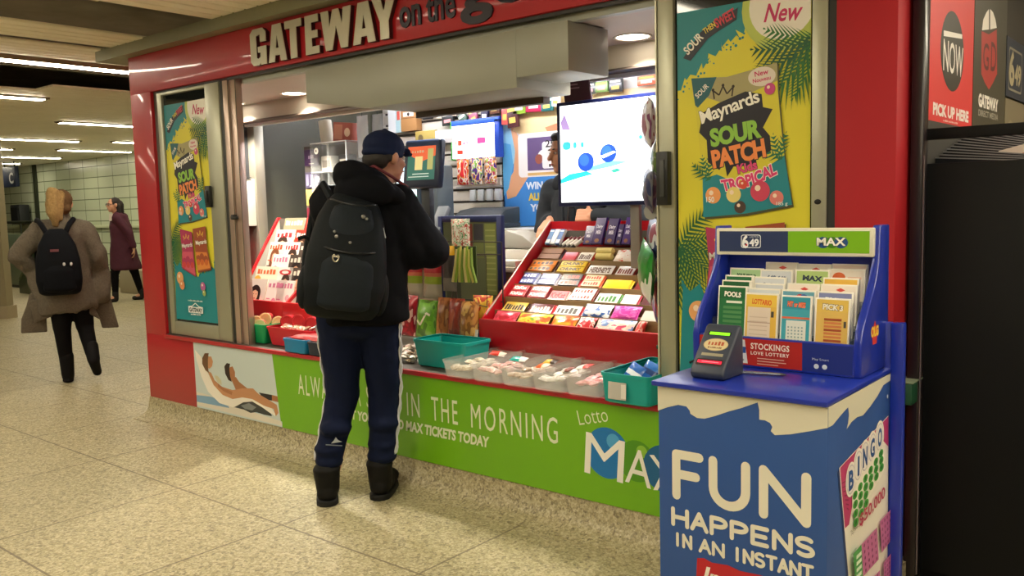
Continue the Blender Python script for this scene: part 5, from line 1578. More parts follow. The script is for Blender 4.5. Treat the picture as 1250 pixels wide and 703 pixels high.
o = thing('magazine', 'red magazine reading OUR KIDS standing in front at the foot of the left rack', 'magazine', (-4.70, MY + 0.002, ZC + 0.06), 0, None, rot=(rad(-17), 0, 0))
MB().box(0, .17, 0, 0.006, 0, .225, mat('#e4ded4', rough=0.4)).build('pages', o, bevel=0.001)
p = Print(y=-.0006); p.rect(0, 0, .17, .225, '#b5261f'); p.rect(.0, .21, .17, .222, '#d9c98a'); p.text('OUR KIDS', .012, .168, .146, .032, '#f0e6da', bold=.03); p.rect(.02, .15, .15, .156, '#e0a090'); p.build('cover_print', o)

# second rack: white cartons on stepped tiers, mostly behind the man
t = thing('carton_rack', 'sloped rack of white cartons right of the magazines, partly behind the man', 'rack', (-4.3, 3.235, ZC))
m = MB(); m.box(-0.22, 0.25, -0.023, -0.005, 0, 0.225, RED2); m.build('front_board', t, bevel=0.003)
m = MB(); m.prism_yz([(0, .20), (0, .225), (.40, .545), (.42, .545), (.42, .515)], -0.215, -0.20, RED2); m.build('edge_strip', t)
m = MB(); m.prism_yz([(0.002, 0), (0.002, .205), (.41, .52), (.41, 0)], -0.212, -0.203, mat('#d3cdbf', rough=0.5)); m.build('side_panel', t)
for k in range(4):
    m = MB(); m.box(-0.20, 0.45, 0.006 + k * .085, 0.09 + k * .085, .13 + k * .066, .136 + k * .066, BROWN); m.build('shelf', t)
    m = MB(); m.box(-0.20, 0.45, 0.004 + k * .085, 0.008 + k * .085, .13 + k * .066, .158 + k * .066, mat('#a68c62', rough=0.5)); m.build('tier_lip', t)
for k in range(4):
    for c_ in range(4):
        w = .12
        o = thing('carton', '%s carton, %s on the %s tier of the sloped rack' % (['white', 'white and blue', 'white and green', 'cream'][c_], ['first', 'second', 'third', 'fourth'][c_], ['front', 'second', 'third', 'fourth', 'back'][k]), 'carton', (-4.43 + c_ * .14, 3.235 + .05 + k * .085, ZC + .137 + k * .066), 0, 'cartons on the sloped rack', rot=(rad(-35), 0, 0))
        MB().box(-w / 2, w / 2, -.03, .02, 0, .055, mat(['#e6e2da', '#dfe2e8', '#e0e6da', '#e4dcc6'][c_], rough=0.5)).build('box', o, bevel=.002)
        p = Print(y=-.0305); p.rect(-w * .35, .012, w * .35, .022, ['#4a4a4a', '#3a4a9a', '#3a8a3a', '#b07a3a'][c_]); p.build('print', o)

# ------------------------------------------------------------------ television on its pole
t = thing('television', 'large flat television showing a bright white and blue picture above the candy rack', 'television', (-2.19, 3.55, 1.075))
m = MB(); m.box(-0.435, 0.435, 0, 0.045, 0.285, 0.80, mat('#101a4a', rough=0.3)); TVC = m.build('case', t, bevel=0.004)
p = Print(y=-0.0006)
p.rect(-0.415, 0.305, 0.415, 0.782, mat('#f4f8ff', rough=0.4, emit=1.6))
EB = lambda h, e=1.0: mat(h, rough=0.4, emit=e)
p.poly([(-0.415, 0.42), (-0.415, 0.40), (-0.30, 0.425), (-0.22, 0.44), (-0.26, 0.455), (-0.36, 0.445)], EB('#2fc6d6'))
p.poly([(-0.24, 0.455), (-0.12, 0.47), (-0.02, 0.49), (-0.12, 0.50), (-0.25, 0.472)], EB('#7fe0e6'))
p.poly([(-0.10, 0.44), (-0.06, 0.45), (-0.08, 0.462), (-0.12, 0.452)], EB('#3fb6a8'))
for x, z, r in ((-0.262, 0.50, 0.048), (-0.13, 0.535, 0.046)):
    p.disc(x, z, r, EB('#2456d6', .8), r * .95); p.disc(x - r * .2, z + r * .2, r * .6, EB('#3a78e6', .8))
p.poly([(-0.175, 0.525), (-0.10, 0.545), (-0.085, 0.538), (-0.16, 0.512)], EB('#e6f2ff', 1.4))
for x, z, w, h in ((-0.40, 0.565, .05, .04), (-0.335, 0.57, .02, .03), (-0.29, 0.572, .018, .026), (0.08, 0.63, .03, .03), (0.06, 0.67, .015, .015), (0.04, 0.59, .02, .02)): p.rrect(x, z, x + w, z + h, min(w, h) * .45, EB('#3fc0cf'))
p.poly([(-0.41, 0.70), (-0.385, 0.74), (-0.35, 0.66), (-0.40, 0.665)], EB('#b59ad6')); p.poly([(0.12, 0.782), (0.15, 0.782), (0.135, 0.72)], EB('#9ac0e0')); p.poly([(0.17, 0.782), (0.21, 0.782), (0.20, 0.71)], EB('#9ac0e0'))
p.build('screen', TVC)
m = MB(); m.box(-0.042, 0.010, 0.045, 0.07, -0.02, 0.50, mat('#8d8b88', rough=0.4, metal=0.3)); m.build('pole', t, bevel=0.003)
m = MB(); m.box(-0.12, 0.12, 0.046, 0.06, 0.42, 0.66, DARKF); m.build('wall_plate', t)
t = thing('card_holder', 'dark maroon printed card standing on top of the television left corner', 'card', (-2.52, 3.56, 1.876))
m = MB(); m.prism_xz([(-0.06, 0), (0.10, 0.0), (0.075, 0.14), (-0.075, 0.135)], 0.0, 0.012, mat('#3a1626', rough=0.5)); m.build('card', t)
p = Print(); [p.rect(-.05, .06 + i * .017, .03 - i * .01, .066 + i * .017, '#8a6a78') for i in range(4)]; p.build('print', t)

# ------------------------------------------------------------------ till, customer display and clutter
CB = mat('#6b5a46', rough=0.6)
k = MB(); k.box(-5.2, -3.06, 3.70, 3.98, 0.0, 1.0, CB); k.box(-5.2, -3.03, 3.68, 4.0, 1.0, 1.03, mat('#b9b2a4', rough=0.4))
o = k.build('service_counter', bevel=0.003); tag(o, 'service counter behind the man carrying the till', 'counter')
k = MB(); k.box(-4.75, -1.2, 4.55, 4.96, 0, 1.18, mat('#cfc9bc', rough=0.5)); k.box(-4.77, -1.18, 4.53, 4.96, 1.18, 1.21, mat('#e2ddd2', rough=0.4))
o = k.build('back_counter', bevel=0.003); tag(o, 'white back counter under the blue lottery poster', 'counter')
t = thing('customer_display', 'dark blue framed lottery display on a pole right of the man', 'display', (-3.44, 3.40, 1.03), rad(4))
NB = mat('#1d2a44', rough=0.35)
m = MB(); m.rbox((0, 0.02, 0.58), (0.265, 0.05, 0.27), NB, (rad(-8), 0, 0)); DC = m.build('case', t, bevel=0.016, seg=3)
p = Print(y=-0.0256, z0=-0.58); p.M = Matrix.Translation((0, 0.02, 0.58)) @ Euler((rad(-8), 0, 0)).to_matrix().to_4x4(); p.rect(-0.10, 0.49, 0.10, 0.675, EB('#2f6a62', .55)); p.poly([(-0.10, 0.675), (0.10, 0.675), (0.10, 0.62), (0.0, 0.59), (-0.10, 0.635)], EB('#d9603a', .7)); p.rect(-0.045, 0.545, 0.01, 0.62, EB('#d9c88a', .7)); p.rect(0.045, 0.545, 0.085, 0.66, EB('#a8a86a', .7)); p.rect(-0.06, 0.52, 0.06, 0.526, EB('#b9d0c8', .6)); p.rect(-0.09, 0.505, 0.06, 0.51, EB('#b9d0c8', .6)); p.text('~~~~~', -.07, .64, .09, .014, '#f0d8b8')
p.build('screen', DC)
m = MB(); m.box(-0.03, 0.03, 0.02, 0.06, 0.02, 0.47, mat('#20262f', rough=0.4)); m.build('pole', t, bevel=.004)
m = MB(); m.box(-0.10, 0.10, -0.02, 0.14, 0.0, 0.022, mat('#20262f', rough=0.4)); m.build('base', t, bevel=.004)
t = thing('till_screen', 'small bright till screen just behind the man cheek', 'screen', (-4.05, 3.86, 1.03))
m = MB(); m.rbox((0, 0.02, 0.46), (0.22, 0.04, 0.34), mat('#33404e', rough=0.4)); m.build('case', t, bevel=.006)
p = Print(); p.rect(-0.09, 0.32, 0.09, 0.60, EB('#cfe6f4', 1.3)); p.rect(-0.09, 0.36, 0.09, 0.42, EB('#9ad6a8', 1.0)); o = p.build('screen', t)
m = MB(); m.box(-0.04, 0.04, 0.01, 0.05, 0, 0.3, mat('#2a3038', rough=0.4)); m.build('stand', t, bevel=.004)
t = thing('till_tower', 'tall dark grey till housing behind the blue framed display', 'till', (-3.86, 3.92, 1.03))
m = MB(); m.box(-0.03, 0.10, -0.08, 0.07, 0, 0.60, mat('#3c464e', rough=0.45)); m.build('housing', t, bevel=.012)
m = MB(); m.rbox((0.08, -0.09, 0.16), (0.22, 0.10, 0.20), mat('#2a333a', rough=0.45), (rad(-20), rad(12), 0)); m.build('printer', t, bevel=.02, seg=3)
t = thing('card_terminal', 'grey card terminal with pale keys on a stalk beside the display', 'card terminal', (-3.52, 3.62, 1.03))
m = MB(); m.tube([(0, 0, 0), (0, 0, 0.22)], 0.018, mat('#30363e', rough=.4)); m.build('stalk', t, smooth=True)
m = MB(); m.rbox((0, -0.01, 0.27), (0.085, 0.03, 0.17), mat('#5a6068', rough=0.4), (rad(-30), 0, 0)); m.build('body', t, bevel=.008)
for r in range(4):
    m = MB(); m.rbox((0, -0.036 + r * 0.0, 0.215 + r * 0.024), (0.065, 0.012, 0.016), mat('#a9aeb6', rough=.5), (rad(-30), 0, 0)); m.build('key_row', t, bevel=.002).location = (0, 0.004 + r * 0.013, 0)
t = thing('printer', 'dark sloping receipt printer in front of the slatwall', 'printer', (-4.15, 4.74, 1.212))
m = MB(); m.prism_yz([(-.14, .035), (-.14, .06), (-.02, .13), (.14, .15), (.14, .035)], -.25, .2, mat('#2c3438', rough=.45)); m.build('case', t, bevel=.012)
m = MB(); m.box(-.25, .2, -.14, .14, 0.0, .035, mat('#3d4448', rough=.5)); m.build('base', t, bevel=.006)
t = thing('scanner', 'pale grey scanner on the counter right of the blue frame', 'scanner', (-3.12, 3.93, 1.03))
m = MB(); m.prism_xz([(-.24, .10), (-.22, .13), (-.10, .20), (.02, .17), (.10, .12), (.10, .09)], -.09, .09, mat('#9c9a92', rough=.45)); m.build('hood', t, bevel=.01)
m = MB(); m.box(-.26, .1, -.1, .1, 0, .09, mat('#d3cfc6', rough=.5)); m.build('base', t, bevel=.004)
t = thing('paper_stack', 'low white paper stack beside the red candy rack', 'paper', (-3.14, 3.58, 1.0)); t.location = (-3.16, 3.76, 1.03)
m = MB(); m.box(-.10, .12, -.06, .06, 0, .035, mat('#d9d5cc', rough=.6)); m.build('sheets', t, bevel=.002)

# blue framed board with hanging sticks and the wire snack stand
t = thing('framed_board', 'dark blue framed board standing on the counter between the man and the candy rack', 'board', (-3.265, 3.57, ZC), 0)
FB = mat('#14204e', rough=0.35)
for a in ((-.235, -.205), (.205, .24)):
    m = MB(); m.box(a[0], a[1], 0, .03, 0.22, .735, FB); m.build('upright', t, bevel=.003)
for a in ((.70, .735), (.22, .25)):
    m = MB(); m.box(-.205, .205, 0, .03, a[0], a[1], FB); m.build('crossbar', t, bevel=.003)
m = MB(); m.box(-.205, .205, .012, .018, .25, .70, mat('#5f6748', rough=.4)); m.build('panel', t)
for sx in (-.2, .22):
    m = MB(); m.box(sx - .02, sx + .02, .0, .05, 0.0, .22, FB); m.build('foot', t, bevel=.003)
p = Print(y=.0115); p.rect(-.06, .52, .02, .69, '#7a3a2e'); p.rect(.03, .60, .10, .69, '#3a3c44'); p.rect(.03, .50, .10, .59, '#6a7440'); p.rect(.11, .30, .19, .69, '#7f8a4a'); p.rect(-.19, .27, -.08, .5, '#39402f')
for i in range(12): p.rect(.115, .32 + i * .03, .185, .328 + i * .03, '#98a060')
p.build('print', t)
WIRE = mat('#4a4640', rough=.35, metal=.6)
t = thing('wire_stand', 'dark wire snack stand with hooks and baskets right of the man', 'wire stand', (-3.22, 3.36, ZC))
for x in (-.30, .0, .33):
    m = MB(); m.tube([(x, .05, 0), (x, .05, .60)], .004, WIRE, 6); m.build('upright', t)
for z in (.60, .535, .29, .21, .10):
    m = MB(); m.tube([(-.30, .05, z), (.33, .05, z)], .0035, WIRE, 6); m.build('crossbar', t)
for z, x0, x1 in ((.12, -.30, .33),):
    m = MB(); m.tube([(x0, .05, z + .05), (x0, -.07, z + .05), (x1, -.07, z + .05), (x1, .05, z + .05)], .0035, WIRE, 6); m.build('basket_rim', t)
m = MB(); m.tube([(.045, .05, .535), (.045, -.03, .535), (.29, -.03, .535), (.29, -.03, .27), (.045, -.03, .30), (.045, -.03, .535)], .0035, WIRE, 6); m.build('loop', t)
m = MB(); m.box(-.30, .33, -.07, .05, 0.0, .004, WIRE); m.build('base', t)
GS = 'snack bags on the wire stand'
bag('snack_bag', 'red topped bag of green and white snacks, upper row left, right of the man', 'snack bag', (-3.43, 3.30, .985), .135, .20, .045, lambda u, v: gloss('#a5182a' if v > .72 else ('#b5604a' if v > .55 else ('#8aa02e' if v > .4 else '#a8a090'))), group=GS, seed=201)
bag('snack_bag', 'red topped bag of green and white snacks, upper row second, right of the man', 'snack bag', (-3.285, 3.30, .985), .135, .20, .045, lambda u, v: gloss('#a5182a' if v > .72 else ('#b5604a' if v > .55 else ('#8aa02e' if v > .4 else '#a8a090'))), group=GS, seed=202)
bag('snack_bag', 'dark snack bag with a yellow top in the middle of the wire stand', 'snack bag', (-3.16, 3.30, 1.05), .10, .24, .04, lambda u, v: gloss('#d0a020' if v > .82 else ('#3a3438' if v > .3 else '#6a6460')), group=GS, seed=203)
o = thing('stick_pack', 'clear pack of pale green and yellow snack sticks on the blue framed board', 'snack pack', (-3.03, 3.275, .985), 0, None)
for i in range(8):
    m = MB(); m.tube([(-.085 + i * .024, -.006 * (i % 2), .0), (-.055 + i * .016, -.008, .085), (-.05 + i * .0145, 0, .17 + .008 * (i % 3))], [.008, .0085, .006], mat(['#d9c98a', '#8fa83a', '#c9bf6a', '#6f8a34'][i % 4], rough=.5), 8); m.build('stick', o, smooth=True)
m = MB(); m.rbox((-.0, .012, .11), (.15, .006, .15), mat('#39462a', rough=.4)); m.build('back_card', o)
bag('snack_bag', 'white and green herb snack bag hanging above the wire stand', 'snack bag', (-3.10, 3.33, 1.225), .135, .17, .04, pat_blotch(['#c9d0c2', '#4a8a52', '#d9dcd0', '#b94a42', '#e0e2d8'], 9, 6), group=GS, seed=204)
for k, (x, w, h, cols, lb) in enumerate(((-3.45, .16, .22, ['#b5182c', '#8f1222', '#d9b0a8'], 'red snack bag, lower row left of the wire stand'), (-3.295, .155, .20, ['#5f9a26', '#6fae30', '#4a7a1e'], 'green snack bag with a pale tick mark in the lower row'),
                                        (-3.165, .10, .22, ['#a8642e', '#8a4a22', '#b87a3e'], 'tan snack bag, third in the lower row of the wire stand'), (-3.075, .10, .22, ['#a03a2a', '#8a2e22', '#b8563a'], 'brick red snack bag in the lower row of the wire stand'),
                                        (-2.982, .115, .21, ['#b87a3a', '#8f5626', '#c99a52'], 'orange brown snack bag near the candy rack'), (-2.99, .12, .15, ['#c94a2e', '#d9b03a', '#a83a24'], 'red snack bag with yellow curve against the candy rack'))):
    o = bag('snack_bag', lb, 'snack bag', (x, 3.258 - .003 * k if k < 5 else 3.36, ZC + .095 + h / 2 + (.08 if k == 5 else 0)), w, h, .055, pat_blotch(cols, 210 + k, 2.5), rot=(rad(-8), 0, rad(-4 + 3 * k)), group=GS, seed=210 + k)
    if k == 1: p = Print(y=-.030); p.stroke([(-.045, -.01), (-.02, -.035), (.02, .03), (.05, .02)], .012, '#e6e0c8'); p.build('tick_print', o)
    if k == 5: p = Print(y=-.030); p.stroke([(-.05, .02), (-.02, -.03), (.0, .03), (.03, -.02), (.05, .04)], .008, '#e8c04a'); p.build('print', o)
rnd = random.Random(77)
pm = MB()
for i in range(110):
    x = -3.50 + rnd.random() * .36; y = 3.02 + rnd.random() * .22; z = ZC + .012 + rnd.random() * .05 * (1 - abs(x + 3.32) / .3)
    c = rnd.choice(['#cfc6b4', '#e0dcd2', '#b8a68a', '#a88a72', '#d9cfc4', '#c4a9a0'])
    q = pillow(.045, .03, .018, lambda u, v, c=c: gloss(c, .2), i, 4, 3)
    M = Matrix.Translation((x, y, z)) @ Euler((rnd.uniform(-1.9, -1.1), rnd.uniform(-.5, .5), rnd.uniform(0, 3.1))).to_matrix().to_4x4()
    o0 = len(pm.v); pm.v += [M @ v for v in q.v]; kk = pm._k(q.m[0]); pm.f += [[a + o0 for a in f] for f in q.f]; pm.mi += [kk] * len(q.f)
o = pm.build('wrapped_sweets', smooth=True); tag(o, 'glittering heap of wrapped sweets on the ledge right of the man', 'sweets'); o['kind'] = 'stuff'

# ------------------------------------------------------------------ chip bags hanging edge-on beside the right frame
CL = 'hanging chip bags by the right frame'
t = thing('clip_strip', 'silver hanging strip holding chip bags beside the right window frame', 'clip strip', (-1.715, 3.02, 0.80))
m = MB(); m.box(-.006, .006, 0, .003, 0, 1.02, mat('#b9b9bc', rough=.3, metal=.7)); m.build('strip', t)
for k in range(9):
    m = MB(); m.rbox((0, -.006, .06 + k * .115), (.016, .012, .02), mat('#d3d3d6', rough=.3, metal=.6)); m.build('clip', t, bevel=.002)
for k, (z, h, w, cols, lb, rz, ry) in enumerate(((1.685, .19, .17, ['#6a2a5a', '#b8b4bc', '#c9c6cc', '#8a3a4a'], 'purple and silver chip bag, topmost of the hanging ones', -55, 10), (1.545, .17, .16, ['#c9ccc4', '#5f7a3a', '#b8bcb2'], 'silver and olive chip bag, second of the hanging ones', -58, 12), (1.42, .16, .16, ['#1c2a5a', '#5a5c62', '#2a3048'], 'dark blue chip bag, third of the hanging ones', -52, 10),
                                               (1.20, .22, .20, ['#1a2452', '#20305e', '#c9ccd4', '#8a2a4a'], 'navy chip bag with silver edge beside the candy rack', -50, 14), (1.10, .22, .21, ['#1f8a2e', '#1a7a28', '#d0d4cc'], 'green chip bag with silver edge beside the candy rack', -48, 16), (.985, .22, .16, ['#1c2a56', '#16203f', '#3a4a7a', '#a83a4a'], 'navy chip bag, lowest of the hanging ones', -55, 8))):
    bag('chip_bag', lb, 'chip bag', (-1.775 - (.02 if k in (3, 4) else 0), 3.01 + (k % 2) * .065, z), w, h, .055, pat_blotch(cols, 230 + k, 2.2), rot=(0, rad(ry), rad(rz)), group=CL, seed=230 + k)
t = thing('price_disc', 'round grey price disc beside the right window frame', 'disc', (-1.765, 3.0, 1.335), rot=(rad(90), 0, 0))
m = MB(); m.lathe([(.03, 0), (.032, .002), (.03, .004)], mat('#8f8f8c', rough=.5), 24); m.build('disc', t)
m = MB(); m.tube([(0, .03, .002), (0, .06, .002)], .003, DARKF, 6); m.build('hook', t)
t = tub('bin', 'dark green bin against the right frame below the chip bags', -1.735, 3.16, .13, .16, .20, mat('#14563e', rough=.4), .9)

# ------------------------------------------------------------------ back wall
t = thing('light_sign', 'bright white lit sign with small red marks in a blue and green frame', 'sign', (-4.63, 4.925, 1.735))
m = MB(); m.box(0.43, .475, -.02, .035, -.01, .27, mat('#1a3fa0', rough=.4)); m.box(.0, .475, -.02, .035, .245, .285, mat('#1f50b0', rough=.4)); m.build('blue_frame', t, bevel=.004)
m = MB(); m.box(-.012, 0, -.02, .035, -.01, .285, mat('#3aa03a', rough=.4)); m.build('green_edge', t, bevel=.003)
m = MB(); m.box(0, .43, -.015, .035, 0, .245, mat('#f6f6f8', rough=.4, emit=1.9)); m.build('lit_face', t)
p = Print(y=-.0155); p.rect(.06, .095, .10, .135, EB('#e0402e')); p.rect(.035, .10, .05, .13, EB('#b8d04a')); p.rect(.05, .03, .11, .062, EB('#d83a2a')); p.rrect(.255, .10, .34, .145, .008, EB('#e0407a')); p.text('$5', .105, .098, .06, .036, EB('#d83a6a'), bold=.03)
p.build('print', t)
for k, (x, cols, lb) in enumerate(((-4.545, ['#d8262e', '#e8902e', '#e8e0d8', '#c01a24'], 'red and orange candy bag on the slatwall, left of three'), (-4.405, ['#5a2a8a', '#e8b03a', '#e6e0e0', '#7fb03a', '#4a2278'], 'purple candy bag on the slatwall, middle of three'), (-4.265, ['#4a2a86', '#e89a2e', '#f0eae0', '#c92a5a', '#8ab83a'], 'violet and yellow candy bag on the slatwall, right of three'))):
    bag('candy_bag', lb, 'candy bag', (x, 4.93, 1.635), .125, .20, .045, pat_blotch(cols, 250 + k, 3.5), group='candy bags under the lit sign', seed=250 + k)
t = thing('hook_rail', 'clear rail of small hooks and empty pockets on the slatwall', 'rail', (-4.42, 4.93, 1.42))
m = MB(); m.box(-.22, .24, 0.02, .03, .09, .10, mat('#c9ccd2', rough=.25, metal=.5)); m.build('rail', t)
for k in range(4):
    m = MB(); m.box(-.06 + k * .085, -.015 + k * .085, -.005, .02, -.01, .075, mat('#cfd3d4', rough=.2, metal=.2)); m.build('pocket', t, bevel=.002)
t = thing('lottery_poster', 'big blue lottery poster with a hand holding a 250 ticket on the back wall', 'poster', (-4.19, 4.985, 1.215))
PW_, PH_ = 1.30, .90
m = MB(); m.box(0, PW_, 0, .004, 0, PH_, ink('#3f86cf')); m.build('sheet', t)
p = ClipPrint(y=-.0006); p.W = PW_; p.H = PH_
p.rect(0, 0, .012, PH_, '#20345a')
p.poly([(0, .80), (.10, .72), (.2, .62), (.14, .5), (.07, .42), (.03, .30), (.0, .25)], '#8fc4e0')
p.poly([(.05, .90), (.11, .70), (.30, .56), (.62, .52), (1.3, .6), (1.3, .90)], '#e8c9a0')
p.poly([(.07, .78), (.18, .62), (.24, .36), (.12, .22), (.035, .20), (.02, .30), (.10, .40), (.12, .55)], '#d9a078')
p.poly([(.0, .62), (.08, .60), (.10, .45), (.05, .28), (.0, .22)], '#5aa4d8')
p.poly([(.10, .70), (.32, .62), (.62, .64), (1.1, .72), (1.1, .90), (.3, .90)], '#f0d29a'); p.poly([(.40, .70), (.60, .74), (.62, .66), (.45, .62)], '#d9805a')
p.rrect(.15, .355, .75, .67, .03, '#efe9e4'); p.rect(.235, .40, .70, .635, '#5f4a74'); p.rect(.235, .365, .70, .385, '#d9b06a')
p.disc(.40, .50, .07, '#f0ece6', .05); p.disc(.34, .48, .035, '#8a4a3a'); p.rrect(.37, .41, .68, .60, .02, '#efeae6')
p.text('250,000', .40, .55, .28, .06, '#2a2226', bold=.02); p.text('~~~~~~', .45, .47, .05, .04, '#2a2226'); p.text('~~~~', .43, .42, .10, .03, '#2a2226', bold=.03)
p.text('WIN BY THE', .215, .265, .42, .055, '#e6eef6', bold=.04); p.text('ALL', .235, .185, .12, .055, '#eac84a', bold=.05); p.text('OF', .375, .185, .10, .055, '#e6eef6', bold=.05); p.text('YOUR', .25, .105, .22, .055, '#e6eef6', bold=.05)
p.disc(.345, .04, .017, '#22345a'); p.text('OLG', .375, .03, .09, .025, '#e6eef6', bold=.04)
p.build('print', t)
# packets pinned along the top of the back wall
rnd = random.Random(31)
tops = [(522, 133, .10, .16, '#20222a', 'dark strip packet'), (508, 128, .08, .12, '#3a3c3a', 'black and white packet'), (541, 128, .10, .08, '#c8323a', 'red and white packet'), (547, 145, .12, .10, '#2a2c2c', 'black label packet'), (552, 136, .12, .07, '#b9a690', 'tan packet'),
        (566, 147, .08, .11, '#2a4a3a', 'dark green tilted packet'), (578, 142, .08, .12, '#8a3a5a', 'maroon tilted packet'), (592, 138, .07, .15, '#2a2440', 'dark violet upright packet'), (604, 130, .09, .11, '#5a3a2a', 'brown packet'), (617, 138, .06, .17, '#d9504a', 'red upright packet'), (626, 142, .10, .16, '#4a2226', 'dark red packet'),
        (634, 128, .12, .13, '#7a9a2e', 'green and yellow packet'), (652, 126, .14, .12, '#b81f4a', 'crimson packet'), (668, 127, .10, .10, '#1f6a6a', 'teal packet'), (679, 122, .07, .09, '#e0dcd4', 'white packet'), (720, 108, .10, .08, '#3a3a36', 'dark packet'), (735, 106, .10, .07, '#6a8a4a', 'olive packet'), (752, 104, .10, .09, '#2a2a2c', 'black packet'), (790, 98, .14, .06, '#d95a3a', 'orange packet')]
order = ['leftmost', 'second', 'third', 'fourth', 'fifth', 'sixth', 'seventh', 'eighth', 'ninth', 'tenth', 'eleventh', 'twelfth', 'thirteenth', 'fourteenth', 'fifteenth', 'sixteenth', 'seventeenth', 'eighteenth', 'last']
for k, (px, py, w, h, c, lb) in enumerate(tops):
    v = at_y(px, py, 4.93)
    o = thing('hanging_packet', '%s hanging along the top of the back wall, %s from the left' % (lb, order[k]), 'packet', (v.x, 4.93, v.z), 0, 'packets along the top of the back wall', rot=(0, rad([0, 4, 0, -3, 6, -24, -18, 4, 0, 2, -4, 0, 2, 0, 5, 0, 0, 0, 0][k]), 0))
    MB().box(-w / 2, w / 2, -.01, .012, -h / 2, h / 2, gloss(c)).build('pack', o, bevel=.004)
    p = Print(y=-.0106); p.rect(-w * .4, h * .2, w * .4, h * .36, '#d9d4c8' if k % 2 else '#e0b04a'); p.rect(-w * .3, -h * .3, w * .3, -h * .05, rnd.choice(['#e6e2d8', '#c9a84a', '#8ab0c0', '#d98a8a'])); p.build('label', o)
for k, (x0, x1, z0, z1, c, lb) in enumerate(((-5.02, -4.80, 1.86, 1.97, '#a8924a', 'mustard card with a dark emblem on the slatwall above the display'), (-4.80, -4.62, 1.86, 1.96, '#c9c6c4', 'grey card on the slatwall right of the mustard one'), (-5.18, -5.00, 1.98, 2.20, '#a87a4a', 'stack of brown cardboard boxes high on the back wall'))):
    o = thing('card' if k < 2 else 'carton', lb, 'card' if k < 2 else 'carton', ((x0 + x1) / 2, 4.90, z0))
    MB().box(-(x1 - x0) / 2, (x1 - x0) / 2, 0, .03 if k < 2 else .06, 0, z1 - z0, mat(c, rough=.6)).build('board', o, bevel=.003)
    p = Print()
    if k == 0: p.disc(-.05, .055, .028, '#6a5a3a')
    if k == 2: p.rect(-.09, .10, .09, .104, '#5a3a20'); p.rect(-.06, .115, .06, .15, '#e6dfd0'); p.disc(0, .132, .014, '#2a2420')
    if p.f: p.build('print', o)
o = thing('notice_board', 'pale blue and white notice high on the wall above the cap of the man', 'notice', (-5.36, 4.93, 1.98))
MB().box(0, .24, 0, .01, 0, .24, mat('#bfe0e6', rough=.5)).build('board', o); p = Print(); p.rect(-.0, .0, .09, .24, '#eef2f4'); p.rect(.105, .10, .14, .17, '#d85a4a'); p.rect(.16, .13, .20, .17, '#4a7a86'); p.build('print', o)

# ------------------------------------------------------------------ gift card stand and acrylic case left of the man
t = thing('card_stand', 'grey stand of coloured gift cards left of the man', 'card stand', (-5.10, 3.93, 1.03))
m = MB(); m.box(-.10, .10, 0.02, .04, 0, .80, mat('#6a645e', rough=.5)); m.build('back_panel', t, bevel=.004)
m = MB(); m.box(-.11, .11, -.03, .06, -.0, .02, mat('#4a4642', rough=.5)); m.build('base', t)
for k, (z, c, lb) in enumerate(((.66, '#4a2a62', 'purple gift card at the top of the card stand'), (.50, '#5a5470', 'grey violet gift cards below the purple one'), (.375, '#d3a95e', 'tan gift card on the card stand'), (.245, '#6a1f2e', 'maroon gift card on the card stand'), (.10, '#7fb02a', 'lime green gift card at the foot of the card stand'))):
    o = thing('gift_card', lb, 'gift card', (-5.10, 3.935, 1.03 + z), 0, 'gift cards on the stand')
    MB().box(-.08, .08, 0, .012, 0, .115, mat(c, rough=.35)).build('card', o, bevel=.003)
    p = Print(y=-.0006); p.rect(-.03, .012, .03, .018, '#e0dcd4')
    if k == 0: p.text('~~~~', -.03, .05, .06, .03, '#d0b8e0')
    if k == 1: [p.rect(-.07 + i * .05, .02, -.04 + i * .05, .10, '#8a86a8') for i in range(3)]
    p.build('print', o)
t = thing('acrylic_case', 'clear acrylic drawer case with white round tags left of the man head', 'display case', (-4.80, 3.90, 1.03))
ACR = mat('#dfe6e8', rough=.06, alpha=.22)
for x in (-.18, .0, .20):
    m = MB(); m.box(x - .003, x + .003, -.06, .1, 0, .80, ACR); m.build('divider', t)
for k in range(5):
    m = MB(); m.box(-.18, .20, -.06, .1, k * .2, k * .2 + .006, mat('#c9d0d2', rough=.1, alpha=.55)); m.build('shelf', t)
m = MB(); m.box(-.18, .2, .1, .104, 0, .8, mat('#6a5a54', rough=.5)); m.build('back_sheet', t)
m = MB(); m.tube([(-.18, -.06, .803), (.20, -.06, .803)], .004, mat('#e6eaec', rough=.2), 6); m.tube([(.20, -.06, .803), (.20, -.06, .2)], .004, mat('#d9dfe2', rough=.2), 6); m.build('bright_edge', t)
for k in range(4):
    m = MB(); m.lathe([(.0005, 0), (.022, 0), (.022, .003), (.0005, .003)], mat('#ece9e2', rough=.5), 18); o = m.build('round_tag', t); o.location = (-.115, -.0605, .165 + k * .195); o.rotation_euler = (rad(90), 0, 0)
    m = MB(); m.lathe([(.0005, 0), (.008, 0), (.008, .0035), (.0005, .0035)], mat('#8a8680', rough=.5), 12); o = m.build('tag_dot', t); o.location = (-.115, -.061, .165 + k * .195); o.rotation_euler = (rad(90), 0, 0)
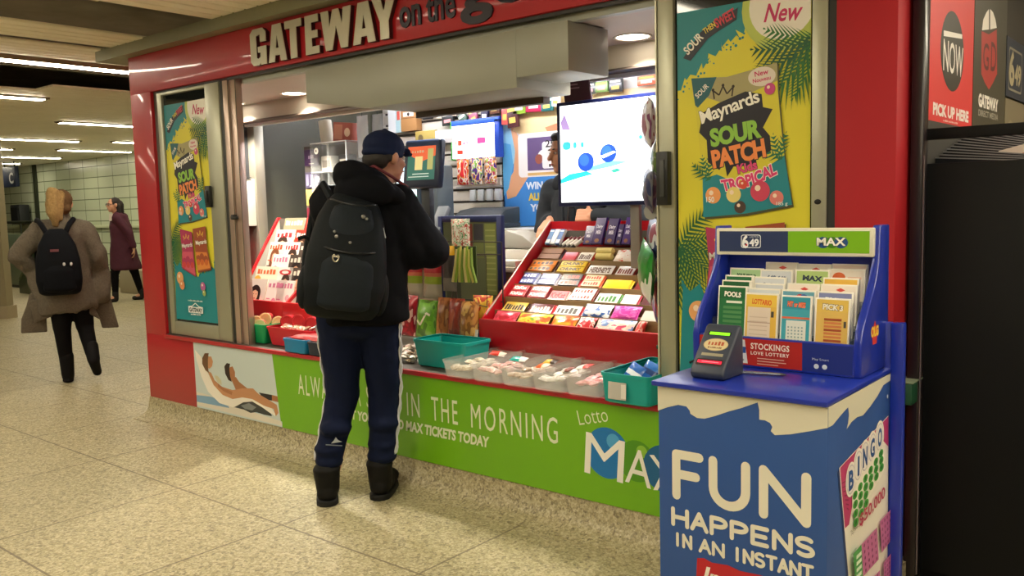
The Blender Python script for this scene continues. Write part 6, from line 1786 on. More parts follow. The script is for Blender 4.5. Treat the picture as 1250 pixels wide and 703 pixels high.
for k in range(3):
    for q in range(2):
        o = thing('trinket_box', 'small %s box in the acrylic case, %s drawer, %s side' % (['dark', 'reddish', 'grey blue', 'brown', 'pale', 'black'][k * 2 + q], ['lowest', 'middle', 'upper'][k], ['left', 'right'][q]), 'box', (-4.80 - .09 + q * .19, 3.93, 1.03 + .207 + k * .2), 0, 'boxes in the acrylic case')
        MB().box(-.055, .055, -.03, .04, 0, .11, mat(['#3a3638', '#8a4a44', '#8a949e', '#6a4a34', '#c4beb4', '#2a2828'][k * 2 + q], rough=.4)).build('body', o, bevel=.006)
        MB().box(-.04, .04, -.032, -.03, .03, .08, mat(['#a8a49c', '#d9b09a', '#5a6068', '#b8a07a', '#7a746c', '#8a8680'][k * 2 + q], rough=.4)).build('label', o)
for k, (x, z, c, lb, ry) in enumerate(((-4.90, 1.835, '#c9c4b4', 'pale rolled magazine on top of the acrylic case', -8), (-4.72, 1.835, '#a8584a', 'reddish picture box on top of the acrylic case', 6))):
    o = thing('picture_box', lb, 'box', (x, 3.93, z), 0, None, rot=(0, rad(ry), 0))
    if k: MB().box(-.10, .10, -.02, .03, 0, .13, mat(c, rough=.5)).build('body', o, bevel=.003); p = Print(y=-.0206); p.rect(-.085, .015, .0, .115, '#c98a72'); p.disc(.05, .065, .03, '#e0c4a8'); p.build('print', o)
    else: MB().tube([(0, 0, 0), (0, 0, .16)], .045, mat(c, rough=.6), 14).build('body', o, smooth=True)
for k, (x, y, w, c) in enumerate(((-4.55, 3.95, .11, '#d8dade'), (-4.42, 3.97, .10, '#b9bcc2'))):
    bag('plastic_bag', ['clear plastic bag hanging left of the cap', 'clear plastic bag hanging right behind the cap'][k], 'plastic bag', (x, y, 1.86), w, .28, .05, lambda u, v, c=c: mat(c, rough=.12, alpha=.55), group='hanging plastic bags', seed=300 + k)
    MB().tube([(0, 0, .13), (0, 0, .40)], .003, DARKF, 6).build('hang_cord', bpy.data.objects[['plastic_bag', 'plastic_bag.001'][k]])

# ------------------------------------------------------------------ far left of the concourse
t = thing('hanging_sign', 'dark blue hanging sign with a white letter C by the left pillar', 'sign', (-18.55, 7.0, 1.97))
m = MB(); m.box(-.45, .24, 0, .08, 0, .40, mat('#15233f', rough=.5)); m.build('panel', t, bevel=.01)
p = Print(); p.text('C', -.05, .06, .20, .22, '#dfe2e4', bold=.03); p.text('~~~~', -.1, .33, .25, .04, '#8a95a8'); p.build('lettering', t)
for x in (-.35, .14):
    m = MB(); m.tube([(x, .04, .40), (x, .04, .50)], .012, DARKF, 8); m.build('hanger', t)
t = thing('wall_speaker', 'dark box on the tiled wall behind the rail by the left pillar', 'box', (-20.1, 7.62, 1.22))
m = MB(); m.box(-.24, .24, 0, .22, 0, .42, mat('#24282a', rough=.5)); m.build('case', t, bevel=.03)
m = MB(); m.box(-.18, .18, -.012, 0, .06, .36, mat('#15181a', rough=.6)); m.build('grille', t)
m = MB(); m.box(-.1, .1, .22, .24, .1, .3, DARKF); m.build('bracket', t)
t = thing('handrail', 'dark metal handrail in front of the tiled wall left of the blonde woman', 'handrail', (-19.6, 7.3, 0))
m = MB(); m.tube([(-3, 0, 1.27), (1.2, 0, 1.27)], .03, mat('#3a4034', rough=.35, metal=.5)); m.build('rail', t, smooth=True)
for x in (-2.4, -.9, .6):
    m = MB(); m.tube([(x, 0, 1.24), (x, .0, 0)], .022, mat('#3a4034', rough=.35, metal=.5)); m.build('post', t, smooth=True)
t = thing('stair_balustrade', 'dark green sloping stair balustrade behind the blonde woman', 'balustrade', (-15.6, 6.4, 0))
DG = mat('#2f3d24', rough=.4, noise_amt=.08, scale=2)
m = MB(); m.prism_xz([(-1.35, 0), (-1.35, .22), (-.55, .86), (1.6, .90), (1.6, 0)], 0, .12, DG); m.build('panel', t, bevel=.01)
m = MB(); m.tube([(-1.4, .06, .25), (-.55, .06, .92), (1.6, .06, .96)], .035, mat('#4a5238', rough=.4, metal=.3)); m.build('cap_rail', t, smooth=True)
t = thing('low_screen', 'grey green low screen panel behind the left pillar edge', 'screen', (-17.6, 6.9, 0))
m = MB(); m.box(-1.6, .9, 0, .06, .05, 1.05, mat('#6f7f6a', rough=.3)); m.build('panel', t, bevel=.005)
m = MB(); m.box(-1.6, .9, -.01, .07, 0, .05, DARKF); m.build('base', t)
t = thing('bench_box', 'low beige plinth behind the legs of the dark haired woman', 'plinth', (-14.2, 7.55, 0))
m = MB(); m.box(-.9, 2.6, -.2, .28, 0, .42, mat('#a79c80', rough=.5)); m.build('body', t, bevel=.02)

# ------------------------------------------------------------------ people
SKIN = mat('#ad7a62', rough=0.5, noise_amt=0.05, scale=12)


def hand(mb, wrist, d, n, thumb, curl=0.9, s=1.0, spread=0.0):
    """palm and five separate fingers; d: wrist to knuckles, n: palm side, thumb: sideways unit towards the thumb"""
    w = Vector(wrist); d = Vector(d).normalized(); n = Vector(n); n = (n - d * n.dot(d)).normalized()
    t = Vector(thumb); t = (t - d * t.dot(d) - n * t.dot(n)).normalized()
    for q in (-.026, -.009, .009, .026):
        mb.capsule(w + t * q * .7 * s, w + d * .085 * s + t * q * s, .017 * s, .0135 * s)
    for q, L, r in ((.030, .072, .0092), (.0105, .080, .0096), (-.0105, .074, .0092), (-.030, .058, .0082)):
        p = w + d * .086 * s + t * q * s; a = 0.25 * curl
        for f, k in ((.45, .55), (.31, 1.0), (.24, .8)):
            a += curl * k * .75
            dd = d * math.cos(a) + n * math.sin(a) + t * (q * spread * 10)
            p2 = p + dd.normalized() * L * f * s
            mb.capsule(p, p2, r * s, r * .93 * s, n=10); p = p2
    p = w + d * .022 * s + t * .030 * s
    for f, v in ((.036, d * .55 + t * .75 + n * .25), (.030, d * .85 + t * .25 + n * .45), (.024, d * .8 - t * .1 + n * .55)):
        p2 = p + v.normalized() * f * s; mb.capsule(p, p2, .0115 * s, .0102 * s, n=10); p = p2


def head_geo(mb, c, yaw, pitch=0.0, s=1.0):
    old = mb.M
    mb.M = Matrix.Translation(c) @ Euler((pitch, 0, yaw)).to_matrix().to_4x4() @ Matrix.Scale(s, 4)
    mb.ell((0, -.012, .022), (.074, .096, .092)); mb.ell((0, .03, -.045), (.058, .062, .07)); mb.ell((0, .06, -.092), (.027, .026, .023))
    mb.capsule((0, .086, .008), (0, .107, -.026), .009, .0135, n=10); mb.ell((0, .07, .024), (.053, .022, .013)); mb.ell((0, .085, -.06), (.023, .012, .010))
    for sx in (-1, 1):
        mb.ell((sx * .077, -.008, -.012), (.010, .021, .031), rot=(0, sx * .25, 0)); mb.ell((sx * .04, .055, -.03), (.022, .025, .024))
    mb.M = old


def face_bits(root, c, yaw, pitch=0.0, s=1.0, brow='#2a1c14'):
    M = Matrix.Translation(c) @ Euler((pitch, 0, yaw)).to_matrix().to_4x4() @ Matrix.Scale(s, 4)
    for sx in (-1, 1):
        m = MB(); m.M = M; m.ell((sx * .030, .0795, .003), (.0115, .008, .0075), mat('#e6dfd6', rough=.3), nu=12, nv=8); m.ell((sx * .030, .0865, .003), (.0055, .003, .0058), mat('#2a1a12', rough=.3), nu=10, nv=6); m.build('eye', root, smooth=True)
        m = MB(); m.M = M; m.ell((sx * .031, .0865, .024), (.019, .005, .004), mat(brow, rough=.8), nu=10, nv=6); m.build('eyebrow', root, smooth=True)
    m = MB(); m.M = M; m.ell((0, .0945, -.06), (.021, .006, .006), mat('#9a5548', rough=.5), nu=12, nv=8); m.build('mouth', root, smooth=True)


def body_geo(J, w=1.0):
    mb = MB(); L = lambda k: Vector(J[k])
    mb.capsule(L('pelvis'), L('waist'), .145 * w, .125 * w, flat=.72); mb.capsule(L('waist'), L('chest'), .125 * w, .15 * w, flat=.72); mb.capsule(L('chest'), L('neck') - Vector((0, 0, .05)), .145 * w, .09 * w, flat=.7)
    mb.capsule(L('neck') - Vector((0, 0, .06)), L('head') - Vector((0, 0, .03)), .055, .05)
    mb.capsule(L('shL'), L('shR'), .06, .06)
    for s in 'LR':
        mb.capsule(L('sh' + s), L('el' + s), .052, .042); mb.capsule(L('el' + s), L('wr' + s), .042, .027)
        mb.capsule(L('hip' + s), L('kn' + s), .082, .055); mb.capsule(L('kn' + s), L('an' + s), .056, .037); mb.capsule(L('an' + s), L('to' + s), .038, .03)
    return mb


def loc2w(t, p):
    a = t.rotation_euler.z; c, s = math.cos(a), math.sin(a)
    return Vector((t.location.x + p[0] * c - p[1] * s, t.location.y + p[0] * s + p[1] * c, t.location.z + p[2]))


# ---- the customer
v = at_z(433, 609, 0)
RZ = rad(39.669)
man = thing('person', 'man in a navy cap, black jacket and striped track pants at the counter', 'person', (v.x, v.y, 0), RZ)
J = dict(pelvis=(.055, .01, .985), waist=(.07, 0, 1.06), chest=(.115, .02, 1.28), neck=(.165, .03, 1.48), head=(.205, .055, 1.612), shL=(-.05, .02, 1.40), elL=(-.075, .14, 1.13), wrL=(.06, .34, 1.15), shR=(.27, .02, 1.40), elR=(.42, .06, 1.165), wrR=(.285, .30, 1.20),
         hipL=(-.035, 0, .88), knL=(-.03, .04, .49), anL=(-.110, -.03, .09), toL=(-.13, .11, .05), hipR=(.145, 0, .88), knR=(.147, .06, .49), anR=(.128, .02, .09), toR=(.14, .13, .05))
b = body_geo(J)
HY = rad(-42)
head_geo(b, J['head'], HY, rad(-4))
hand(b, J['wrL'], (.35, .8, .1), (0, -.2, -1), (1, 0, 0)); hand(b, J['wrR'], (-.35, .85, .15), (0, -.2, -1), (-1, 0, 0))
blob('body', b, SKIN, man, .007, 3)
face_bits(man, J['head'], HY, rad(-4))
JK = mat('#0a0b10', rough=0.8, noise_amt=.25, scale=40, spec=.12)
m = MB(); m.M = Matrix.Translation((.03, 0, 0))
m.loft([[(cx_ + w_ * math.cos(2 * PI * i / 28), d_ * math.sin(2 * PI * i / 28), z_) for i in range(28)] for z_, cx_, w_, d_ in ((.845, .055, .20, .14), (.86, .055, .215, .155), (.95, .055, .213, .152), (1.1, .06, .20, .145), (1.25, .068, .20, .145), (1.36, .075, .19, .13), (1.42, .08, .15, .10))], JK)
m.capsule((-.085, .0, 1.385), (.23, .0, 1.385), .10, .10); m.capsule((-.09, .01, 1.39), (-.115, .14, 1.14), .088, .080); m.capsule((-.115, .14, 1.14), (.0, .30, 1.15), .078, .055)
m.capsule((.225, .01, 1.39), (.375, .06, 1.175), .095, .085); m.capsule((.375, .06, 1.165), (.27, .27, 1.19), .085, .058)
m.capsule((.22, -.02, 1.33), (.30, .03, 1.16), .08, .075)
blob('jacket', m, JK, man, .011, 4, wrinkle=.009, wscale=9, seed=1)
m = MB(); m.M = Matrix.Translation((.075, 0, .012))
m.ell((.035, -.065, 1.485), (.135, .10, .075), rot=(rad(15), rad(16), 0)); m.ell((-.005, -.09, 1.525), (.085, .075, .06), rot=(rad(20), rad(12), 0)); m.ell((.07, .0, 1.44), (.16, .12, .06), rot=(0, rad(12), 0)); m.ell((.05, -.12, 1.44), (.14, .06, .08)); m.ell((.15, -.05, 1.43), (.10, .08, .05), rot=(0, rad(25), 0))
blob('hood', m, JK, man, .010, 5, wrinkle=.006, wscale=10, seed=2)
m = MB(); m.M = Matrix.Translation((.075, 0, .012)); m.tube([(.02, .04, 1.56), (.09, -.045, 1.555), (.17, -.05, 1.505), (.235, .0, 1.455)], .007, mat('#5a1a24', rough=.6), 8); m.build('hood_lining', man, smooth=True)
PT = mat('#0f1730', rough=0.8, noise_amt=.15, scale=30, spec=.15)
m = MB()
m.capsule((-.01, 0, .93), (.12, 0, .93), .135, .135, flat=.9); m.ell((.055, -.01, .85), (.165, .125, .085))
for s, hx, kx, ax, ky, ay in (('L', -.038, -.04, -.108, .03, -.03), ('R', .148, .156, .135, .05, .03)):
    m.capsule((hx, 0, .86), (kx, ky, .50), .104, .079); m.capsule((kx, ky, .50), (ax, ay, .21), .078, .064); m.ell((ax, ay, .20), (.068, .072, .04)); m.ell((ax + .004, ay, .26), (.071, .074, .035)); m.ell((kx * .6 + ax * .4, ay, .36), (.078, .08, .05))
blob('trousers', m, PT, man, .010, 4, wrinkle=.006, wscale=13, seed=3)
WH = mat('#c9ccd0', rough=.6)
for s, (hx, kx, ax, ky, ay) in ((-1, (-.038, -.04, -.108, .03, -.03)), (1, (.148, .156, .135, .05, .03))):
    for q, an in enumerate((8, -4, -16)):
        a = rad(an) if s > 0 else rad(180 - an); pts = []
        for i in range(25):
            z = .84 - .63 * i / 24
            if z > .50: f = (.86 - z) / .36; cx_, cy_, r_ = hx + (kx - hx) * f, ky * f, .104 + (.079 - .104) * f
            else: f = (.50 - z) / .29; cx_, cy_, r_ = kx + (ax - kx) * f, ky + (ay - ky) * f, .0785 + (.067 - .0785) * f
            wob = .004 * math.sin(i * 1.7 + q)
            pts.append((cx_ + math.cos(a) * (r_ + .001 + wob), cy_ + math.sin(a) * (r_ + .001 + wob), z))
        mm = MB(); mm.tube(pts, .0042, WH, 6); mm.build('stripe', man, smooth=True)
mm = MB(); mm.M = Matrix.Translation((-.055, -.112, .305)); mm.prism_xz([(-.02, 0), (.03, .006), (.012, .014), (.002, .028), (-.006, .014)], -.003, .0, mat('#9aa0a6', rough=.5)); mm.prism_xz([(-.045, -.008), (.03, -.014), (.03, -.011), (-.045, -.004)], -.003, 0, mat('#6a727c', rough=.5)); mm.build('trouser_logo', man)
BT = mat('#0e0d0c', rough=.65, noise_amt=.2, scale=30, spec=.25); SO = mat('#0a0a0a', rough=.7)
for (ax, ay, tx) in ((-.117, -.045, -.03), (.122, .02, .02)):
    m = MB(); m.capsule((ax, ay, .155), (ax, ay + .01, .07), .062, .056, flat=1.05); m.capsule((ax, ay - .01, .058), (ax + tx, ay + .16, .048), .05, .044); m.ell((ax + tx, ay + .165, .055), (.048, .055, .04)); m.ell((ax, ay, .165), (.066, .068, .022))
    BOOT = blob('boot', m, BT, man, .007, 3, wrinkle=.002, wscale=25, seed=5)
    m = MB(); base = [(ax + .052 * math.cos(rad(a)), ay - .012 + .056 * math.sin(rad(a))) for a in range(180, 361, 30)] + [(ax + tx + .05, ay + .13), (ax + tx + .036, ay + .20), (ax + tx, ay + .222), (ax + tx - .036, ay + .20), (ax + tx - .05, ay + .13)]
    m.prism_xy(base, 0.0, .026, SO); m.build('boot_sole', BOOT, bevel=.004)
CAPM = mat('#101a36', rough=.8, noise_amt=.1, scale=40, spec=.2)
hc = Vector(J['head'])
m = MB(); m.M = Matrix.Translation(hc) @ Euler((rad(-6), 0, HY)).to_matrix().to_4x4()
m.ell((0, -.014, .045), (.086, .107, .078)); m.ell((0, -.02, .012), (.086, .105, .032)); m.capsule((-.05, .09, .03), (.05, .09, .03), .02, .02, flat=.5); m.ell((0, .095, .03), (.062, .05, .009), rot=(rad(-12), 0, 0)); m.ell((0, -.012, .125), (.012, .012, .008))
blob('cap', m, CAPM, man, .006, 3)
m = MB(); m.M = Matrix.Translation(hc) @ Euler((rad(-6), 0, HY)).to_matrix().to_4x4()
m.ell((0, -.06, -.02), (.074, .055, .05)); m.ell((.068, -.03, .0), (.012, .03, .03)); m.ell((-.068, -.03, .0), (.012, .03, .03))
blob('hair', m, mat('#1a1310', rough=.7), man, .006, 2)

# his backpack
BK = mat('#0c1115', rough=.7, noise_amt=.25, scale=60, spec=.2); BK_B = mat('#121a21', rough=.65, noise_amt=.2, scale=60, spec=.25)
bp = thing('backpack', 'large black backpack with metal badges on the back of the man at the counter', 'backpack', loc2w(man, (-.01, -.135, .885)), RZ + rad(14))
bp.rotation_euler = (rad(-5), rad(9), RZ + rad(14))


def pack_ring(z, w, d, y0, p=2.6):
    out = []
    for k in range(28):
        a = 2 * PI * k / 28; c, s = math.cos(a), math.sin(a)
        out.append((math.copysign(abs(c) ** (2 / p), c) * w, y0 + math.copysign(abs(s) ** (2 / p), s) * d, z))
    return out


m = MB(); m.loft([pack_ring(z, w, d, -d) for z, w, d in ((0, .11, .06), (.012, .145, .085), (.05, .170, .105), (.14, .182, .118), (.26, .178, .112), (.36, .165, .10), (.45, .145, .086), (.52, .115, .068), (.56, .075, .045), (.57, .03, .02))], BK)
me = remesh(m, .011, 3); me.materials.clear(); me.materials.append(BK)
for vv in me.vertices:
    vv.co += vv.normal * noise.noise(vv.co * 9) * .006
o = bpy.data.objects.new('main_compartment', me); COL.objects.link(o); o.parent = bp
m = MB(); m.loft([pack_ring(z, w, d, -.185) for z, w, d in ((.04, .08, .03), (.055, .115, .05), (.15, .128, .055), (.24, .122, .05), (.285, .10, .035), (.295, .06, .02))], BK_B); me = remesh(m, .010, 3); me.materials.clear(); me.materials.append(BK_B)
o = bpy.data.objects.new('front_pocket', me); COL.objects.link(o); o.parent = bp
m = MB(); m.loft([pack_ring(z, w, d, -.15) for z, w, d in ((.31, .07, .03), (.325, .115, .048), (.42, .105, .042), (.49, .08, .03), (.51, .04, .015))], BK_B); me = remesh(m, .010, 3); me.materials.clear(); me.materials.append(BK_B)
o = bpy.data.objects.new('upper_pocket', me); COL.objects.link(o); o.parent = bp
for sx in (-1, 1):
    m = MB(); m.ell((sx * .165, -.10, .13), (.035, .07, .10), BK); m.build('side_pocket', bp, smooth=True)
    m = MB(); m.tube([(sx * .09, -.03, .53), (sx * .13, .05, .60), (sx * .15, .14, .57), (sx * .16, .20, .45), (sx * .17, .17, .25), (sx * .16, .02, .08)], .018, BK, 8); m.build('shoulder_strap', bp, smooth=True)
m = MB(); m.tube([(-.055, -.05, .54), (-.04, -.065, .60), (.0, -.07, .615), (.04, -.065, .60), (.055, -.05, .54)], .010, BK, 8); m.build('top_handle', bp, smooth=True)
for z, r in ((.30, .128), (.505, .10)):
    m = MB(); m.tube([(r * math.cos(rad(a)), -.16 + .075 * math.sin(rad(a)) * 1.0, z + .01 * math.cos(rad(a * 2))) for a in range(180, 361, 15)], .0035, mat('#050607', rough=.4), 6); m.build('zip', bp, smooth=True)
CH = mat('#c9c4b4', rough=.25, metal=.8)
m = MB(); m.tube([(.012 * math.cos(rad(a)) - .055, -.243, .262 + .016 * math.sin(rad(a))) for a in range(120, 421, 20)], .0035, CH, 6); m.build('ring_badge', bp, smooth=True)
m = MB(); m.rbox((-.055, -.243, .268), (.03, .005, .008), CH); m.build('ring_bar', bp)
for x, z, rr in ((.045, .455, .009), (.060, .447, .007), (-.07, .375, .006), (-.06, .355, .008), (.0, .335, .007)):
    m = MB(); m.ell((x, -.205 + (z - .335) * .12, z), (rr, .004, rr), mat('#90918c', rough=.3, metal=.7)); m.build('badge', bp, smooth=True)
m = MB(); m.rbox((.148, -.13, .40), (.006, .012, .045), mat('#9a9ca0', rough=.5), (0, rad(-20), 0)); m.build('tag', bp)
m = MB(); m.tube([(-.15, -.06, .33), (-.19, -.07, .345), (-.215, -.06, .335)], .009, BK, 8); m.build('side_strap', bp, smooth=True)

# ---- the blonde woman walking away
v = at_z(90, 466, 0)
R1 = math.atan2(-v.x, v.y)
wo = thing('person', 'blonde woman with a ponytail and grey open coat walking away at the left', 'person', (v.x, v.y, 0), R1)
J = dict(pelvis=(.0, 0, .84), waist=(.0, 0, 1.0), chest=(-.01, .0, 1.18), neck=(.0, .0, 1.36), head=(.012, .02, 1.475), shL=(-.17, 0, 1.28), elL=(-.335, .02, 1.07), wrL=(-.20, .12, .90), shR=(.16, 0, 1.28), elR=(.24, -.02, 1.05), wrR=(.25, .10, .84),
         hipL=(-.06, 0, .80), knL=(-.055, .0, .45), anL=(-.035, .0, .085), toL=(-.03, .13, .04), hipR=(.09, 0, .80), knR=(.115, .02, .45), anR=(.155, -.17, .22), toR=(.175, -.11, .10))
b = body_geo(J, .9); head_geo(b, J['head'], rad(-8), 0, .95)
hand(b, J['wrL'], (.2, .6, -.7), (1, 0, 0), (0, 1, 0), .5); hand(b, J['wrR'], (0, .5, -.8), (-1, 0, 0), (0, 1, 0), .5)
blob('body', b, mat('#c99a7c', rough=.5), wo, .009, 3); face_bits(wo, J['head'], rad(-8), 0, .95)
CO = mat('#5f564a', rough=.9, noise_amt=.35, scale=70, bump=.6)
m = MB()
m.capsule((-.15, 0, 1.27), (.14, 0, 1.27), .085, .085); m.loft([[((cx_ + w_ * (1 + .05 * math.sin(i * 1.9)) * math.cos(2 * PI * i / 32)), -.01 + d_ * math.sin(2 * PI * i / 32), z_ + (zz * math.sin(i * .9 + 1) if z_ < .7 else 0)) for i in range(32)] for z_, cx_, w_, d_, zz in ((.60, .0, .205, .14, .03), (.63, .0, .225, .15, .03), (.75, .0, .205, .145, 0), (.92, .0, .18, .135, 0), (1.1, .0, .175, .13, 0), (1.24, .0, .18, .12, 0), (1.33, 0, .12, .09, 0))], CO)
m.capsule((-.17, 0, 1.26), (-.33, .02, 1.07), .085, .080); m.capsule((-.33, .02, 1.07), (-.21, .10, .92), .08, .07); m.capsule((.16, 0, 1.26), (.24, -.01, 1.05), .085, .08); m.capsule((.24, -.01, 1.05), (.26, .08, .86), .08, .075); m.capsule((.26, .06, .90), (.25, .02, .72), .085, .08); m.capsule((-.22, .08, .92), (-.17, .03, .74), .08, .085)
m.capsule((0, 0, 1.32), (0, .02, 1.38), .085, .07)
blob('coat', m, CO, wo, .011, 3, wrinkle=.013, wscale=9, seed=8)
for pts in ([(-.16, .78), (-.27, .76), (-.30, .66), (-.345, .55), (-.355, .435), (-.165, .43), (-.165, .60)], [(.20, .78), (.30, .80), (.33, .66), (.36, .50), (.375, .42), (.245, .425), (.22, .55), (.16, .62)], [(-.28, .70), (-.10, .74), (.06, .74), (.16, .70), (.24, .50), (.10, .60), (-.03, .60), (-.13, .56), (-.25, .52)]):
    m = MB(); yb = -.02 if pts[0][0] < -.2 else .06
    m.prism_xz(pts, yb - .03, yb, CO); m.build('coat_flap', wo, bevel=.012, seg=3)
LG = mat('#0b0a0c', rough=.8, spec=.15)
m = MB(); m.capsule((-.03, 0, .80), (.06, 0, .80), .12, .12); m.capsule((-.055, 0, .78), (-.055, 0, .46), .098, .072); m.capsule((-.055, 0, .46), (-.04, 0, .12), .068, .048); m.capsule((.09, 0, .78), (.115, .02, .46), .098, .072); m.capsule((.115, .02, .46), (.15, -.14, .24), .068, .05)
blob('leggings', m, LG, wo, .010, 3)
m = MB(); m.capsule((-.04, 0, .22), (-.038, 0, .06), .058, .05); m.capsule((-.038, .0, .045), (-.03, .14, .035), .045, .036); m.ell((-.038, -.005, .02), (.045, .05, .02)); blob('boot', m, mat('#0d0c0d', rough=.7, spec=.2), wo, .008, 2)
m = MB(); m.capsule((.148, -.10, .30), (.158, -.17, .20), .056, .05); m.capsule((.158, -.18, .19), (.18, -.11, .085), .045, .036); blob('boot', m, mat('#0d0c0d', rough=.7, spec=.2), wo, .008, 2)
HR = mat('#94794f', rough=.85, noise_amt=.45, scale=60, bump=.3, spec=.2); HRD = mat('#5f4830', rough=.85, noise_amt=.4, scale=50, bump=.6, spec=.2)
m = MB(); h = Vector(J['head']); m.M = Matrix.Translation(h)
m.ell((0, -.015, .03), (.082, .10, .092)); m.ell((0, -.06, -.035), (.07, .05, .05)); blob('hair', m, HRD, wo, .008, 3, wrinkle=.005, wscale=30, seed=4)
m = MB(); m.M = Matrix.Translation(h)
m.ell((-.055, -.075, .075), (.05, .05, .045)); m.capsule((-.06, -.105, .085), (-.065, -.125, -.07), .052, .05); m.capsule((-.065, -.125, -.07), (-.055, -.12, -.16), .05, .026); m.capsule((-.01, -.095, .07), (-.02, -.12, -.12), .04, .02); m.capsule((-.085, -.10, .06), (-.11, -.11, -.06), .028, .014)
blob('ponytail', m, HR, wo, .007, 4, wrinkle=.005, wscale=26, seed=4)
wb = thing('backpack', 'dark navy backpack on the back of the blonde woman', 'backpack', loc2w(wo, (-.045, -.16, .75)), R1)
m = MB(); m.loft([pack_ring(z, w, d, -d) for z, w, d in ((0, .12, .05), (.02, .15, .075), (.12, .168, .09), (.28, .16, .085), (.40, .135, .07), (.49, .09, .05), (.53, .05, .03))], BK); me = remesh(m, .012, 3); BW = mat('#0b0d13', rough=.8, spec=.15); me.materials.clear(); me.materials.append(BW)
o = bpy.data.objects.new('main_compartment', me); COL.objects.link(o); o.parent = wb
for sx in (-1, 1):
    m = MB(); m.tube([(sx * .06, -.05, .48), (sx * .10, .0, .565), (sx * .13, .10, .60), (sx * .14, .20, .55), (sx * .15, .22, .38), (sx * .15, .10, .10), (sx * .13, -.02, .06)], .02, BW, 8); m.build('shoulder_strap', wb, smooth=True)
m = MB(); m.loft([pack_ring(z, w, d, -.14) for z, w, d in ((.03, .08, .03), (.05, .12, .05), (.2, .115, .05), (.25, .07, .03))], BW); me = remesh(m, .012, 3); me.materials.clear(); me.materials.append(BW)
o = bpy.data.objects.new('front_pocket', me); COL.objects.link(o); o.parent = wb
m = MB(); m.rbox((-.02, -.165, .36), (.06, .004, .02), mat('#6a3a42', rough=.6)); m.build('label', wb)
for x in (.04, .09): m = MB(); m.ell((x, -.178, .25), (.01, .006, .014), mat('#c9ccd0', rough=.3)); m.build('badge', wb, smooth=True)

# ---- the dark haired woman in a maroon coat
v = at_z(155, 367, 0)
R2 = math.atan2(-v.x, v.y)
w2p = thing('person', 'dark haired woman in glasses and a maroon coat walking left in the distance', 'person', (v.x, v.y, 0), R2)
J = dict(pelvis=(.0, 0, .86), waist=(-.01, 0, 1.02), chest=(-.02, .0, 1.22), neck=(-.05, -.01, 1.40), head=(-.10, -.03, 1.53), shL=(.02, .13, 1.33), elL=(.10, .17, 1.08), wrL=(.05, .20, .85), shR=(-.06, -.14, 1.33), elR=(.10, -.19, 1.08), wrR=(.15, -.20, .84),
         hipL=(.02, .08, .82), knL=(.14, .08, .46), anL=(.22, .07, .09), toL=(.12, .05, .03), hipR=(-.02, -.08, .82), knR=(-.15, -.08, .46), anR=(-.16, -.09, .08), toR=(-.27, -.12, .03))
b = body_geo(J, .9); YW = rad(115); head_geo(b, J['head'], YW)
hand(b, J['wrL'], (0, 0, -1), (-1, 0, 0), (0, 1, 0), .5); hand(b, J['wrR'], (.05, 0, -1), (-1, 0, 0), (0, -1, 0), .5)
blob('body', b, mat('#c89478', rough=.5), w2p, .010, 2); face_bits(w2p, J['head'], YW)
MA = mat('#451429', rough=.75, noise_amt=.15, scale=30)
m = MB(); m.capsule((.02, .11, 1.32), (-.06, -.12, 1.32), .09, .09); m.loft([[(cx_ + w_ * math.cos(2 * PI * i / 28), w_ * math.sin(2 * PI * i / 28), z_) for i in range(28)] for z_, cx_, w_ in ((.50, .02, .225), (.52, .02, .24), (.75, .0, .205), (1.0, -.01, .165), (1.2, -.02, .165), (1.36, -.03, .12))], MA)
for s, e, w in (((.02, .13, 1.31), (.10, .17, 1.08), (.06, .19, .90)), ((-.06, -.14, 1.31), (.10, -.19, 1.08), (.14, -.20, .88))): m.capsule(s, e, .075, .065); m.capsule(e, w, .065, .052)
m.capsule((-.04, 0, 1.36), (-.05, 0, 1.42), .085, .07)
blob('coat', m, MA, w2p, .014, 4, wrinkle=.008, wscale=8, seed=12)
m = MB(); m.prism_xz([(-.03, 0), (.03, 0), (.045, .11), (-.045, .11)], -.01, .0, mat('#d0c4b8', rough=.7)); o = m.build('scarf', w2p); o.location = (-.155, -.13, 1.28); o.rotation_euler = (rad(-10), 0, rad(-60))
m = MB(); m.capsule((.02, .08, .80), (.14, .08, .46), .095, .07); m.capsule((.14, .08, .46), (.22, .07, .11), .066, .045); m.capsule((-.02, -.08, .80), (-.15, -.08, .46), .095, .07); m.capsule((-.15, -.08, .46), (-.16, -.09, .11), .066, .045)
blob('leggings', m, mat('#0b0a0c', rough=.8, spec=.15), w2p, .011, 2)
for a, t_ in (((.22, .07, .10), (.11, .05, .03)), ((-.16, -.09, .10), (-.28, -.12, .03))):
    m = MB(); m.capsule((a[0], a[1], .15), (a[0], a[1], .05), .05, .046); m.capsule((a[0], a[1], .04), (t_[0], t_[1], .034), .042, .034); blob('boot', m, mat('#151214', rough=.6), w2p, .009, 2)
m = MB(); m.M = Matrix.Translation(Vector(J['head'])) @ Euler((0, 0, YW)).to_matrix().to_4x4(); m.ell((0, -.022, .032), (.082, .098, .088)); m.capsule((0, -.085, .0), (0, -.11, -.20), .075, .05); m.capsule((.065, -.045, -.01), (.08, -.05, -.20), .032, .026); m.capsule((-.065, -.045, -.01), (-.08, -.05, -.2), .032, .026)
blob('hair', m, mat('#1c1211', rough=.6), w2p, .009, 3, wrinkle=.005, wscale=25, seed=6)
m = MB(); m.M = Matrix.Translation(Vector(J['head'])) @ Euler((0, 0, YW)).to_matrix().to_4x4()
for sx in (-1, 1):
    m.tube([(sx * .032 + .024 * math.cos(rad(a)), .098, .003 + .018 * math.sin(rad(a))) for a in range(0, 361, 30)], .003, DARKF, 6)
    m.tube([(sx * .056, .098, .006), (sx * .078, .0, .004)], .0025, DARKF, 6)
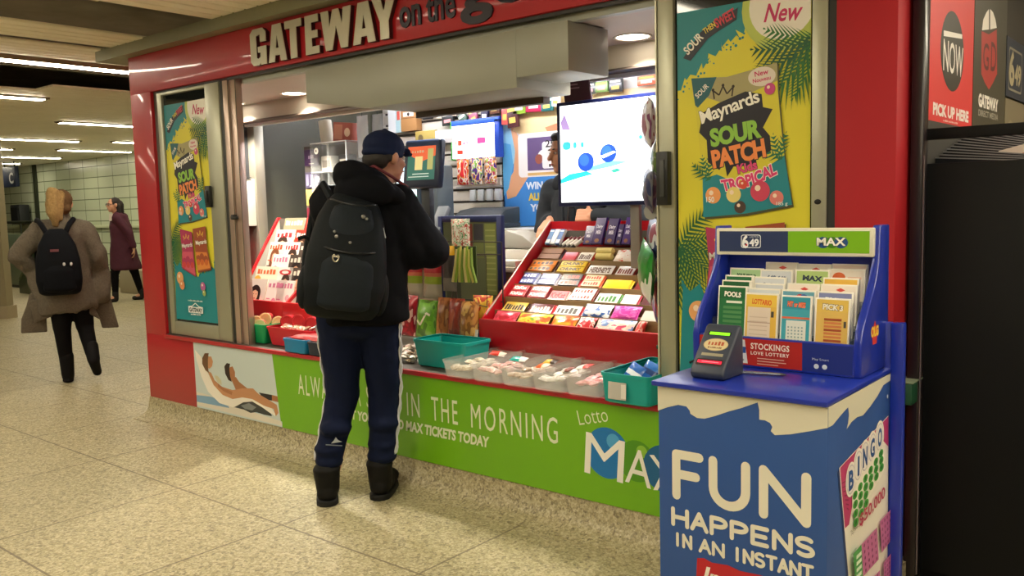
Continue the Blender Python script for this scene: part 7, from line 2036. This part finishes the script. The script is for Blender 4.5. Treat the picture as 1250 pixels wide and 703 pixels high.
m.tube([(-.01, .1, .006), (.01, .1, .006)], .0025, DARKF, 6); m.build('glasses', w2p, smooth=True)

# ---- the clerk behind the candy rack
YC = 4.12
hd_ = at_y(698, 178, YC); hl = at_y(661, 281, 3.945); hf = at_y(704, 263, 3.98); shl = at_y(667, 238, YC); elr = at_y(786, 272, 4.08)
cx0 = hd_.x + .06
ck = thing('person', 'clerk in a dark grey hooded jacket behind the candy rack, mostly hidden by the television', 'person', (cx0, YC, 0))
L_ = lambda v_: (v_.x - cx0, v_.y - YC, v_.z)
hdl = L_(hd_); sl_ = L_(shl)
J = dict(pelvis=(0, 0, .96), waist=(0, 0, 1.1), chest=(0, -.01, 1.32), neck=(-.03, -.02, 1.53), head=(hdl[0], -.06, 1.665), shL=(sl_[0] + .055, 0, 1.44), elL=(sl_[0] - .035, .03, 1.22), wrL=(L_(hl)[0] + .0, L_(hl)[1] + .085, L_(hl)[2] + .055), shR=(.20, 0, 1.44), elR=(L_(elr)[0], -.03, 1.26), wrR=(L_(hf)[0] + .09, L_(hf)[1] + .02, L_(hf)[2] - .005),
         hipL=(-.09, 0, .92), knL=(-.1, -.02, .50), anL=(-.1, 0, .09), toL=(-.11, -.14, .05), hipR=(.09, 0, .92), knR=(.1, -.02, .5), anR=(.1, 0, .09), toR=(.11, -.14, .05))
b = body_geo(J); YK = rad(150); head_geo(b, J['head'], YK, rad(-6))
hand(b, J['wrL'], (-.05, -.75, -.62), (0, .55, -.8), (1, 0, 0), .45, 1.0); hand(b, J['wrR'], (-.95, -.1, .05), (0, .9, -.3), (0, 0, 1), 1.35, 1.05)
blob('body', b, mat('#c48e70', rough=.5, noise_amt=.05, scale=12), ck, .0055, 2); face_bits(ck, J['head'], YK, rad(-6))
GJ = mat('#2a2e34', rough=.85, noise_amt=.15, scale=30, spec=.2)
m = MB(); m.capsule((0, 0, .95), (0, 0, 1.15), .19, .19, flat=.72); m.capsule((0, 0, 1.15), (0, 0, 1.36), .19, .195, flat=.7); m.capsule((J['shL'][0], 0, 1.43), (.20, 0, 1.43), .085, .085)
E_ = Vector(J['elL']); W_ = Vector(J['wrL']); m.capsule(J['shL'], E_, .082, .072); m.capsule(E_, W_ + (E_ - W_) * .18, .072, .050)
E_ = Vector(J['elR']); W_ = Vector(J['wrR']); m.capsule(J['shR'], E_, .085, .075); m.capsule(E_, W_ + (E_ - W_) * .12, .075, .052)
blob('jacket', m, GJ, ck, .010, 4, wrinkle=.006, wscale=9, seed=21)
m = MB(); m.ell((-.03, .04, 1.51), (.13, .10, .06)); m.ell((-.09, -.05, 1.49), (.07, .06, .06)); m.ell((.05, -.05, 1.49), (.07, .06, .06)); blob('hood', m, GJ, ck, .010, 4, wrinkle=.006, wscale=12, seed=22)
m = MB(); m.capsule((-.04, -.115, 1.0), (-.04, -.13, 1.40), .010, .010, GJ); m.build('zip', ck, smooth=True)
m = MB(); m.capsule((-.07, 0, .92), (.07, 0, .92), .14, .14, flat=.85); 
for sx in (-1, 1): m.capsule((sx * .09, 0, .88), (sx * .1, -.02, .5), .10, .08); m.capsule((sx * .1, -.02, .5), (sx * .1, 0, .10), .078, .062)
blob('trousers', m, mat('#1b1d22', rough=.7), ck, .014, 3)
for sx in (-1, 1):
    m = MB(); m.capsule((sx * .1, 0, .10), (sx * .1, 0, .05), .05, .05); m.capsule((sx * .1, .0, .045), (sx * .11, -.15, .04), .046, .038); blob('shoe', m, BT, ck, .010, 2)
m = MB(); m.M = Matrix.Translation(Vector(J['head'])) @ Euler((0, 0, YK)).to_matrix().to_4x4(); m.ell((0, -.025, .045), (.084, .10, .082)); m.ell((0, .045, .085), (.06, .04, .03)); m.ell((.07, -.03, .0), (.014, .035, .04)); m.ell((-.07, -.03, .0), (.014, .035, .04))
blob('hair', m, mat('#1d1412', rough=.65), ck, .007, 2, wrinkle=.004, wscale=28, seed=7)
m = MB(); m.box(-.045, .045, -.012, .012, -.07, .07, mat('#1a1a1e', rough=.3)); t = thing('phone', 'dark phone held in the fist of the clerk', 'phone', (cx0 + L_(hf)[0] - .03, YC + L_(hf)[1] + .02, L_(hf)[2] - .02), rad(70)); o = m.build('case', t, bevel=.006); o.location = (0, 0, 0)
p = Print(y=-.0125); p.rect(-.04, -.06, .04, .06, '#20303a'); p.build('screen', t)
